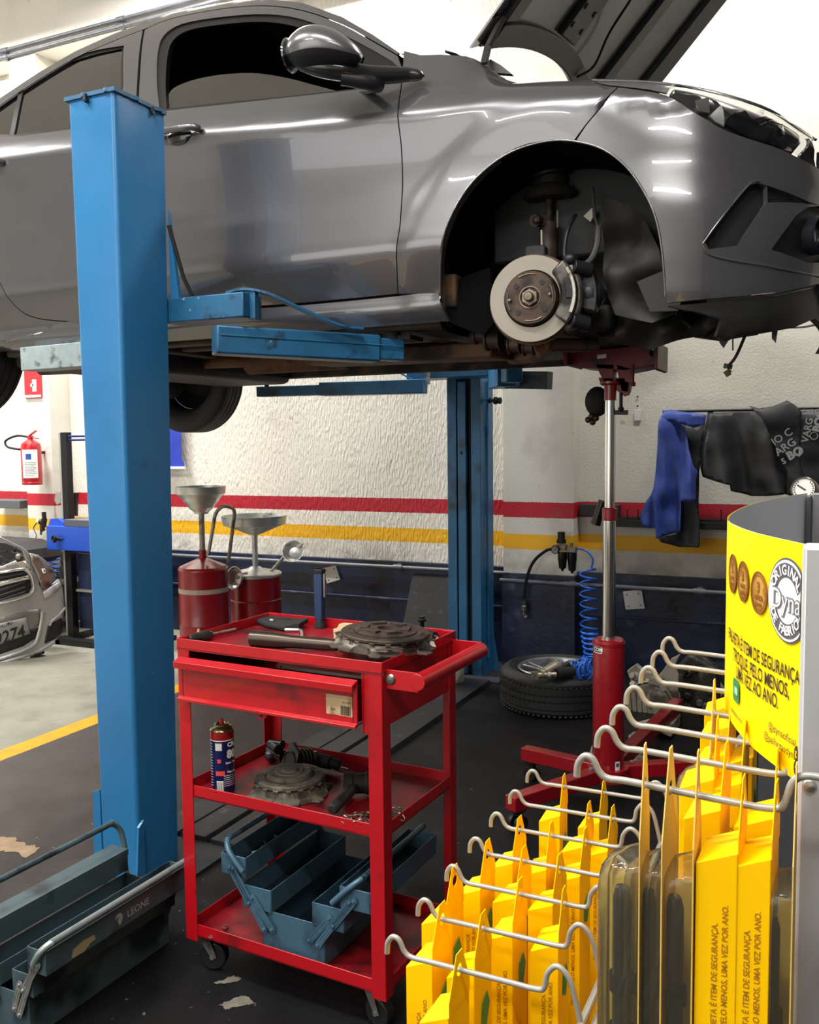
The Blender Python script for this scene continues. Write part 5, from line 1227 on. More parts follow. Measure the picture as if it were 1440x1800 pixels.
# filter regulator with gauge, hoses
FY = 4.86
fr = thing('air_filter_regulator', 'air filter regulator with gauge and two black bowls on the pilaster', 'air regulator', at(995, 1005, Y=FY))
def F(x, y, Y=FY): return at(x, y, Y=Y)
MET = mat('cast_metal', (118, 114, 108), .4, .7, var=.2)
m = MB().cyl(F(987, 952), F(987, 935), .020, n=20).cyl(F(987, 955), F(987, 948), .026, n=20); m.build('adjuster_knob', BLKM, fr)
m = MB().box(F(987, 962), (.06, .05, .03)).box(F(1006, 966), (.05, .045, .03)).cyl(F(1005, 962), F(1005, 953), .008, n=10); m.build('body', MET, fr, bevel=.003)
for x, y1 in ((989, 1002), (1006, 1006)):
    a = F(x, 970); b = F(x, y1); MB().lathe([(.026, 0), (.026, .04), (.024, .05), (.02, (a-b).length-.012), (.008, (a-b).length-.004), (.006, (a-b).length+.006)], a, (0, 0, -1), n=24).build('bowl', mat('bowl_black', (20, 20, 21), .25), fr)
gc = F(976, 966, FY-.04)
gg = MB().lathe([(.022, -.012), (.024, 0), (.024, .004), (.021, .004)], gc, (-.3, -1, 0), n=28, cap=False).cyl(gc+V((.006, .02, 0)), F(987, 962), .006, n=8).build('gauge', BLKM, fr)
MB().lathe([(.021, .002), (.0001, .002)], gc, (-.3, -1, 0), n=28).build('gauge_dial', mat('dial_white', (206, 204, 198), .4), gg)
m = MB(); nn = V((-.3, -1, 0)).normalized(); sxv = V((1, -.3, 0)).normalized()
m.bar(gc+nn*.003-sxv*.008-Z3*.006, gc+nn*.003+sxv*.012+Z3*.008, .002, .001, up=nn); m.build('gauge_needle', BLKM, gg)
tag(MB().tube(catmull([F(973, 965), F(960, 968), (F(940, 985)), F(928, 1010), F(922, 1045), F(921, 1052)], 6), .009, 10).build('black_hose', BLKM), 'curved black air hose from the regulator down to the lower pipe', 'hose')
hv = thing('hose_coupling', 'small metal coupling below the black air hose', 'coupling', F(922, 1086)); 
MB().lathe([(.01, 0), (.013, .01), (.011, .03), (.016, .035), (.016, .06), (.011, .065), (.014, .09)], F(921, 1084), (0, 0, 1), n=14).sph(F(924, 1085), .014, 10).build('valve', MET, hv)
# blue spiral hose
BH = mat('blue_hose', (24, 98, 206), .3, coat=.3)
pts = [F(1014, 964), F(1030, 968), F(1042, 982), F(1040, 998)]
pts = catmull(pts, 5)
R_ = .043; 
def helix(xa, ya, xb, yb, n, r0, r1, Y0, Y1):
    o = []
    for i in range(n*18):
        t = i/(n*18); c = at(xa+(xb-xa)*t, ya+(yb-ya)*t, Y=Y0+(Y1-Y0)*t); a = 2*PI*n*t; r = r0+(r1-r0)*t; o.append(c+V((math.cos(a)*r, math.sin(a)*r, 0)))
    return o
pts += helix(1033, 1000, 1035, 1105, 6, .042, .044, FY-.05, 4.75)+helix(1035, 1105, 1042, 1150, 5, .044, .042, 4.75, 4.55)+helix(1042, 1152, 1030, 1172, 4, .042, .05, 4.55, 4.3)
hoA = MB().tube(pts, .0055, 8)
for k in range(8):
    a = at(1006+k*5, 1178+4*math.sin(k*1.7), Y=4.15+.02*math.sin(k)); ax_ = V((math.cos(.4*k), math.sin(.4*k)*.4, .1*math.sin(k))).normalized(); u1 = ax_.orthogonal().normalized(); u2 = ax_.cross(u1)
    hoA.tube([a+(u1*math.cos(2*PI*i/22)+u2*math.sin(2*PI*i/22))*.042+ax_*.0008*i for i in range(23)], .0055, 8)
tag(hoA.build('spiral_hose', BH, smooth=60), 'bright blue spiral air hose hanging beside the jack with its end bunched on the wheel', 'hose')
# left: fire extinguisher and signs
EY = 4.74
ex = thing('fire_extinguisher', 'red fire extinguisher hung on the left pillar', 'fire extinguisher', at(57, 852, Y=EY))
b0 = at(57, 852, Y=EY); t0 = at(54, 775, Y=EY); r = 21.5/1600*(b0-CO).dot(_f)*.80; h = t0.z-b0.z
exc = V((b0.x, EY, b0.z))
EXR = mat('extinguisher_red', (168, 14, 28), .3, coat=.4)
MB().lathe([(r*.95, 0), (r, .008), (r, .018), (r*.97, .022), (r, .03), (r, h*.86), (r*.9, h*.94), (r*.55, h), (r*.28, h*1.03), (r*.28, h*1.06)], exc, n=32).build('body', EXR, ex, smooth=30)
m = MB(); va2 = math.atan2(-exc.y, -exc.x); curved_patch(m, exc, r, va2-.95, va2+.62, h*.16, h*.80); 
for v in m.v: v.z += exc.z
lb_ = m.build('label', WHT, ex, smooth=30)
m = MB()
for k in range(9):
    z0 = exc.z+h*(.22+.035*k); 
    mm_ = MB(); curved_patch(mm_, exc, r, va2-.7, va2+.45-(.2 if k % 3 == 0 else 0), z0, z0+h*.010, off=.0014); m.add(mm_.v, mm_.f)
m.build('label_print', mat('grey_print', (90, 92, 96), .5), lb_)
mm_ = MB(); curved_patch(mm_, exc, r, va2-.55, va2+.0, exc.z+h*.58, exc.z+h*.71, off=.0014); mm_.build('label_symbol', mat('blue_print', (40, 70, 150), .5), lb_)
n_ = exc+Z3*h*1.05
m = MB().cyl(n_, n_+Z3*.02, r*.3, n=12); m.bar(n_+V((-.01, 0, .02)), n_+V((.07, -.01, .055)), .018, .008).bar(n_+V((-.01, 0, .015)), n_+V((.085, -.01, .0)), .018, .006); m.build('valve_lever', EXR, ex, bevel=.001)
MB().tube(catmull([n_+V((-.02, 0, .012)), at(30, 766, Y=EY-.03), at(10, 775, Y=EY-.04), at(14, 786, Y=EY-.04), at(35, 790, Y=EY-.04)], 6), .008, 8).build('hose', BLKM, ex)
MB().b6(exc.x-.01, exc.x+.01, EY+r*.8, 4.86, exc.z+h*.7, exc.z+h*.76).build('bracket', BLKM, ex)
sg = thing('safety_sign', 'red square fire sign on the left pillar above the extinguisher', 'sign', at(60, 700, Y=4.855))
a, b = at(43, 660, Y=4.853), at(74, 699, Y=4.853)
MB().b6(a.x, b.x, 4.848, 4.856, b.z, b.z+(b.x-a.x)*1.4).build('board', mat('sign_red', (206, 40, 48), .4), sg)
w_ = b.x-a.x; m = MB(); m.b6(a.x+w_*.03, b.x-w_*.03, 4.8465, 4.848, b.z+w_*.03, b.z+w_*.13); cx_ = (a.x+b.x)/2; m.b6(cx_-w_*.02, cx_+w_*.22, 4.8465, 4.848, b.z+w_*.28, b.z+w_*.8); m.b6(cx_-w_*.13, cx_+w_*.05, 4.8465, 4.848, b.z+w_*.5, b.z+w_*.62); m.build('pictogram', WHT, sg)
bn = thing('blue_banner', 'blue hanging banner strip on the wall just right of the near lift post', 'banner', at(305, 830, Y=5.0))
a, b = at(270, 700, Y=5.0), at(319, 820, Y=5.0)
m = MB().prism([V((a.x, 5.0, a.z+.15)), V((b.x, 5.0, a.z+.15)), V((b.x, 5.0, b.z+.06)), V((b.x+.02, 5.0, b.z+.02)), V((b.x+.02, 5.0, b.z)), V((a.x, 5.0, b.z))], (0, .004, 0)); m.build('cloth', mat('banner_blue', (36, 56, 168), .5, var=.15), bn, smooth=0)
MB().cyl((a.x, 4.995, b.z-.012), (b.x+.035, 4.995, b.z-.012), .011, n=10).build('rod', WHT, bn)
# grey shelf edge left of the extinguisher
tag(MB().b6(at(-20, 886, Y=4.9).x, at(42, 886, Y=4.9).x, 4.86, 5.04, at(20, 893, Y=4.9).z, at(20, 879, Y=4.9).z).build('wall_bracket', mat('grey_metal', (92, 94, 98), .5, .3), bevel=.004), 'dark grey bracket on the wall at the left edge left of the pillar', 'bracket')
tag(MB().prism([at(x, y, Y=4.84) for x, y in ((97, 866), (104, 864), (106, 884), (100, 888), (95, 880))], (0, .015, 0)).build('wall_socket', mat('grey_fitting', (150, 146, 138), .5), bevel=.003), 'small grey fitting on the side of the left pillar by the red stripe', 'fitting')
# ================= BLUE MACHINE, OIL DRAINERS, SILVER CAR =================
MY = 4.45
mc = thing('press_frame', 'black upright steel frame with a bright blue cross box at the left back wall', 'workshop machine', at(112, 1110, Y=MY).xy.to_3d())
MBLK = mat('frame_black', (24, 24, 27), .4, .2); MGR = mat('frame_grey_edge', (176, 174, 170), .4, .3); MBL = mat('machine_blue', (30, 82, 196), .35, var=.08, coat=.2)
xa = at(112, 900, Y=MY).x; zt_ = at(112, 760, Y=MY).z
m = MB().b6(xa-.005, xa+.045, MY, MY+.05, .03, zt_); m.build('upright', MBLK, mc, bevel=.002)
MB().b6(xa-.022, xa-.006, MY, MY+.05, .03, zt_).build('upright_edge', MGR, mc, bevel=.002)
xb = xa+.62
MB().b6(xb-.02, xb+.02, MY, MY+.05, .03, zt_).build('upright', MBLK, mc, bevel=.002)
z = at(130, 770, Y=MY).z
MB().cyl((xa+.02, MY+.02, z+.012), (xb, MY+.02, z+.012), .007, n=10).cyl((xa+.02, MY+.02, z-.012), (xb, MY+.02, z-.012), .007, n=10).build('top_rod', mat('navy_tube', (30, 46, 110), .4), mc)
bx0 = at(81, 930, Y=MY-.06); z0, z1 = at(81, 966, Y=MY-.06).z, at(81, 924, Y=MY-.06).z
MB().b6(bx0.x, xb+.05, MY-.06, MY-.005, z0, z1).build('blue_box', MBL, mc, bevel=.004)
MB().prism([at(x, y, Y=MY-.03) for x, y in ((84, 926), (88, 912), (103, 911), (110, 918), (112, 926))], (0, .03, 0)).build('box_ear', MBL, mc, bevel=.002)
MB().b6(xa+.06, xb, MY-.06, MY+.08, z1, z1+.045).build('tray', mat('machine_tray', (96, 100, 112), .4, .3), mc, bevel=.003)
kc = at(98, 947, Y=MY-.08); m = MB().lathe([(.012, -.02), (.012, .0), (.024, .004), (.026, .018), (.020, .022), (.008, .012), (.0001, .012)], kc, (-.35, -1, 0), n=24).cyl(kc+V((.01, .01, 0)), kc+V((.06, .03, .0)), .006, n=8); m.build('valve_knob', BLKM, mc)
MB().prism([V((xa-.05, MY-.12, .0)), V((xb+.05, MY-.12, .0)), V((xb+.05, MY-.12, .045)), V((xa-.05, MY-.12, .045))], (0, .05, 0)).build('foot_bar', MBLK, mc, bevel=.003)
MB().b6(xa-.03, xa+.04, MY-.12, MY+.3, .0, .03).b6(xb-.03, xb+.04, MY-.12, MY+.3, 0, .03).build('foot', MBLK, mc)
MB().b6(xa+.05, xb-.03, MY+.055, MY+.065, .08, z0-.03).build('back_sheet', mat('sheet_navy', (44, 56, 92), .4, .2, var=.3, vs=7), mc)
MB().b6(xa+.05, xb-.03, MY+.03, MY+.055, .33, .345).build('cross_bar', MGR, mc)
cu = tag(MB().lathe([(.042, 0), (.036, -.06), (.03, -.16), (.032, -.165)], at(128, 866, Y=4.8), (0, 0, 1), n=24).build('black_funnel', mat('gloss_black', (26, 24, 22), .25)), 'black cup holder on the back wall between the black frame and the near post', 'holder')
ar = thing('air_regulator', 'small air regulator on the pillar above the silver car', 'air regulator', at(76, 935, Y=4.75))
MB().cyl(at(78, 912, Y=4.75), at(77, 900, Y=4.75), .016, n=14).cyl(at(77, 930, Y=4.75), at(73, 932, Y=4.75), .014, n=12).sph(at(72, 918, Y=4.74), .020, 12).cyl(at(78, 912, Y=4.75), at(76, 926, Y=4.75), .02, n=14).build('body', BLKM, ar)
MB().lathe([(.016, 0), (.016, .004)], at(66, 915, Y=4.72), (-.3, -1, 0), n=18).build('gauge_dial', mat('dial_white', (206, 204, 198), .4), ar)
MB().cyl(at(73, 922, Y=4.75), at(72, 940, Y=4.75), .014, .008, n=12).build('bowl', mat('bowl_brown', (90, 78, 66), .4), ar)
MB().tube(catmull([at(66, 918, Y=4.74), at(59, 928, Y=4.74), at(64, 942, Y=4.72), at(58, 952, Y=4.7), at(52, 962, Y=4.68)], 5), .005, 6).build('hose', mat('grey_hose', (70, 72, 74), .5), ar)
tag(MB().tube(helix(95, 968, 96, 1012, 6, .03, .032, 4.62, 4.58), .005, 8).build('spiral_hose', BH, smooth=60), 'pale blue spiral air hose between the silver car and the black frame', 'hose')
# ---------- oil drainers ----------
OR = mat('drainer_red', (146, 10, 24), .28, coat=.4, var=.08, vs=7, dirt=((96, 16, 22), .32, 8)); FUN = mat('funnel_zinc', (206, 208, 204), .34, .7, var=.12, vs=9, dirt=((120, 118, 110), .32, 14)); BAND = mat('worn_band', (176, 166, 152), .5, dirt=((120, 60, 50), .34, 16))
def scale_at(p): return (V(p)-CO).dot(_f)/1600
oc = V((-3.10, 3.95, 0)); Y1 = oc.y
od = thing('oil_drainer', 'tall red waste oil drainer with a deep grey funnel, left of the pair', 'oil drainer', oc)
s = scale_at(oc); zz = lambda y, x=357: at(x, y, Y=Y1).z
ox = at(357, 1000, Y=Y1).x; c0 = V((ox, Y1, 0)); R1 = 42.5*s
MB().lathe([(R1, .05), (R1, zz(1095)), (R1*1.01, zz(1095)+.004), (R1, zz(1095)+.008), (R1, zz(1037)), (R1, zz(1012)), (R1, zz(1003)), (R1*1.015, zz(1001)), (R1*1.0, zz(998)), (R1*.95, zz(995)), (R1*.3, zz(983)), (R1*.18, zz(981))], c0, n=48).build('tank', OR, od, smooth=30)
MB().lathe([(R1*1.006, zz(1039)), (R1*1.006, zz(1031))], c0, n=48, cap=False).build('band', BAND, od)
MB().cyl(c0+Z3*zz(983), c0+Z3*zz(966), 6.5*s, n=20).build('neck', OR, od)
MB().cyl(c0+Z3*zz(966), c0+Z3*zz(903), 4.8*s, n=16).build('stem', mat('old_pipe', (150, 140, 128), .5, .4, dirt=((96, 84, 72), .4, 18)), od)
RF = 43*s
MB().lathe([(12*s, zz(903)), (12.5*s, zz(900)), (22*s, zz(892)), (23*s, zz(889)), (31*s, zz(880)), (31.5*s, zz(878)), (38*s, zz(869)), (RF*.97, zz(868)), (RF*.99, zz(857)), (RF, zz(855)), (RF*.98, zz(855)), (RF*.95, zz(867)), (14*s, zz(896)), (.0001, zz(896))], c0, n=48).build('funnel', FUN, od, smooth=25)
P = [at(366, 976, Y=Y1-.03), at(374, 930, Y=Y1-.02), at(379, 904, Y=Y1), at(390, 891, Y=Y1), at(402, 891, Y=Y1+.03), at(412, 899, Y=Y1+.06), at(409, 930, Y=Y1+.1), at(401, 992, Y=Y1+.12)]
MB().tube(catmull(P, 5), 3.2*s, 10).build('drain_spout', mat('old_pipe', (150, 140, 128), .5, .4), od)
for a in (.6, 2.2, 3.8, 5.4):
    p = c0+V((R1*.8*math.cos(a), R1*.8*math.sin(a), 0)); MB().cyl(p+V((-.01, 0, .022)), p+V((.01, 0, .022)), .022, n=14).cyl(p+Z3*.02, p+Z3*.055, .008, n=8).build('castor', CW, od)
o2 = V((-2.93, 4.30, 0)); Y2 = o2.y; s2 = scale_at(o2)
z2 = lambda y, x=450: at(x, y, Y=Y2).z
ox = at(450, 1040, Y=Y2).x; c0 = V((ox, Y2, 0)); R2 = 45*s2
od = thing('oil_drainer', 'red waste oil drainer with wide shallow bowl and two small funnels, right of the pair', 'oil drainer', c0)
MB().lathe([(R2*.98, .05), (R2*.98, z2(1053)), (R2, z2(1053)+.004), (R2*.98, z2(1053)+.008), (R2*.99, z2(1013)), (R2, z2(1010))], c0, n=48).build('tank', OR, od, smooth=30)
MB().lathe([(R2*1.01, z2(1012)), (R2*1.02, z2(1008)), (R2*.99, z2(1006)), (R2*.3, z2(999)), (R2*.2, z2(996)), (.0001, z2(996))], c0, n=48).build('lid', FUN, od, smooth=30)
q = c0+V((.02, -R2*.6, z2(1006)+.002)); MB().lathe([(.012, 0), (.012, .003)], q, n=16).build('lid_hole', BLKM, od)
MB().cyl(c0+Z3*z2(997), c0+Z3*z2(938), 4.8*s2, 5.2*s2, n=18).build('stem', FUN, od)
RB = 56.5*s2
MB().lathe([(7*s2, z2(940)), (18*s2, z2(936)), (44*s2, z2(925)), (RB*.96, z2(922)), (RB*.99, z2(911)), (RB, z2(907)), (RB*1.01, z2(906)), (RB*.98, z2(906)), (RB*.95, z2(918)), (16*s2, z2(930)), (.0001, z2(931))], c0, n=56).build('bowl', FUN, od, smooth=25)
def cup(x, y, Y, ax, R, lab):
    c = at(x, y, Y=Y); ax = V(ax).normalized()
    f = MB().lathe([(.008, -R*1.0), (.010, -R*.8), (R*.55, -R*.55), (R*.6, -R*.5), (R*.92, -.012), (R, 0), (R*1.03, .004), (R*.97, .004), (R*.86, -R*.2), (R*.5, -R*.5), (.0001, -R*.55)], c, ax, n=32); return f.build('small_funnel', FUN, od, smooth=25), c, ax
cup(412, 1016, Y2-.18, (-.25, -.95, .18), 19.5*s2, '')
f2, c, ax = cup(515, 969, Y2-.1, (.25, -.9, .35), 18*s2, '')
MB().cyl(at(478, 1003, Y=Y2-.02), at(502, 976, Y=Y2-.07), 3*s2, n=12).build('funnel_arm', FUN, od)
MB().bar(at(524, 962, Y=Y2-.1), at(532, 955, Y=Y2-.1), .02, .012).build('funnel_clip', FUN, f2)
MB().cyl(at(424, 1010, Y=Y2-.12), at(436, 1008, Y=Y2-.1), 3.4*s2, n=12).build('funnel_arm', FUN, od)
for a in (.6, 2.2, 3.8, 5.4):
    p = c0+V((R2*.8*math.cos(a), R2*.8*math.sin(a), 0)); MB().cyl(p+V((-.01, 0, .022)), p+V((.01, 0, .022)), .022, n=14).cyl(p+Z3*.02, p+Z3*.055, .008, n=8).build('castor', CW, od)
# ---------- silver car, front corner ----------
SIL = mat('silver_car_paint', (158, 158, 155), .32, .2, coat=.8, coatr=.03)
sc_ = thing('silver_car', 'silver car with open hood whose front corner shows at the left edge', 'car', (-5.2, 4.0, 0))
# front corner seen three-quarter: surface drawn over a curved front, px outline on a bent sheet
CY0, CX1 = 3.62, -4.33      # front face plane (towards the camera side) and outer corner
def cs(px, py, off=0.):
    """point on the car's rounded front corner"""
    # plan: superellipse corner centred at (-4.95, 4.45)
    best = None
    cx, cy, rx, ry = -4.98, 4.48, .60, .78
    d = at(px, py, Y=1)-CO; t0 = 2.5; 
    # march along the ray in plan until it meets the corner outline
    lo, hi = 2.6, 5.2
    f = lambda t: (max(0, (d.x*t-cx)/rx)**2.6+max(0, -(d.y*t-cy)/ry)**2.6)-1
    t = lo
    while t < hi and f(t) > 0: t += .01
    a, b = t-.01, t
    for _ in range(20):
        m_ = (a+b)/2
        if f(m_) > 0: a = m_
        else: b = m_
    p = CO+d*b; n = V((max(0, (p.x-cx)/rx)**1.6/rx, -max(0, -(p.y-cy)/ry)**1.6/ry, 0)).normalized(); return p+n*off
def cpanel(name, ol, m, off=0., parent=None, smooth=50, th=.012):
    vs, fs = fill(ol, 7.); X = [cs(v.x, v.y, off) for v in vs]; ob = MB().add(X, fs).build(name, m, parent or sc_, smooth=smooth)
    s_ = ob.modifiers.new('t', 'SOLIDIFY'); s_.thickness = th; s_.offset = -1 if True else 0; return ob
body = [(-60, 1000), (0, 997), (28, 985), (38, 1000), (48, 1003), (56, 1003), (62, 1010), (70, 1030), (78, 1034), (95, 1025), (103, 1018), (109, 1030), (112, 1050), (113, 1072), (110, 1095), (108, 1112), (95, 1130), (70, 1146), (40, 1156), (0, 1168), (-60, 1185)]
cpanel('front_bumper', body, SIL)
cpanel('headlight', [(52, 972), (66, 975), (80, 985), (92, 1000), (98, 1015), (88, 1030), (74, 1038), (70, 1022), (62, 1004), (56, 990)], mat('headlight_clear', (150, 142, 132), .08, .5, coat=1, dirt=((70, 64, 62), .45, 9)), off=.006)
cpanel('headlight_bulb', [(72, 1000), (80, 1000), (81, 1008), (74, 1008)], CHR, off=.012, th=.004)
cpanel('grille', [(-60, 1015), (0, 1006), (40, 1001), (46, 1006), (53, 1020), (55, 1032), (50, 1042), (30, 1048), (0, 1056), (-60, 1070)], mat('grille_black', (18, 18, 19), .5), off=.004)
for ya, yb in ((1008, 1005), (1030, 1020), (1039, 1030), (1047, 1038)): cpanel('grille_bar', [(-60, ya+10), (0, ya+6), (44, yb), (45, yb+3), (0, ya+9), (-60, ya+13)], mat('grille_bar', (60, 60, 60), .4), off=.010, th=.004)
cpanel('grille_chrome', [(-60, 1030), (0, 1022), (48, 1011), (52, 1017), (0, 1030), (-60, 1040)], CHR if False else mat('chrome_trim', (214, 212, 206), .2, .8), off=.014, th=.006)
P = [cs(x, y, .012) for x, y in ((-60, 1074), (0, 1060), (34, 1051), (52, 1043), (58, 1032), (56, 1018), (50, 1006), (42, 1000), (0, 1006), (-60, 1014))]
MB().tube(catmull(P, 3), .008, 8).build('grille_surround', mat('chrome_trim', (214, 212, 206), .2, .8), sc_)
cpanel('air_intake', [(-60, 1128), (0, 1120), (52, 1105), (68, 1103), (62, 1122), (40, 1136), (0, 1150), (-60, 1165)], mat('grille_black', (18, 18, 19), .5), off=.004)
cpanel('lower_recess', [(-60, 1085), (0, 1086), (50, 1073), (72, 1070), (68, 1100), (50, 1106), (0, 1120), (-60, 1128)], mat('silver_shaded', (128, 126, 120), .35, .4), off=.003, th=.004)  # darker copy of the silver paint, recess shade put into the colour
cpanel('fog_grille', [(84, 1100), (108, 1086), (110, 1094), (107, 1112), (98, 1122), (78, 1131)], mat('grille_black', (18, 18, 19), .5), off=.006)
P = [cs(x, y, .008) for x, y in ((113, 1068), (104, 1080), (90, 1092), (86, 1100))]; MB().tube(P, .008, 8).build('bumper_crease', SIL, sc_)
P = [cs(x, y, .004) for x, y in ((74, 1075), (72, 1095), (66, 1120), (60, 1132), (40, 1144), (0, 1158), (-60, 1175))]; MB().tube(catmull(P, 3), .012, 8).build('bumper_crease', SIL, sc_)
cpanel('bumper_shoulder', [(76, 1040), (104, 1022), (108, 1030), (92, 1046), (78, 1052)], mat('silver_lit', (196, 196, 200), .3, .4), off=.004, th=.004)  # lighter copy of the silver paint, light on the shoulder put into the colour
# plate
pl = cpanel('number_plate', [(-60, 1108), (-30, 1102), (0, 1095), (45, 1085), (52, 1113), (0, 1132), (-30, 1138), (-60, 1142)], mat('plate_grey', (150, 150, 146), .4, .2), off=.014, th=.004)
m = MB(); o = cs(18, 1116, .022); xr = (cs(48, 1104, .022)-cs(0, 1120, .022)).normalized(); yu = Z3
text_on(m, '9274', .108, cs(17, 1117, .024), xr, yu, bold=.002, sx=.82); text_on(m, 'PAULO', .028, cs(10, 1098, .024), xr, yu, sx=.9)
m.lathe([(.007, 0), (.007, .002)], cs(15, 1095, .022), (-.0, -1, 0), n=12)
m.build('plate_lettering', BLKP, pl, smooth=0)
# hood opening, inner wing, engine bay
cpanel('front_wing', [(-40, 948), (0, 943), (18, 952), (40, 962), (52, 972), (56, 990), (62, 1004), (56, 1003), (50, 1000), (46, 985), (38, 965), (20, 957), (0, 948), (-40, 953)], SIL, off=0)
m = MB(); m.prism([at(x, y, Y=4.25) for x, y in ((-60, 950), (10, 955), (42, 968), (48, 985), (30, 996), (0, 1000), (-60, 1005))], (0, .3, 0)); m.build('engine_bay', mat('engine_dark', (34, 34, 36), .6), sc_, smooth=0)
random.seed(5); m = MB()
for k in range(14):
    p = at(random.uniform(-10, 40), random.uniform(968, 992), Y=4.2-random.random()*.05); m.tube(catmull([p, p+V((random.uniform(.03, .12), 0, random.uniform(-.03, .04))), p+V((random.uniform(.05, .2), .02, random.uniform(-.05, .02)))], 4), random.uniform(.004, .012), 6)
m.build('engine_hose', BLKM, sc_)
m = MB(); m.prism([at(x, y, Y=4.12) for x, y in ((-40, 999), (0, 996), (25, 990), (40, 986), (50, 992), (44, 1000), (0, 1004), (-40, 1008))], (0, .1, 0)); m.sph(at(33, 978, Y=4.15), .02, 10); m.build('lock_panel', mat('lock_panel', (150, 140, 126), .5, .3), sc_, smooth=0, bevel=.004)
m = MB(); P = [cs(x, y, -.0) for x, y in ((-40, 1182), (0, 1166), (40, 1154), (70, 1144), (95, 1128))]; m.tube(P, .014, 8); m.build('lower_lip', SIL, sc_)
m = MB(); m.b6(-6.4, -4.8, 4.1, 4.9, .18, .35); m.build('underbody', UNDD, sc_)
MB().prism([V((-6.6, 3.95, .6)), V((-5.4, 4.0, .66)), V((-5.05, 4.25, .62)), V((-5.05, 4.8, .62)), V((-6.6, 4.8, .62))], (0, 0, -.35)).build('body_side', SIL, sc_, smooth=0)
wheel(V((-5.3, 4.84, .29)), .29, .18, out=1, parent=sc_)
MB().sph(cs(62, 1150, -.02)+V((.0, .02, -.0)), (.05, .05, .012), 10).build('bumper_clip', BLKM, sc_)
# ================= RED TOOL TROLLEY =================
TR = mat('trolley_red', (166, 8, 22), .34, var=.08, vs=6, dirt=[((110, 14, 20), .33, 9), ((40, 16, 18), .25, 26)], coat=.25, bump=.06)
TRT = mat('trolley_red_worn', (128, 14, 26), .42, var=.15, vs=5, dirt=[((70, 18, 22), .42, 8), ((30, 16, 18), .30, 20)], bump=.1)
GRIT = mat('bright_steel', (190, 188, 182), .28, .9)
tx0, tx1, ty0, ty1 = -1.422, -.854, 1.696, 2.060
tl = thing('tool_trolley', 'red steel tool trolley with three trays standing on castors', 'tool trolley', ((tx0+tx1)/2, (ty0+ty1)/2, 0))
ZT, ZM, ZB = .832, .452, .100
L_ = .036; zl0 = .085
def leg(x, y, sx, sy, zt_):
    """angle-section leg: x, y outer corner; sx, sy point inwards"""
    P = [(0, 0), (L_, 0), (L_, .003), (.003, .003), (.003, L_), (0, L_)]
    P = [(x+sx*a, y+sy*b) for a, b in P]
    if sx*sy < 0: P.reverse()
    return MB().prism([(a, b, zl0) for a, b in P], (0, 0, zt_-zl0)).build('leg', TR, tl, smooth=0, bevel=.0015)
for x, y, sx, sy in ((tx0, ty0, 1, 1), (tx1, ty0, -1, 1), (tx0, ty1, 1, -1), (tx1, ty1, -1, -1)): leg(x, y, sx, sy, ZT+.002)
def tray(z, rim, name, m, inset=.003, cut=True):
    x0, x1, y0, y1 = tx0+inset, tx1-inset, ty0+inset, ty1-inset
    b = MB().b6(x0, x1, y0, y1, z-.003, z).build(name, m, tl)
    r = MB(); t = .003
    r.b6(x0, x1, y0, y0+t, z-rim[0], z+rim[1]).b6(x0, x1, y1-t, y1, z-rim[0], z+rim[1]).b6(x0, x0+t, y0+t, y1-t, z-rim[0], z+rim[1]).b6(x1-t, x1, y0+t, y1-t, z-rim[0], z+rim[1])
    r.build('tray_rim', TR, b, bevel=.0012); return b
tray(ZT-.02, (.0, .024), 'top_tray', TRT, inset=-.001)
tray(ZM, (.004, .026), 'middle_tray', TRT)
tray(ZB, (.004, .028), 'bottom_tray', TRT)
# drawer, pulled out a little
dx0, dx1 = tx0+.018, tx1-.052; DT, DB = ZT-.036, ZT-.136; fy = ty0-.016
df = MB().b6(dx0, dx1, fy, fy+.004, DB, DT-.008)
df.prism([(dx0, fy+.004, DT-.008), (dx0, fy+.004, DT), (dx0, fy-.020, DT-.008), (dx0, fy-.019, DT-.024), (dx0, fy-.015, DT-.022), (dx0, fy-.015, DT-.012), (dx0, fy, DT-.008)], (dx1-dx0, 0, 0))
df.prism([(dx0, fy, DB+.006), (dx0, fy-.010, DB+.002), (dx0, fy-.010, DB-.004), (dx0, fy+.004, DB-.002)], (dx1-dx0, 0, 0))
dr = df.build('drawer', TR, tl, smooth=30, bevel=.001)
MB().b6(dx0+.01, dx0+.013, fy, ty1-.06, DB+.004, DT-.02).b6(dx1-.013, dx1-.010, fy, ty1-.06, DB+.004, DT-.02).b6(dx0+.01, dx1-.01, fy, ty1-.06, DB+.002, DB+.005).build('drawer_box', TRT, dr)
MB().b6(tx1-.050, tx1-.003, ty0+.002, ty0+.005, DB-.02, ZT-.02).b6(tx0+.003, tx0+.006, ty0+.03, ty1-.03, DB-.004, ZT-.02).b6(tx1-.006, tx1-.003, ty0+.03, ty1-.03, DB-.004, ZT-.02).b6(tx0+.03, tx1-.03, ty1-.006, ty1-.003, DB-.004, ZT-.02).b6(tx1-.050, tx1-.047, ty0, ty0+.05, DB-.02, ZT-.02).build('side_panel', TR, tl)
c = at(465, 1250, Y=fy)
MB().prism([(c.x-.026, fy, DB), (c.x+.026, fy, DB), (c.x+.004, fy, DB-.022), (c.x-.004, fy, DB-.022)], (0, .003, 0)).build('latch_tab', TR, dr, smooth=0)
MB().lathe([(.003, 0), (.003, .001)], (c.x, fy-.0005, DB-.012), (0, -1, 0), n=12).build('latch_hole', BLKM, dr)
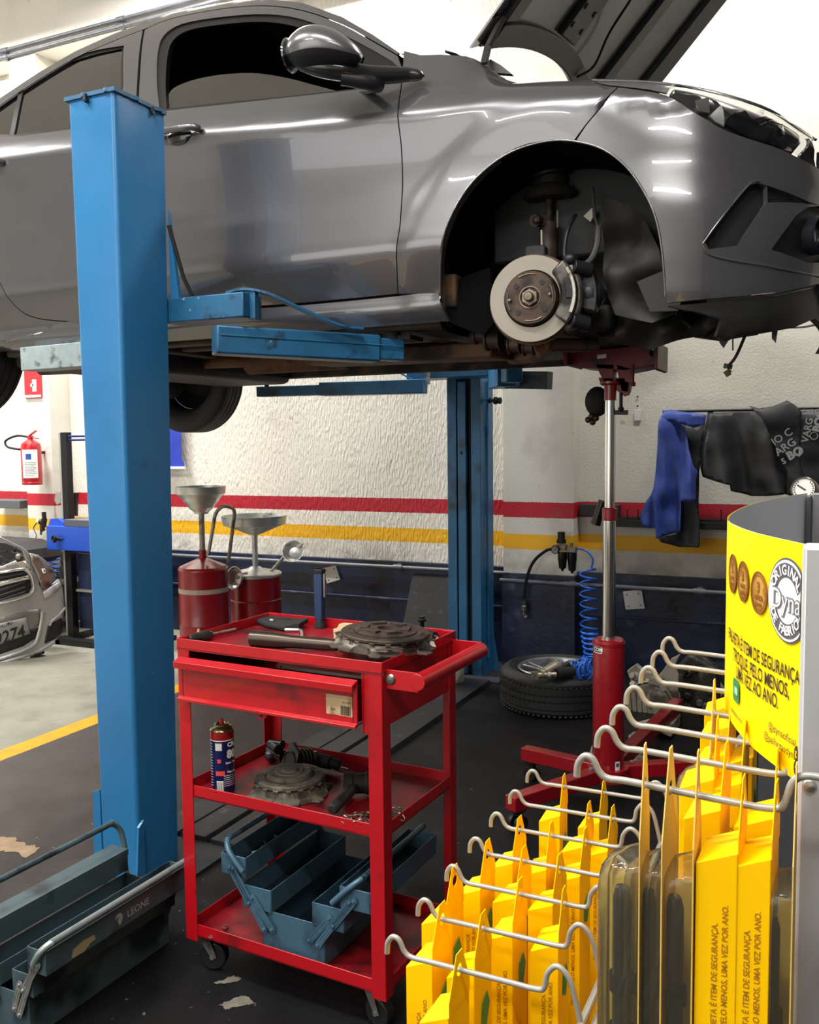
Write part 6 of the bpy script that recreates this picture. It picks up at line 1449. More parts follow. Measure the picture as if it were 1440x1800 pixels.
# sticker
a, b = at(584, 1223, Y=fy), at(632, 1262, Y=fy)
lbm = MB().b6(a.x, b.x, fy-.0006, fy, DB+.018, DB+.062).build('price_label', mat('aged_label', (178, 154, 118), .7, var=.15, vs=30, dirt=((120, 96, 70), .4, 20)), dr)
m = MB(); xb_ = b.x-.004; random.seed(3)
for k in range(10): w = random.choice((.0008, .0015, .0022)); m.b6(xb_-w, xb_, fy-.001, fy-.0006, DB+.020, DB+.040); xb_ -= w+random.choice((.0008, .0014))
text_on(m, '45-9', .007, (a.x+.018, fy-.0008, DB+.03), (1, 0, 0), Z3, sx=1); text_on(m, '00-1-607', .005, (b.x-.015, fy-.0008, DB+.048), (1, 0, 0), Z3)
m.build('price_label_print', BLKP, lbm, smooth=0)
# push handle at the right end
hy0, hy1 = ty0+.02, ty1-.02; hx_ = tx1+.082
m = MB(); m.b6(tx1, hx_-.004, hy0-.003, hy0+.001, ZT-.056, ZT-.014).b6(tx1, hx_-.004, hy1-.001, hy1+.003, ZT-.056, ZT-.014)
m.tube([(hx_-.006, hy0-.004, ZT-.034), (hx_-.006, hy1+.004, ZT-.034)], .018, 16); m.build('push_handle', TR, tl, smooth=40, bevel=.001)
m = MB()
for y in (hy0-.006, hy1+.006): m.lathe([(.010, 0), (.012, .002), (.009, .005), (.0001, .006)], (tx1+.012, hy0-.003, ZT-.034), (0, -1, 0), n=20)
m.build('handle_screw', GRIT, tl)
# castors
for x, y, k in ((tx0+.04, ty0+.04, .3), (tx1-.05, ty0+.04, -.2), (tx0+.04, ty1-.04, 0), (tx1-.05, ty1-.04, 0)):
    m = MB().cyl((x, y, .078), (x, y, .092), .02, n=18); d = V((math.cos(k), math.sin(k), 0)); n_ = V((-d.y, d.x, 0)); c = V((x, y, .036))+d*.012
    for s in (-1, 1): m.prism([c+n_*s*.016+V((0, 0, -.006)), c+n_*s*.016+d*.012+V((0, 0, 0)), c+n_*s*.016+V((0, 0, .044))-d*.004, c+n_*s*.016-d*.03+V((0, 0, .044))], n_*s*.002)
    co_ = m.build('castor', mat('castor_zinc', (120, 118, 114), .45, .6, dirt=((50, 46, 44), .42, 20)), tl, smooth=30)
    MB().cyl(c-n_*.013, c+n_*.013, .034, n=28).build('castor_wheel', CW, co_, bevel=.003); MB().cyl(c-n_*.019, c+n_*.019, .006, n=10).build('axle', GRIT, co_)
tl.rotation_euler.z = math.radians(-3.0)
# ---------- things on the trolley ----------
ZS = ZT-.02+.0006
def T(x, y, z=ZS): return at(x, y, Z=z)
CLB = mat('clutch_brown', (74, 60, 52), .55, .4, var=.3, vs=26, dirt=((44, 36, 32), .42, 18), bump=.3); CLG = mat('clutch_steel', (120, 112, 102), .42, .7, var=.3, vs=18, dirt=((54, 48, 44), .42, 14), bump=.2)
CLD = mat('clutch_dusty', (84, 78, 68), .7, .2, var=.3, vs=20, dirt=[((132, 124, 106), .38, 14), ((44, 42, 40), .38, 24)], bump=.4)
def clutch(name, label, c, R, top, steel, tilt, axis, style):
    t = thing(name, label, 'clutch', c); Mx = Matrix.Translation(c)@Matrix.Rotation(tilt, 4, V(axis))@Matrix.Diagonal((1, 1, .66 if style else .9, 1))
    m = MB(); N_ = 120; prof = []
    vs = []; fs = []
    rows = [(.42, .030), (.62, .034), (.80, .030), (.86, .012), (.93, .005), (1.0, .004), (1.0, 0), (.9, 0), (.8, .004), (.42, .006)]
    for r, z in rows:
        for i in range(N_):
            a = 2*PI*i/N_; k = (a*3/PI) % 1; wv = 1 if .25 < k < .6 else 0; ear = 1 if .7 < k < .86 else 0
            rr = r*R*(1-.06*wv*(r > .83))*(1+.10*ear*(r > .9)); z_ = z+((.016 if style else .007)*wv if r > .88 and z > .001 else 0); vs.append(V((rr*math.cos(a), rr*math.sin(a), z_)))
    for j in range(len(rows)-1):
        for i in range(N_): fs.append((j*N_+i, j*N_+(i+1) % N_, (j+1)*N_+(i+1) % N_, (j+1)*N_+i))
    m.add(vs, fs).xf(Mx); m.build('cover', steel, t, smooth=35)
    m = MB().lathe([(R*.30, .034), (R*.84, .034), (R*.86, .037), (R*.86, .044), (R*.84, .047), (R*.62, .047), (R*.61, .044), (R*.30, .044)], n=56, cap=False)
    if style: m.lathe([(R*.16, .04), (R*.16, .058), (R*.55, .054), (R*.60, .050), (R*.60, .046)], n=48, cap=False)
    m.xf(Mx); fo = m.build('friction_disc', top, t, smooth=30)
    m = MB()
    if style:
        for k in range(6):
            a = 2*PI*k/6+.3; d = V((math.cos(a), math.sin(a), 0)); q = V((-d.y, d.x, 0))
            m.bar(d*R*.40-q*R*.15+Z3*.058, d*R*.40+q*R*.15+Z3*.058, .018, .010)
            m.bar(d*R*.70-q*R*.10+Z3*.0478, d*R*.72+q*R*.08+Z3*.0478, .004, .0016)
        for k in range(3):
            a = 2*PI*k/3+1.1; d = V((math.cos(a), math.sin(a), 0)); q = V((-d.y, d.x, 0)); m.bar(d*R*.93-q*R*.28+Z3*.022, d*R*.93+q*R*.24+Z3*.026, .012, .003)
    else:
        m.lathe([(.0001, .064), (R*.18, .064), (R*.22, .058), (R*.34, .060), (R*.36, .056), (R*.54, .058), (R*.56, .052), (R*.58, .046)], n=40, cap=False)
        for k in range(9): a = 2*PI*k/9; m.lathe([(.004, .046), (.004, .0495)], V((R*.72*math.cos(a), R*.72*math.sin(a), 0)), n=8)
    m.xf(Mx); m.build('damper', top, fo, smooth=30, bevel=.0012)
    m = MB()
    for k in range(18): a = 2*PI*k/18; d = V((math.cos(a), math.sin(a), 0)); m.bar(d*R*.86+Z3*.036, d*R*.90+Z3*.034, .012, .004)
    m.xf(Mx); m.build('diaphragm_finger', steel, t)
    return t
cpos = at(677, 1134, Z=ZS+.018)
clutch('clutch_kit', 'brown rusty clutch disc and steel cover on the right of the trolley top', cpos+Z3*.003, .120, CLB, CLG, math.radians(3), (0, 1, 0), True)
clutch('clutch_kit', 'dusty grey clutch disc and cover lying on the middle shelf of the trolley', at(510, 1392, Z=ZM+.001)+Z3*.001, .097, CLD, CLD, 0, (1, 0, 0), False)
# steel pipe
pa_, pb__ = T(442, 1122, ZS+.018), T(592, 1134, ZS+.015)
pp = tag(MB().lathe([(.0165, 0), (.019, .001), (.019, .06), (.015, .11), (.014, (pb__-pa_).length), (.011, (pb__-pa_).length), (.011, .002)], pa_, pb__-pa_, n=28, cap=False).build('steel_pipe', mat('worn_pipe', (74, 64, 56), .33, .75, var=.25, vs=10, stretch=(1, 1, 1), dirt=((40, 32, 28), .36, 14)), smooth=40), 'dark worn steel pipe lying across the trolley top', 'pipe')
pp.location.z += .0
# pouch, allen key, screwdriver
pch = thing('tool_pouch', 'small black tool pouch with snap lying at the back of the trolley top', 'pouch', T(490, 1098))
m = MB(); ol = [(449, 1096), (458, 1088), (480, 1086), (500, 1089), (533, 1091), (528, 1106), (500, 1110), (470, 1104)]
m.prism([T(x, y, ZS+.001) for x, y in ol], (0, 0, .014)); m.build('pouch_body', mat('pouch_fabric', (30, 29, 30), .85, bump=.5, var=.2), pch, smooth=0, bevel=.005)
MB().bar(T(520, 1100, ZS+.014), T(537, 1090, ZS+.016), .018, .012).b6(*(lambda p: (p.x-.03, p.x+.02, p.y-.002, p.y+.002, ZS+.015, ZS+.018))(T(500, 1098))).build('pouch_flap', mat('pouch_fabric', (30, 29, 30), .85), pch, bevel=.003)
MB().sph(T(478, 1090, ZS+.017), (.008, .006, .004), 12).build('snap', GRIT, pch)
m = MB().tube(catmull([T(501, 1107, ZS+.005), T(522, 1107, ZS+.005), T(529, 1108, ZS+.005), T(531, 1112, ZS+.005), T(531, 1121, ZS+.005)], 4), .0045, 6); tag(m.build('hex_key', GRIT), 'bright bent hex key beside the black pouch on the trolley top', 'tool')
sd = thing('screwdriver', 'screwdriver with dark green handle at the left end of the trolley top', 'screwdriver', T(370, 1115))
a, b, c_ = T(332, 1123, ZS+.014), T(372, 1115, ZS+.013), T(414, 1106, ZS+.010); d = (b-a)
MB().lathe([(.006, 0), (.010, .006), (.011, .02), (.009, .03), (.012, d.length-.03), (.012, d.length-.012), (.008, d.length)], a, d, n=10).build('grip', mat('green_grip', (28, 44, 38), .3, coat=.3), sd, smooth=30)
MB().cyl(b, c_, .0035, n=10).build('shaft', mat('old_pipe', (150, 140, 128), .5, .4), sd)
MB().lathe([(.003, 0), (.012, .006), (.013, .012), (.006, .018)], T(343, 1126, ZS), (0, 0, 1), n=16).build('loose_nut', mat('tool_alloy', (178, 170, 154), .35, .8), sd) if False else None
tag(MB().lathe([(.003, .0), (.012, .006), (.013, .012), (.006, .018), (.003, .03)], T(350, 1126, ZS), (0, 0, 1), n=16).build('ball_joint', mat('tool_alloy', (178, 170, 154), .35, .8)), 'small round metal ball joint beside the screwdriver at the trolley corner', 'car part')
# upright dark blue tool
ut = thing('upright_tool', 'slim dark blue upright tool with black foot standing at the back of the trolley top', 'tool', T(562, 1104))
p = T(563, 1103); h = at(563, 1000, Y=p.y).z-p.z
MB().b6(p.x-.012, p.x+.012, p.y-.010, p.y+.010, p.z+.02, p.z+h).build('column', mat('dark_blue_tool', (34, 58, 92), .35, .2, var=.2), ut, bevel=.003)
MB().b6(p.x-.012, p.x+.014, p.y-.011, p.y+.011, p.z+h-.012, p.z+h).build('cap', BLKM, ut, bevel=.002)
MB().lathe([(.0165, 0), (.0165, .008), (.012, .018), (.011, .024)], p, n=20).build('foot', RUBB, ut)
MB().b6(p.x+.014, p.x+.018, p.y-.004, p.y+.004, p.z+h-.075, p.z+h-.012).build('side_strip', GRIT, ut, bevel=.001); MB().b6(p.x-.018, p.x-.015, p.y-.004, p.y+.004, p.z+h-.05, p.z+h-.01).build('side_clip', BLKM, ut)
# cream plastic guide, rubber boot, bolts
cg = thing('plastic_guide', 'cream plastic cap with a collar standing behind the pipe on the trolley top', 'car part', T(605, 1128))
p = T(604, 1132); ol = [(586, 1112), (585, 1106), (592, 1104), (596, 1097), (604, 1095), (620, 1096), (625, 1106), (625, 1124), (600, 1132), (587, 1128)]
CRM = mat('cream_plastic', (206, 182, 140), .5, dirt=((150, 120, 86), .36, 18))
MB().prism([at(x, y, Y=p.y) for x, y in ol], (.0, .004, 0)).build('plate', CRM, cg, smooth=0, bevel=.0015)
cc = at(604, 1114, Y=p.y-.001); MB().lathe([(.018, 0), (.016, .004), (.009, .006), (.009, .012), (.007, .024), (.005, .024), (.005, .004)], cc, (-.2, -1, .1), n=24, cap=False).build('collar', mat('cream_collar', (176, 156, 124), .45), cg)
bt = tag(MB().lathe([(.016, 0), (.017, .003), (.012, .005), (.016, .008), (.011, .011), (.015, .014), (.010, .017), (.013, .020), (.009, .034), (.0001, .034)], T(637, 1108, ZS+.016), (1, .1, 0), n=24).build('rubber_boot', RUBB, smooth=30), 'ribbed black rubber boot lying behind the brown clutch disc', 'car part')
bb = thing('flange_bolt', 'black headed bolt sticking up behind the brown clutch disc', 'bolt', T(742, 1110))
p = T(742, 1112); MB().cyl(p, p+Z3*.03, .006, n=14).lathe([(.012, .03), (.013, .034), (.009, .037)], p, n=20).cyl(p+Z3*.037, p+Z3*.042, .008, n=6).build('bolt_body', mat('bolt_black', (26, 28, 34), .35, .4), bb)
pc = thing('fuel_pump_part', 'small black cylindrical car part at the right back corner of the trolley top', 'car part', T(757, 1120))
MB().cyl(T(750, 1114, ZS+.012), T(765, 1119, ZS+.012), .011, n=16).cyl(T(765, 1119, ZS+.012), T(772, 1122, ZS+.01), .006, n=12).box(T(752, 1126, ZS+.008), (.02, .02, .016)).build('part_body', BLKM, pc); MB().sph(T(771, 1126, ZS+.008), (.008, .008, .008), 12).build('part_cap', CRM, pc)
# middle shelf
cn = thing('spray_can', 'blue and red aerosol spray can standing at the left of the middle shelf', 'spray can', at(393, 1390, Z=ZM))
cp = at(393, 1389, Z=ZM); r = .0195*1.0; s = scale_at(cp); r = 20.5*s; H = 117*s/1.0
cp = V((cp.x, cp.y, ZM+.001))
va3 = math.atan2(-cp.y, -cp.x)
MB().lathe([(r*.95, 0), (r, .003), (r, H*.80)], cp, n=40).build('can_body', mat('can_navy', (22, 34, 92), .28, .3, coat=.5), cn, smooth=30)
MB().lathe([(r*1.003, H*.80), (r*1.003, H*.93)], cp, n=40, cap=False).build('can_red_band', mat('can_red', (168, 24, 30), .28, .3, coat=.5), cn)
MB().lathe([(r*1.02, H*.925), (r*1.03, H*.94), (r*.96, H*.96), (r*.8, H*.985), (r*.6, H*1.0), (r*.6, H*1.02), (r*.5, H*1.025), (r*.45, H*1.0)], cp, n=36).build('can_dome', mat('can_gold', (168, 156, 112), .25, .9), cn)
MB().cyl(cp+Z3*H*1.0, cp+Z3*H*1.06, r*.2, n=12).cyl(cp+Z3*H*1.05, cp+Z3*H*1.10, r*.13, n=10).build('nozzle', mat('nozzle_red', (190, 36, 34), .4), cn)
m = MB(); curved_patch(m, cp, r, va3-1.35, va3+1.3, cp.z+H*.795, cp.z+H*.81, off=.0008)
curved(m, 'CRC', r*.52, cp, r, va3+.95, cp.z+H*.735, bold=.0009, off=.001); curved(m, '80', r*.95, cp, r, va3+.80, cp.z+H*.59, bold=.0016, off=.001, sx=.9); curved(m, 'base óleo', r*.26, cp, r, va3+.75, cp.z+H*.465, bold=.0003, off=.001); curved(m, 'Óleo de', r*.26, cp, r, va3+.75, cp.z+H*.325, bold=.0003, off=.001)
for k in range(6): curved_patch(m, cp, r, va3-.05+.1, va3+1.05, cp.z+H*(.27-.03*k), cp.z+H*(.276-.03*k), off=.001)
for k in range(16): curved_patch(m, cp, r, va3-1.3, va3-.9, cp.z+H*(.75-.042*k), cp.z+H*(.757-.042*k), off=.001)
curved_patch(m, cp, r, va3-.55, va3-.0, cp.z+H*.04, cp.z+H*.20, off=.001); curved_patch(m, cp, r, va3-.6, va3-.05, cp.z+H*.66, cp.z+H*.77, off=.001)
m.build('can_print', WHT, cn, smooth=0)
m = MB(); curved_patch(m, cp, r, va3-.6, va3+.15, cp.z+H*.28, cp.z+H*.35, off=.0012); curved_patch(m, cp, r, va3-.45, va3-.15, cp.z+H*.47, cp.z+H*.53, off=.0012); m.build('can_red_mark', mat('can_print_red', (200, 60, 56), .5), cn)
m = MB()
for k in range(7): a = va3-.52+.07*k; curved_patch(m, cp, r, a, a+.03, cp.z+H*.05, cp.z+H*.19, off=.0013, n=2)
m.build('can_barcode', BLKP, cn)
# black thermostat-like part
th_ = thing('water_pump_housing', 'black water pump housing with flange lying at the back of the middle shelf', 'car part', at(530, 1345, Z=ZM))
BPG = mat('black_cast_plastic', (22, 22, 24), .38, var=.2, bump=.2)
def G(x, y, z=ZM+.03): return at(x, y, Z=z)
fc = G(509, 1336, ZM+.045); fax = V((-.35, -.9, .25)).normalized(); e1_ = fax.orthogonal().normalized(); e1_ = V((.93, -.36, 0)).normalized(); e2_ = fax.cross(e1_).normalized()
fl_ = []
for k in range(24):
    a = 2*PI*k/24; rr = .032*(1+.32*(abs(math.cos(a-.5))**8)+.25*(max(0, math.sin(a-.1))**12)); fl_.append(fc+(e1_*math.cos(a)*.8+e2_*math.sin(a)*1.15)*rr)
m = MB().prism(fl_, -fax*.010); m.lathe([(.019, .001), (.021, .004), (.023, .004), (.024, 0)], fc, fax, n=28, cap=False); m.build('flange', BPG, th_, smooth=30, bevel=.001)
MB().lathe([(.018, .0015), (.0001, .0015)], fc, fax, n=28, cap=False).build('port', mat('port_black', (8, 8, 8), .6), th_)
m = MB().cyl(fc-fax*.008, fc-fax*.07, .027, .024, n=24)
for k in range(4): m.cyl(fc-fax*(.02+.012*k), fc-fax*(.026+.012*k), .031, n=24)
m.cyl(G(500, 1330), G(476, 1318, ZM+.03), .016, n=16).cyl(G(490, 1318, ZM+.055), G(477, 1308, ZM+.05), .013, n=14).cyl(G(497, 1309, ZM+.06), G(477, 1307, ZM+.055), .011, n=14).sph(G(478, 1328, ZM+.02), (.02, .02, .018), 12)
m.build('pump_body', BPG, th_, smooth=30)
m = MB()
for a in (-1.2, -1.9): m.lathe([(.004, 0), (.006, .001), (.006, .004), (.003, .004)], fc+(e1_*math.cos(a)*.8+e2_*math.sin(a)*1.15)*.036, fax, n=12, cap=False)
m.build('bolt_sleeve', GRIT, th_)
hs_ = thing('hose_stub', 'black rubber hose stub with a bright clamp behind the water pump housing', 'hose', G(570, 1340))
MB().cyl(G(552, 1334, ZM+.026), G(582, 1341, ZM+.024), .019, .017, n=20).cyl(G(582, 1341, ZM+.024), G(597, 1345, ZM+.02), .014, n=16).build('stub', RUBB, hs_)
MB().cyl(G(552, 1333.6, ZM+.026), G(555, 1334.4, ZM+.026), .0205, n=24).build('hose_clamp', GRIT, hs_)
tag(MB().tube([G(592, 1347, ZM+.006), G(612, 1352, ZM+.006)], .002, 6).build('steel_wire', GRIT), 'short bright steel wire lying behind the black mallet', 'wire')
ml = thing('mallet', 'black mallet lying at the right front of the middle shelf', 'mallet', G(620, 1390, ZM))
a, b = at(603, 1378, Z=ZM+.030), at(660, 1376, Z=ZM+.030)
MB().lathe([(.02, 0), (.027, .003), (.027, .022), (.024, .026), (.024, .052), (.027, .056), (.027, .078), (.02, .081)], a, b-a, n=28).build('head', RUBB, ml, smooth=30)
a, b = at(632, 1374, Z=ZM+.03), at(583, 1424, Z=ZM+.020)
MB().lathe([(.010, 0), (.011, .03), (.0135, .06), (.014, (b-a).length-.01), (.010, (b-a).length)], a, b-a, n=20).build('handle', mat('mallet_handle', (34, 33, 34), .5), ml, smooth=40)
ch_ = thing('steel_chain', 'small heap of steel chain at the front right corner of the middle shelf', 'chain', at(640, 1452, Z=ZM))
random.seed(9); m = MB()
for k in range(46):
    px_ = random.uniform(604, 716); py_ = 1443-(px_-604)*.10+random.uniform(-14, 6)*(.5+.5*math.sin((px_-604)/112*PI)); p = at(px_, py_, Z=ZM+.006+random.random()*.012)
    a = random.uniform(0, PI); u1 = V((math.cos(a), math.sin(a), random.uniform(-.5, .5))).normalized(); u2 = V((-math.sin(a), math.cos(a), random.uniform(-.8, .8))).normalized()
    m.tube([p+u1*math.cos(2*PI*i/14)*.011+u2*math.sin(2*PI*i/14)*.006 for i in range(14)], .0016, 6, closed=True)
co2 = m.build('chain_link', mat('old_chain', (140, 132, 118), .35, .85, var=.3), ch_); co2['kind'] = 'stuff'
for i, (x, y) in enumerate(((379, 1641), (396, 1633), (372, 1650), (345, 1500))[:3]):
    tag(MB().lathe([(.007, 0), (.008, .002), (.008, .006), (.005, .007), (.005, .010)], at(x, y, Z=ZB+.001), n=6).build('loose_nut', mat('red_nut', (120, 50, 52), .5)), ('upper left', 'upper right', 'lower')[i]+' of three reddish nuts on the bottom tray left of the blue toolbox', 'nut')
tag(MB().lathe([(.010, 0), (.010, .004), (.006, .005), (.006, .012)], at(622, 1722, Z=ZB+.001), n=6).build('bolt', GRIT), 'small bright bolt head at the front right corner of the bottom tray', 'bolt')
# ================= CANTILEVER TOOL BOXES =================
TB = mat('toolbox_blue', (66, 98, 118), .4, .2, var=.12, vs=6, dirt=[((40, 58, 70), .38, 8), ((150, 166, 170), .2, 30)], bump=.1); TBI = mat('toolbox_inside', (24, 34, 44), .6, var=.3, vs=6)
TB2 = mat('toolbox_grey_green', (72, 92, 98), .42, .2, var=.12, vs=6, dirt=[((34, 44, 48), .42, 7), ((150, 150, 136), .2, 24)], bump=.1)
def openbox(x0, x1, y0, y1, z0, z1, t=.0025):
    return MB().b6(x0, x1, y0, y1, z0, z0+t).b6(x0, x0+t, y0, y1, z0, z1).b6(x1-t, x1, y0, y1, z0, z1).b6(x0+t, x1-t, y0, y0+t, z0, z1).b6(x0+t, x1-t, y1-t, y1, z0, z1)
def toolbox(label, loc, rz, L, W, H, trays, m, rail_r=.007, lids=()):
    """base and cantilever trays, length along local y; trays: (x0, x1, z0, z1, side)"""
    t = thing('toolbox', label, 'toolbox', loc); Mx = Matrix.Translation(V(loc))@Matrix.Rotation(rz, 4, 'Z')
    def bb(mb, name, mt, par, **k): mb.xf(Mx); return mb.build(name, mt, par, **k)
    b = bb(openbox(-W/2, W/2, -L/2, L/2, 0, H), 'base', m, t, bevel=.0015)
    bb(MB().b6(-W/2+.003, W/2-.003, -L/2+.003, L/2-.003, .003, .006), 'base_lining', TBI, b)
    for (x0, x1, z0, z1) in trays:
        q = bb(openbox(x0, x1, -L/2-.004, L/2+.004, z0, z1), 'tray', m, t, bevel=.001)
        bb(MB().b6(x0+.003, x1-.003, -L/2+.003, L/2-.003, z0+.003, z0+.005), 'tray_lining', TBI, q)
    return t, Mx, bb
def link(mb, p, q, y, w=.010):
    p = V((p[0], y, p[1])); q = V((q[0], y, q[1])); mb.bar(p, q, w*1.6, .0025, up=V((0, 1, 0)).cross(q-p))
def links(bb, t, m, L, prs):
    for y in (-L/2-.008, L/2+.008):
        for p, q in prs:
            a = MB(); P = V((p[0], y, p[1])); Q = V((q[0], y, q[1])); d = (Q-P).normalized(); n = V((-d.z, 0, d.x)); w = .008
            pts = [P+n*w*math.cos(k*PI/6)-d*w*math.sin(k*PI/6) for k in range(7)]; pts2 = [Q-n*w*math.cos(k*PI/6)+d*w*math.sin(k*PI/6) for k in range(7)]
            a.prism(pts+pts2, (0, .003 if y > 0 else -.003, 0)); 
            o = bb(a, 'link_bar', m, t, smooth=30)
            r = MB()
            for c in (P, Q): r.lathe([(.004, 0), (.0035, .003), (.0001, .004)], c+V((0, .003 if y > 0 else -.003, 0)), (0, 1 if y > 0 else -1, 0), n=12)
            s_ = -1 if y < 0 else 1
            r.tube([P+d*.012+n*.0035+V((0, s_*.003, 0)), Q-d*.012+n*.0035+V((0, s_*.003, 0)), Q-d*.012-n*.0035+V((0, s_*.003, 0)), P+d*.012-n*.0035+V((0, s_*.003, 0))], .0008, 5, closed=True)
            bb(r, 'rivet', m, o)
def rail(bb, t, m, L, x, z, xe, ze, r=.007, side=1):
    """round handle rail along a tray, its ends bent down to the links"""
    pts = [(xe, -L/2-.012, ze), (x-(x-xe)*.35, -L/2-.012, z-(z-ze)*.3), (x, -L/2+.012, z), (x, -L/2+.04, z), (x, L/2-.04, z), (x, L/2-.012, z), (x-(x-xe)*.35, L/2+.012, z-(z-ze)*.3), (xe, L/2+.012, ze)]
    a = MB().tube(catmull(pts, 5), r, 12); return bb(a, 'handle_rail', m, t, smooth=60)
# box on the bottom tray of the trolley
pA = at(427, 1690, Z=ZB+.003)+V((.012, .064, 0)); pB = at(546, 1716, Z=ZB+.003)+V((.012, .044, 0)); rz = math.atan2(pB.y-pA.y, pB.x-pA.x); W = (pB-pA).length; L = .33
ctr = (pA+pB)/2+V((-math.sin(rz), math.cos(rz), 0))*(L/2); H = .098
TBa, Mx, bb = toolbox('blue metal toolbox with open cantilever trays on the bottom tray of the trolley', V((ctr.x, ctr.y, ZB+.003)), rz, L, W, H,
    [(-W/2-.055, -W/2+.03, .095, .15), (-.135-W/2+.02, -W/2-.042, .165, .215), (W/2-.03, W/2+.055, .095, .15), (W/2+.045, W/2+.125, .155, .205)], TB)
links(bb, TBa, TB, L, [((-W/2+.035, .06), (-W/2-.02, .125)), ((-W/2+.012, .055), (-W/2-.075, .185)), ((-W/2-.03, .11), (-W/2-.085, .185)), ((W/2-.035, .06), (W/2+.02, .125)), ((W/2-.012, .055), (W/2+.075, .175)), ((W/2+.03, .11), (W/2+.085, .18))])
rail(bb, TBa, TB, L, -W/2-.105, .245, -W/2-.045, .185); rail(bb, TBa, TB, L, W/2+.095, .225, W/2+.03, .165)
q = MB(); q.tube([(W*.05, -.08, .012), (W*.12, .1, .014)], .008, 8); bb(q, 'orange_tool_handle', mat('orange_handle', (170, 60, 24), .4), TBa)
q = MB(); random.seed(4)
for k in range(22): x = -W/2-.08+random.uniform(-.025, .025); y = random.uniform(-.15, .15); q.cyl((x, y, .172), (x+random.uniform(-.015, .015), y+random.uniform(-.02, .02), .176), .003, n=6)
o = bb(q, 'small_screws', GRIT, TBa); o['kind'] = 'stuff'
# box on the floor in front of the post
L = .44; W = .19
fc_ = V((-1.625, 1.545, 0))
TBb, Mx, bb = toolbox('grey-green metal toolbox with open trays on the floor in front of the near lift post', V((-1.632, 1.58, .0)), math.radians(-2), L, .13, .10,
    [(-.085, -.02, .105, .155), (-.13, -.075, .165, .215), (.02, .085, .105, .155), (.07, .128, .165, .22)], TB2)
links(bb, TBb, mat('bare_links', (150, 152, 148), .4, .6, dirt=((80, 84, 84), .4, 20)), L, [((-.03, .07), (-.05, .13)), ((-.045, .06), (-.10, .19)), ((.03, .07), (.05, .13)), ((.045, .06), (.10, .19)), ((.06, .12), (.11, .19))])
rail(bb, TBb, TB2, L, -.115, .29, -.09, .20, .0075); rail(bb, TBb, mat('rail_bare', (150, 160, 160), .35, .5, dirt=((84, 100, 106), .45, 8)), L, .135, .238, .10, .19, .0075)
q = MB().prism([(-.135, -L/2-.006, .215), (-.075, -L/2-.006, .215), (-.075, -L/2-.006, .222), (-.135, -L/2-.006, .222)], (0, L+.012, 0)); bb(q, 'tray_lid', TB2, TBb)
# lettering and horse-head emblem on the outer tray
q = MB(); 
sxv = Vector((0, 1, 0))
def side_text(txt, size, yc, zc, bold=0.): 
    vs, fs = textmesh(txt, size, 'CENTER', bold=bold); q.add([V((.1288, yc+p.x, zc+p.y)) for p in vs], fs)
side_text('LEONE', .024, .05, .190, .0004)
em = [(0, 0), (.006, .004), (.010, .012), (.010, .020), (.006, .027), (-.002, .030), (-.009, .026), (-.012, .018), (-.008, .019), (-.004, .022), (-.001, .018), (-.005, .012), (-.003, .006)]
q.prism([(.1284, .05-.062+a, .176+b) for a, b in em], (.0006, 0, 0))
bb(q, 'tray_lettering', mat('worn_white_print', (150, 160, 158), .6), TBb, smooth=0)
q = MB().prism([(.1284, -.155, .17), (.1284, -.12, .168), (.1284, -.10, .178), (.1284, -.085, .180), (.1284, -.09, .192), (.1284, -.12, .194), (.1284, -.15, .188)], (.0005, 0, 0)); bb(q, 'paint_chip', mat('chip_cream', (160, 148, 112), .7), TBb, smooth=0)
# ================= WIPER BLADE DISPLAY RACK =================
HK = mat('hook_grey_plastic', (146, 143, 136), .38, .2, coat=.2); HKM = mat('rack_wire', (138, 137, 132), .38, .5)
YEL = mat('box_yellow', (246, 192, 0), .5, ior=1.22); BRP = mat('box_print', (166, 108, 10), .5); GREENP = mat('green_emblem', (40, 130, 80), .5)
CARD = mat('blister_card', (214, 178, 90), .6); PLAS = glass('blister_plastic', (240, 238, 228), 1.4, .06)
_n = PLAS.node_tree; _d = _n.nodes.new('ShaderNodeBsdfDiffuse'); _d.inputs['Color'].default_value = lin((220, 212, 180)); _m = _n.nodes.new('ShaderNodeMixShader'); _m.inputs[0].default_value = .04; _o = _n.nodes['Material Output']; _s = _o.inputs['Surface'].links[0].from_socket; _n.links.new(_s, _m.inputs[1]); _n.links.new(_d.outputs[0], _m.inputs[2]); _n.links.new(_m.outputs[0], _o.inputs['Surface'])
rk = thing('display_rack', 'grey wire display rack holding yellow wiper blade boxes and a curved yellow sign', 'display rack', (.02, .95, 0))
GF = mat('rack_grey_frame', (188, 188, 190), .35, .4); GFD = mat('rack_dark_strip', (58, 58, 62), .45)
ZL, ZU = .85, 1.05
LOWY = [.69, .76, .835, .905, .978, 1.052, 1.128]; UPY = [.655, .726, .79, .858, .94, 1.015, 1.09]
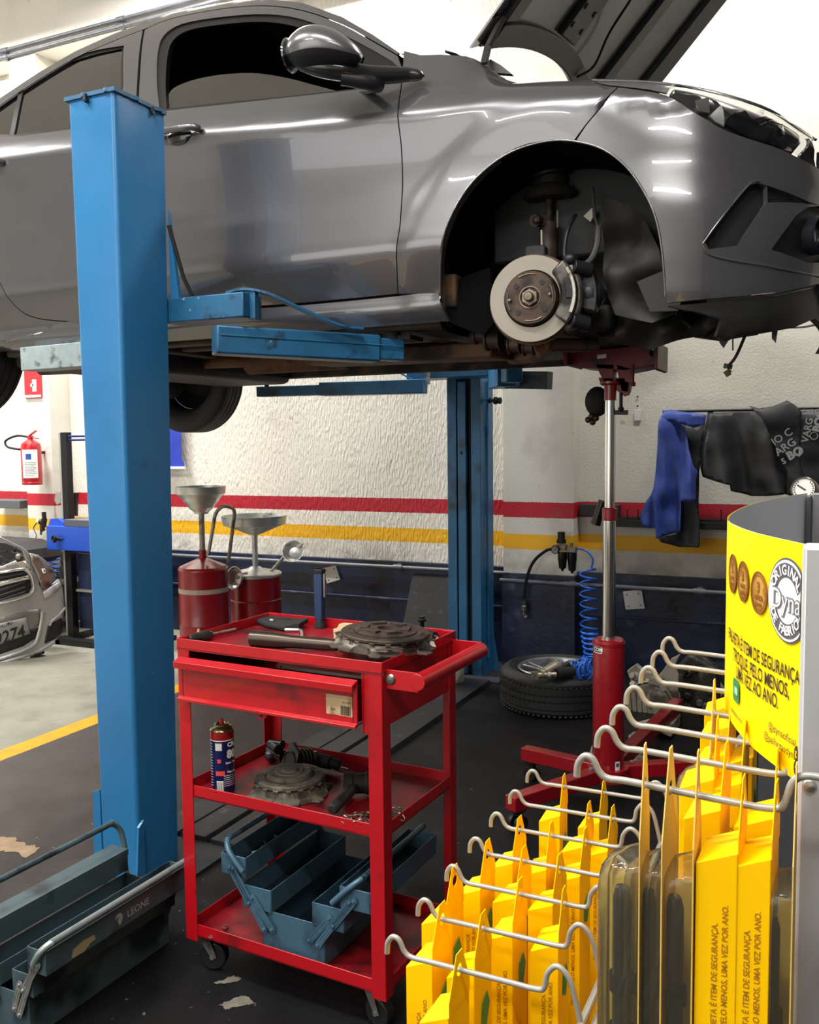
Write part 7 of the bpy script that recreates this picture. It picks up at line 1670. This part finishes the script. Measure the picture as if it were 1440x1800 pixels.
def hook(y, xt, xb, z, r, slope=.0, backloop=True, m=HK):
    """prong: curled tip, straight rod towards the grid, loop and tail over the grid wire"""
    p = [V((xt-.001, y, z-.002)), V((xt, y, z+.008)), V((xt+.005, y, z+.0145)), V((xt+.011, y, z+.013)), V((xt+.016, y, z+.004)), V((xt+.023, y, z)), V((xt+.04, y, z))]
    if backloop: p += [V((xb-.04, y, z-slope)), V((xb-.012, y, z-slope)), V((xb-.004, y, z-slope+.003)), V((xb-.001, y, z-slope+.016)), V((xb+.007, y, z-slope+.024)), V((xb+.017, y, z-slope+.016)), V((xb+.023, y, z-slope-.004)), V((xb+.027, y, z-slope-.022))]
    else: p += [V((xb-.03, y, z-slope)), V((xb-.006, y, z-slope)), V((xb+.001, y, z-slope+.004)), V((xb+.006, y, z-slope+.020)), V((xb+.014, y, z-slope+.026)), V((xb+.028, y, z-slope+.026))]
    return MB().tube(catmull(p, 5), r, 10).build('hook', m, rk, smooth=60)
for i, y in enumerate(LOWY): hook(y, -.352-.002*i, -.205+.0, ZL, .0024)
for i, y in enumerate(UPY): hook(y, -.172-.002*i, -.03, ZU, .0026, slope=.004, backloop=False)
# grid wires and frame
for z, x in ((ZL-.020, -.178), (ZL-.026, -.170)): MB().cyl((x, .35, z), (x, 1.3, z), .0032, n=10).build('grid_wire', HKM, rk)
for z in (.55, .25): MB().cyl((-.165, .35, z), (-.165, 1.3, z), .003, n=8).build('grid_wire', HKM, rk)
for y in (1.25,): MB().tube([(-.165, y, .0), (-.165, y, .83), (-.03, y, 1.0), (.0, y, 1.1)], .008, 10).build('rack_upright', HKM, rk)
for z, x in ((ZU-.0, .004), (ZU-.1, .004), (ZU+.10, .004)): MB().cyl((x, .60, z), (x, 1.3, z), .003, n=8).build('grid_wire', HKM, rk)
# ---- boxes ----
def blade_box(w=.028, d=.045, h=.50, txt=True, open_=False):
    """origin: centre of the hook hole; the box hangs on the -x side of the flap"""
    t = thing('wiper_box', 'x', 'box', (0, 0, 0)); top = -.030
    m = MB(); x0, x1, y0, y1 = -w, -.0005, -d/2, d/2
    m.b6(x0, x1, y0, y1, top-h, top-.0) if False else None
    # body with a sloping shoulder towards the flap
    vs = [(x0, y0, top-h), (x1, y0, top-h), (x1, y1, top-h), (x0, y1, top-h), (x0, y0, top-.012), (x1, y0, top), (x1, y1, top), (x0, y1, top-.012)]
    m.add(vs, [(0, 3, 2, 1), (0, 1, 5, 4), (1, 2, 6, 5), (2, 3, 7, 6), (3, 0, 4, 7), (4, 5, 6, 7)])
    b = m.build('carton', YEL, t, smooth=0, bevel=.0008)
    fl = [(0, y0*.98, top-.001), (0, y0*.98, top+.012), (0, -.006, .016), (0, .006, .016), (0, y1*.98, top+.012), (0, y1*.98, top-.001)]
    hole = [(.0055*math.cos(2*PI*k/14), .0055*math.sin(2*PI*k/14)) for k in range(14)]
    vs, fs = fill([(p[1], p[2]) for p in fl], .012, [hole]); o = MB().add([(0, v.x, v.y) for v in vs], fs).build('hanging_flap', YEL, t, smooth=0); s_ = o.modifiers.new('t', 'SOLIDIFY'); s_.thickness = .0007
    if txt:
        q = MB()
        def vt(s, size, xx, zz, bold=0.):
            vs, fs = textmesh(s, size, 'RIGHT', bold=bold)
            q.add([V((xx-p.y, y0-.0004, zz+p.x)) for p in vs], fs)
        vt('PALHETA É ITEM DE SEGURANÇA.', .0056, x0+w*.48, top-.052, .0001); vt('TROQUE, PELO MENOS, UMA VEZ POR ANO.', .0056, x0+w*.72, top-.038, .0001)
        q.build('box_lettering', BRP, b, smooth=0)
        q = MB(); q.prism([(.0003, -.004, top-.040), (.0003, .008, top-.034), (.0003, .014, top-.048), (.0003, .006, top-.066), (.0003, -.006, top-.060)], (.0004, 0, 0)); q.build('box_emblem', GREENP, b, smooth=0)
    return t
def blister(w=.034, d=.05, h=.55):
    t = thing('wiper_blister_pack', 'x', 'blister pack', (0, 0, 0)); top = -.012
    fl = [(-d/2, -h), (-d/2, top-.02), (-.004, .030), (.004, .030), (d/2, top-.02), (d/2, -h)]
    hole = [(.006*math.cos(2*PI*k/14), .006*math.sin(2*PI*k/14)) for k in range(14)]
    vs, fs = fill(fl, .02, [hole]); o = MB().add([(0, v.x, v.y) for v in vs], fs).build('card', CARD, t, smooth=0); s_ = o.modifiers.new('t', 'SOLIDIFY'); s_.thickness = .0009
    m = MB(); n = 14
    rows = []
    for z, k in ((-h, 1), (-.16, 1), (-.08, 1), (-.066, .93), (-.058, .75), (-.054, .4), (-.053, .02)):
        rows.append([V((-w*k*math.sin(PI*i/n)**.5 if 0 < i < n else -.0006, -d*.45*math.cos(PI*i/n), z)) for i in range(n+1)])
    vs = [p for r in rows for p in r]; fs = [(j*(n+1)+i, j*(n+1)+i+1, (j+1)*(n+1)+i+1, (j+1)*(n+1)+i) for j in range(len(rows)-1) for i in range(n)]
    m.add(vs, fs); m.build('clear_bubble', PLAS, t, smooth=50)
    MB().b6(-w*.92, -.002, d*.36, d*.37, -h+.01, -.075).build('card_insert', mat('insert_pale_yellow', (246, 222, 120), .6), t)
    m = MB().lathe([(.0001, -.076), (.005, -.078), (.007, -.086), (.007, -h+.02)], (-w*.45, -.004, 0), n=16); wbl = m.build('wiper_blade', mat('blade_black', (24, 24, 26), .3, coat=.3), t, smooth=40)
    m = MB(); 
    for z in (-.145, -.185, -.225, -.27): m.cyl((-w*.45, -.004, z), (-w*.45, -.004, z-.012), .0095, n=16)
    m.build('blade_clip', BLKM, wbl)
    return t
BX = blade_box(); BL = blister(); used_b = [False]; used_l = [False]
HR = ['nearest', 'second', 'third', 'fourth', 'fifth', 'sixth', 'farthest']
def put(proto, flag, px, py, y, z, label, group, rz=0, dz=0):
    p = at(px, py, Y=y); loc = (p.x, y, z+dz)
    if not flag[0]:
        flag[0] = True; o = proto; o.location = loc; o.rotation_euler = (0, 0, rz); o['label'] = label; o['group'] = group
    else: o = dup(proto, loc, rz, label, group)
    return o
LOWB = [(0, [808]), (1, [778, 850]), (2, [852 if False else 800, 915, 992]), (3, [858, 922, 985]), (4, [914, 970, 1030]), (5, [1036, 1078]), (6, [992, 1062])]
words = {1: ['only'], 2: ['left', 'right'], 3: ['left', 'middle', 'right']}
for k, xs in LOWB:
    for j, x in enumerate(xs):
        y = LOWY[k]; yp = proj(V((at(x, 1600, Y=y).x, y, ZL)))[1]
        hn = ('first', 'second', 'third', 'fourth', 'fifth', 'sixth', 'seventh')[k]
        put(BX, used_b, x, yp, y, ZL, 'yellow wiper blade box, %s on the %s hook of the lower tier from the front' % (words[len(xs)][j], hn), 'wiper blade boxes on the lower hooks', rz=random.uniform(-.05, .05), dz=0)
UPB = [(0, [1308, 1366]), (1, [1278, 1368]), (2, [1262, 1312]), (3, [1288, 1330]), (4, [1290]), (5, [1290])]
for k, xs in UPB:
    for j, x in enumerate(xs):
        y = UPY[k]; yp = proj(V((at(x, 1400, Y=y).x, y, ZU)))[1]; hn = ('first', 'second', 'third', 'fourth', 'fifth', 'sixth')[k]
        put(BX, used_b, x, yp, y, ZU, 'yellow wiper blade box, %s on the %s hook of the upper tier from the front' % (words[len(xs)][j], hn), 'wiper blade boxes on the upper hooks', rz=random.uniform(-.06, .06))
for j, x in enumerate((1135, 1180, 1228)):
    y = UPY[0]; yp = proj(V((at(x, 1400, Y=y).x, y, ZU)))[1]
    put(BL, used_l, x, yp, y, ZU, ('leftmost clear wiper blade pack on the nearest upper hook, black blade inside', 'middle clear wiper blade pack on the nearest upper hook', 'right clear wiper blade pack on the nearest upper hook beside the boxes')[j], 'clear blister packs on the upper hook', rz=(.05, -.06, .03)[j])
put(BL, used_l, 1400, 1440, UPY[0], ZU, 'clear wiper blade pack at the right end of the nearest upper hook', 'clear blister packs on the upper hook')
put(BL, used_l, 1256, proj(V((at(1256, 1250, Y=UPY[3]).x, UPY[3], ZU)))[1], UPY[3], ZU, 'tan carded wiper pack on the fourth upper hook left of the yellow sign', 'clear blister packs on the upper hook')
# ---- curved sign ----
SN = 48
SGP = catmull([V(p) for p in ((-.022, .709, 0), (-.060, .78, 0), (-.083, .845, 0), (-.093, .89, 0), (-.0985, .96, 0), (-.096, 1.06, 0), (-.086, 1.16, 0), (-.066, 1.26, 0), (-.04, 1.36, 0))], 12)
def sgn(u, z, off=0.):
    """u 0 at the near edge, 1 at the far edge"""
    t = max(0, min(1, u))*(len(SGP)-1); i = min(len(SGP)-2, int(t)); p = SGP[i].lerp(SGP[i+1], t-i); return V((p.x, p.y, z))
def sgn2(u, z, off=0.):
    p = sgn(u, z); q = sgn(min(1, u+.004), z); r_ = sgn(max(0, u-.004), z); t = (q-r_).normalized(); n = V((-t.y, t.x, 0)); n = n if n.x < 0 else -n; return p+n*off
ZS0, ZS1 = 1.047, 1.2235
vs = []; fs = []
for i in range(SN+1):
    for z in (ZS0, ZS1): vs.append(sgn2(i/SN, z))
for i in range(SN): fs.append((2*i, 2*i+2, 2*i+3, 2*i+1))
SGN = thing('header_sign', 'curved glossy yellow sign with black lettering and round emblem on the rack', 'sign', (-.03, .95, ZS0))
YS_ = mat('sign_yellow', (255, 222, 4), .4, ior=1.25)
ob = MB().add(vs, fs).build('sign_face', YS_, SGN, smooth=60); 
vs2 = [sgn2(i/SN, z, -.0012) for i in range(SN+1) for z in (ZS0, ZS1)]
MB().add(vs2, [(2*i, 2*i+2, 2*i+3, 2*i+1) for i in range(SN)]).build('sign_back', mat('sign_back_grey', (226, 230, 238), .5), ob, smooth=60)
def uz(px, py):
    """photo position -> (u, z) on the near half of the sign"""
    best = (1e9, 0, 0)
    for i in range(0, 121):
        u = .40*i/120; 
        zl_, zh_ = ZS0-.05, ZS1+.05
        for _ in range(26):
            zm = (zl_+zh_)/2
            if proj(sgn2(u, zm))[1] > py: zl_ = zm
            else: zh_ = zm
        e = abs(proj(sgn2(u, zm))[0]-px)
        if e < best[0]: best = (e, u, zm)
    return best[1], best[2]
# arc length table for undistorted lettering
AL = [0]; 
for i in range(1, 201): AL.append(AL[-1]+(sgn(i/200, 0)-sgn((i-1)/200, 0)).length)
def s2u(s):
    s = max(0, min(AL[-1], s))
    for i in range(200):
        if s <= AL[i+1]: return (i+(s-AL[i])/max(1e-9, AL[i+1]-AL[i]))/200
    return 1
def u2s(u): i = min(199, int(u*200)); return AL[i]+(AL[i+1]-AL[i])*(u*200-i)
def sg_text(mb, txt, size, s_right, z, align='RIGHT', bold=0., sx=1., off=.0008, rot=0.):
    vs, fs = textmesh(txt, size, align, bold=bold, res=4)
    # lettering reads from the far side towards the near edge: s decreases to the right
    out = []
    for p in vs:
        x, y = p.x*sx, p.y
        if rot: x, y = x*math.cos(rot)-y*math.sin(rot), x*math.sin(rot)+y*math.cos(rot)
        out.append(sgn2(s2u(s_right-x), z+y, off))
    mb.add(out, fs)
def S_(px, py): u, z = uz(px, py); return u2s(u), z
DKB = mat('sign_dark_print', (44, 40, 30), .5)
m = MB()
s1, z1 = S_(1412, 1196); s0, z0 = S_(1290, 1093); 
def line(txt, xr, xl, z, h, bold=.0006):
    def sx_(px):
        return u2s(min((abs(proj(sgn2(.42*i/240, z))[0]-px), .42*i/240) for i in range(241))[1])
    sr, sl = sx_(xr), sx_(xl)
    vs, fs = textmesh(txt, h, 'RIGHT'); wd = max(p.x for p in vs)-min(p.x for p in vs); sx = (sl-sr)/wd
    sg_text(m, txt, h, sr, z, bold=bold, sx=sx)
line('PALHETA É ITEM DE SEGURANÇA', 1417, 1283, 1.1247, .0150, .0002)
line('TROQUE, PELO MENOS,', 1389, 1291, 1.1105, .0155, .0002)
line('UMA VEZ AO ANO.', 1370, 1296, 1.0975, .0155, .0002)
line('@dynaoficial', 1401, 1353, 1.0755, .0085, .0)
line('@palhetasdyna', 1401, 1345, 1.0655, .0085, .0)
line('palhetasdyna.com.br', 1306, 1287, 1.0600, .0060, .0)
m.build('sign_lettering', DKB, ob, smooth=0)
def disc(mb, s, z, rs, rz, off, n=40, r0=0., a0=0, a1=2*PI, k=1.):
    vs = []; fs = []
    for i in range(n+1):
        a = a0+(a1-a0)*i/n
        for r in (r0, 1.): vs.append(sgn2(s2u(s-math.cos(a)*rs*r), z+math.sin(a)*rz*r, off))
    for i in range(n): fs.append((2*i, 2*i+2, 2*i+3, 2*i+1))
    mb.add(vs, fs)
# round emblem
(sc0, zc0) = S_(1387, 1056); R_e = .0315
m = MB(); disc(m, sc0, zc0, R_e, R_e*1.02, .0010); m.build('emblem_ring', mat('emblem_grey', (84, 84, 92), .4), ob, smooth=0)
m = MB(); disc(m, sc0, zc0, R_e*.95, R_e*.97, .0014); e_ = m.build('emblem_disc', WHT, ob, smooth=0)
m = MB()
disc(m, sc0, zc0, R_e*.88, R_e*.90, .0018, r0=.62, a0=math.radians(22), a1=math.radians(158)); disc(m, sc0, zc0, R_e*.88, R_e*.90, .0018, r0=.62, a0=math.radians(202), a1=math.radians(338))
m.build('emblem_band', mat('emblem_grey', (84, 84, 92), .4), e_, smooth=0)
def ringtext(txt, a0, a1, R, size, up):
    for i, ch in enumerate(txt):
        if ch == ' ': continue
        a = a0+(a1-a0)*(i+.5)/len(txt); vs, fs = textmesh(ch, size, 'CENTER', bold=.0003); out = []
        rot = a-PI/2 if up else a+PI/2
        for p in vs:
            x, y = p.x*math.cos(rot)-p.y*math.sin(rot), p.x*math.sin(rot)+p.y*math.cos(rot)
            out.append(sgn2(s2u(sc0-(math.cos(a)*R+x)), zc0+math.sin(a)*R+y, .0022))
        m.add(out, fs)
m = MB(); ringtext('ORIGINAL', math.radians(155), math.radians(25), R_e*.72, .0105, True); ringtext('DE FABRICA', math.radians(205), math.radians(335), R_e*.72, .0100, False); m.build('emblem_letter', WHT, e_, smooth=0)
m = MB(); sg_text(m, 'Dyna', .0215, sc0, zc0-.001, 'CENTER', bold=.0011, off=.0019); m.build('emblem_word_outline', mat('emblem_grey2', (120, 120, 130), .4), e_, smooth=0)
m = MB(); sg_text(m, 'Dyna', .0215, sc0, zc0-.001, 'CENTER', bold=-.0001, off=.0023); m.build('emblem_word', WHT, e_, smooth=0)
# three bronze coins
CO_ = mat('bronze_coin', (190, 128, 40), .35, .5, var=.2, vs=60, dirt=((232, 184, 80), .45, 60)); COD = mat('coin_dark', (140, 88, 28), .5, .3)
for (px, py) in ((1336, 1042), (1309, 1022), (1291, 1008)):
    s_, z_ = S_(px, py); m = MB(); disc(m, s_, z_, .0165, .0172, .0012); c_ = m.build('coin', CO_, ob, smooth=0)
    m = MB(); disc(m, s_, z_, .0165, .0172, .0016, r0=.90); disc(m, s_, z_, .0135, .0142, .0016, r0=.94); 
    for k in range(3): sg_text(m, ('3', 'ANOS', 'garantia')[k], (.012, .0055, .004)[k], s_, z_+(.004, -.004, -.009)[k], 'CENTER', off=.0017, bold=.0003)
    m.build('coin_relief', COD, c_, smooth=0)
# green speech mark, two round social marks
s_, z_ = S_(1297, 1213); m = MB(); P = [(-1, -.7), (-1, .5), (-.7, .9), (.7, .9), (1, .5), (1, -.7), (.7, -1), (-.7, -1)]
c0_ = sgn2(s2u(s_), z_, .0014); m.add([sgn2(s2u(s_-a*.011), z_+b*.0105, .0014) for a, b in P], [tuple(range(8))]); gq_ = m.build('green_mark', GREENP, ob, smooth=0)
m = MB(); m.add([sgn2(s2u(s_-a*.006-.002), z_+b*.0035, .0018) for a, b in P], [tuple(range(8))]); m.build('green_mark_text', mat('pale_green', (150, 206, 170), .5), gq_, smooth=0)
for (px, py, ch) in ((1409, 1327, 'O'), (1409, 1352, 'f')):
    s_, z_ = S_(px, py); m = MB(); disc(m, s_, z_, .0052, .0066, .0012, n=24); k_ = m.build('round_mark', DKB, ob, smooth=0)
    m = MB()
    if ch == 'f': sg_text(m, 'f', .012, s_, z_, 'CENTER', bold=.0004, off=.0017)
    else: disc(m, s_, z_, .0034, .0038, .0017, r0=.78, n=4, a0=PI/4, a1=PI/4+2*PI); disc(m, s_, z_, .0016, .0018, .0017, r0=.6, n=16)
    m.build('round_mark_symbol', YS_, k_, smooth=0)
# frame posts holding the sign
MB().b6(-.022, .03, .690, .712, .30, ZS1+.001).build('front_post', GF, rk, bevel=.003)
a = at(1418, 880, Y=1.36); b = at(1428, 880, Y=1.36)
MB().b6(a.x, b.x, 1.34, 1.36, .3, at(1420, 870, Y=1.36).z).build('rear_strip', GFD, rk, bevel=.002)
MB().b6(b.x, .30, 1.345, 1.36, .3, at(1430, 866, Y=1.36).z).build('rear_panel', mat('rack_grey_panel', (112, 112, 116), .45, .3), rk, bevel=.002)
MB().tube([(.045, .66, .98), (.045, .66, 1.045), (.06, .66, 1.05), (.075, .66, 1.04), (.075, .66, .9)], .003, 8).build('grid_wire', HKM, rk)
# rivet on the front post
q = at(1408, 1378, Y=.69); MB().lathe([(.005, 0), (.004, .002), (.0001, .003)], (-.014, .690, ZS0+.006), (0, -1, 0), n=16).build('rivet', GRIT, rk)
# pressure gauge above the rack
pg = thing('pressure_gauge', 'round white pressure gauge on the machine behind the yellow sign', 'gauge', at(1414, 862, Y=2.6))
gc = at(1414, 860, Y=2.6); s = scale_at(gc); R = 22*s
MB().lathe([(R*.9, -.03), (R, -.02), (R, .006), (R*.88, .010), (R*.86, .004)], gc, (-.25, -1, .25), n=36).build('case', mat('gauge_case', (120, 116, 108), .35, .8), pg)
MB().lathe([(R*.87, .0045), (.0001, .0045)], gc, (-.25, -1, .25), n=36, cap=False).build('dial', mat('dial_white', (206, 204, 198), .4), pg)
n_ = V((-.25, -1, .25)).normalized(); ux = V((1, -.25, 0)).normalized(); uz_ = n_.cross(ux)*-1; m = MB(); m.bar(gc+n_*.006-ux*R*.5-uz_*R*.3, gc+n_*.006+ux*R*.15+uz_*R*.1, .004, .001, up=n_)
for k in range(20): a = math.radians(-50+280*k/19); m.bar(gc+n_*.0055+(ux*math.cos(a)+uz_*math.sin(a))*R*.66, gc+n_*.0055+(ux*math.cos(a)+uz_*math.sin(a))*R*.78, .0025, .0008, up=n_)
m.build('needle', BLKM, pg)
MB().lathe([(R*.9, -.03), (R, -.02), (R, .006), (.0001, .006)], gc+V((R*2.2, -.02, .004)), (-.25, -1, .25), n=36).build('second_dial', mat('gauge_case', (120, 116, 108), .35, .8), pg)
MB().cyl(gc+V((0, .02, -R*.8)), gc+V((.05, .02, -.9)), .02, n=14).b6(gc.x-.1, gc.x+.5, 2.6, 2.9, .0, gc.z-.1).build('machine_body', mat('machine_grey', (70, 70, 72), .5, .3), pg)
# ================= countable pieces become parts of their own =================
def split_islands(o):
    me = o.data; n = len(me.vertices); par = list(range(n))
    def fd(a):
        while par[a] != a: par[a] = par[par[a]]; a = par[a]
        return a
    for e in me.edges:
        a, b = fd(e.vertices[0]), fd(e.vertices[1])
        if a != b: par[a] = b
    gr = {}
    for f in me.polygons: gr.setdefault(fd(f.vertices[0]), []).append(f)
    if len(gr) < 2 or len(gr) > 60: return
    base = o.name.split('.')[0]
    for k, fs in enumerate(gr.values()):
        ids = {}; vs = []; F = []
        for f in fs:
            q = []
            for i in f.vertices:
                if i not in ids: ids[i] = len(vs); vs.append(me.vertices[i].co.copy())
                q.append(ids[i])
            F.append(q)
        nm = bpy.data.meshes.new(base); nm.from_pydata(vs, [], F)
        for m in me.materials: nm.materials.append(m)
        for p in nm.polygons: p.use_smooth = True
        nm.set_sharp_from_angle(angle=math.radians(35))
        c = bpy.data.objects.new(base, nm); COL.objects.link(c); c.parent = o.parent; c.location = o.location
        for md in o.modifiers:
            if md.type == 'BEVEL': b = c.modifiers.new('bevel', 'BEVEL'); b.width = md.width; b.segments = 2; b.limit_method = 'ANGLE'
    bpy.data.objects.remove(o)
for o in list(bpy.data.objects):
    if o.type == 'MESH' and o.parent is not None and not o.children and o.name.split('.')[0] in ('gusset', 'screw', 'screw_hole', 'bolt_hole', 'hood_frame_hole', 'torn_clip', 'top_rod', 'foot', 'handle_screw', 'brake_drum', 'saddle_side', 'bolt_sleeve', 'door_lining_light_block', 'engine_bay_wall', 'side_panel', 'boss', 'casing_rib', 'tilt_yoke', 'diaphragm_finger', 'hood_frame'):
        split_islands(o)
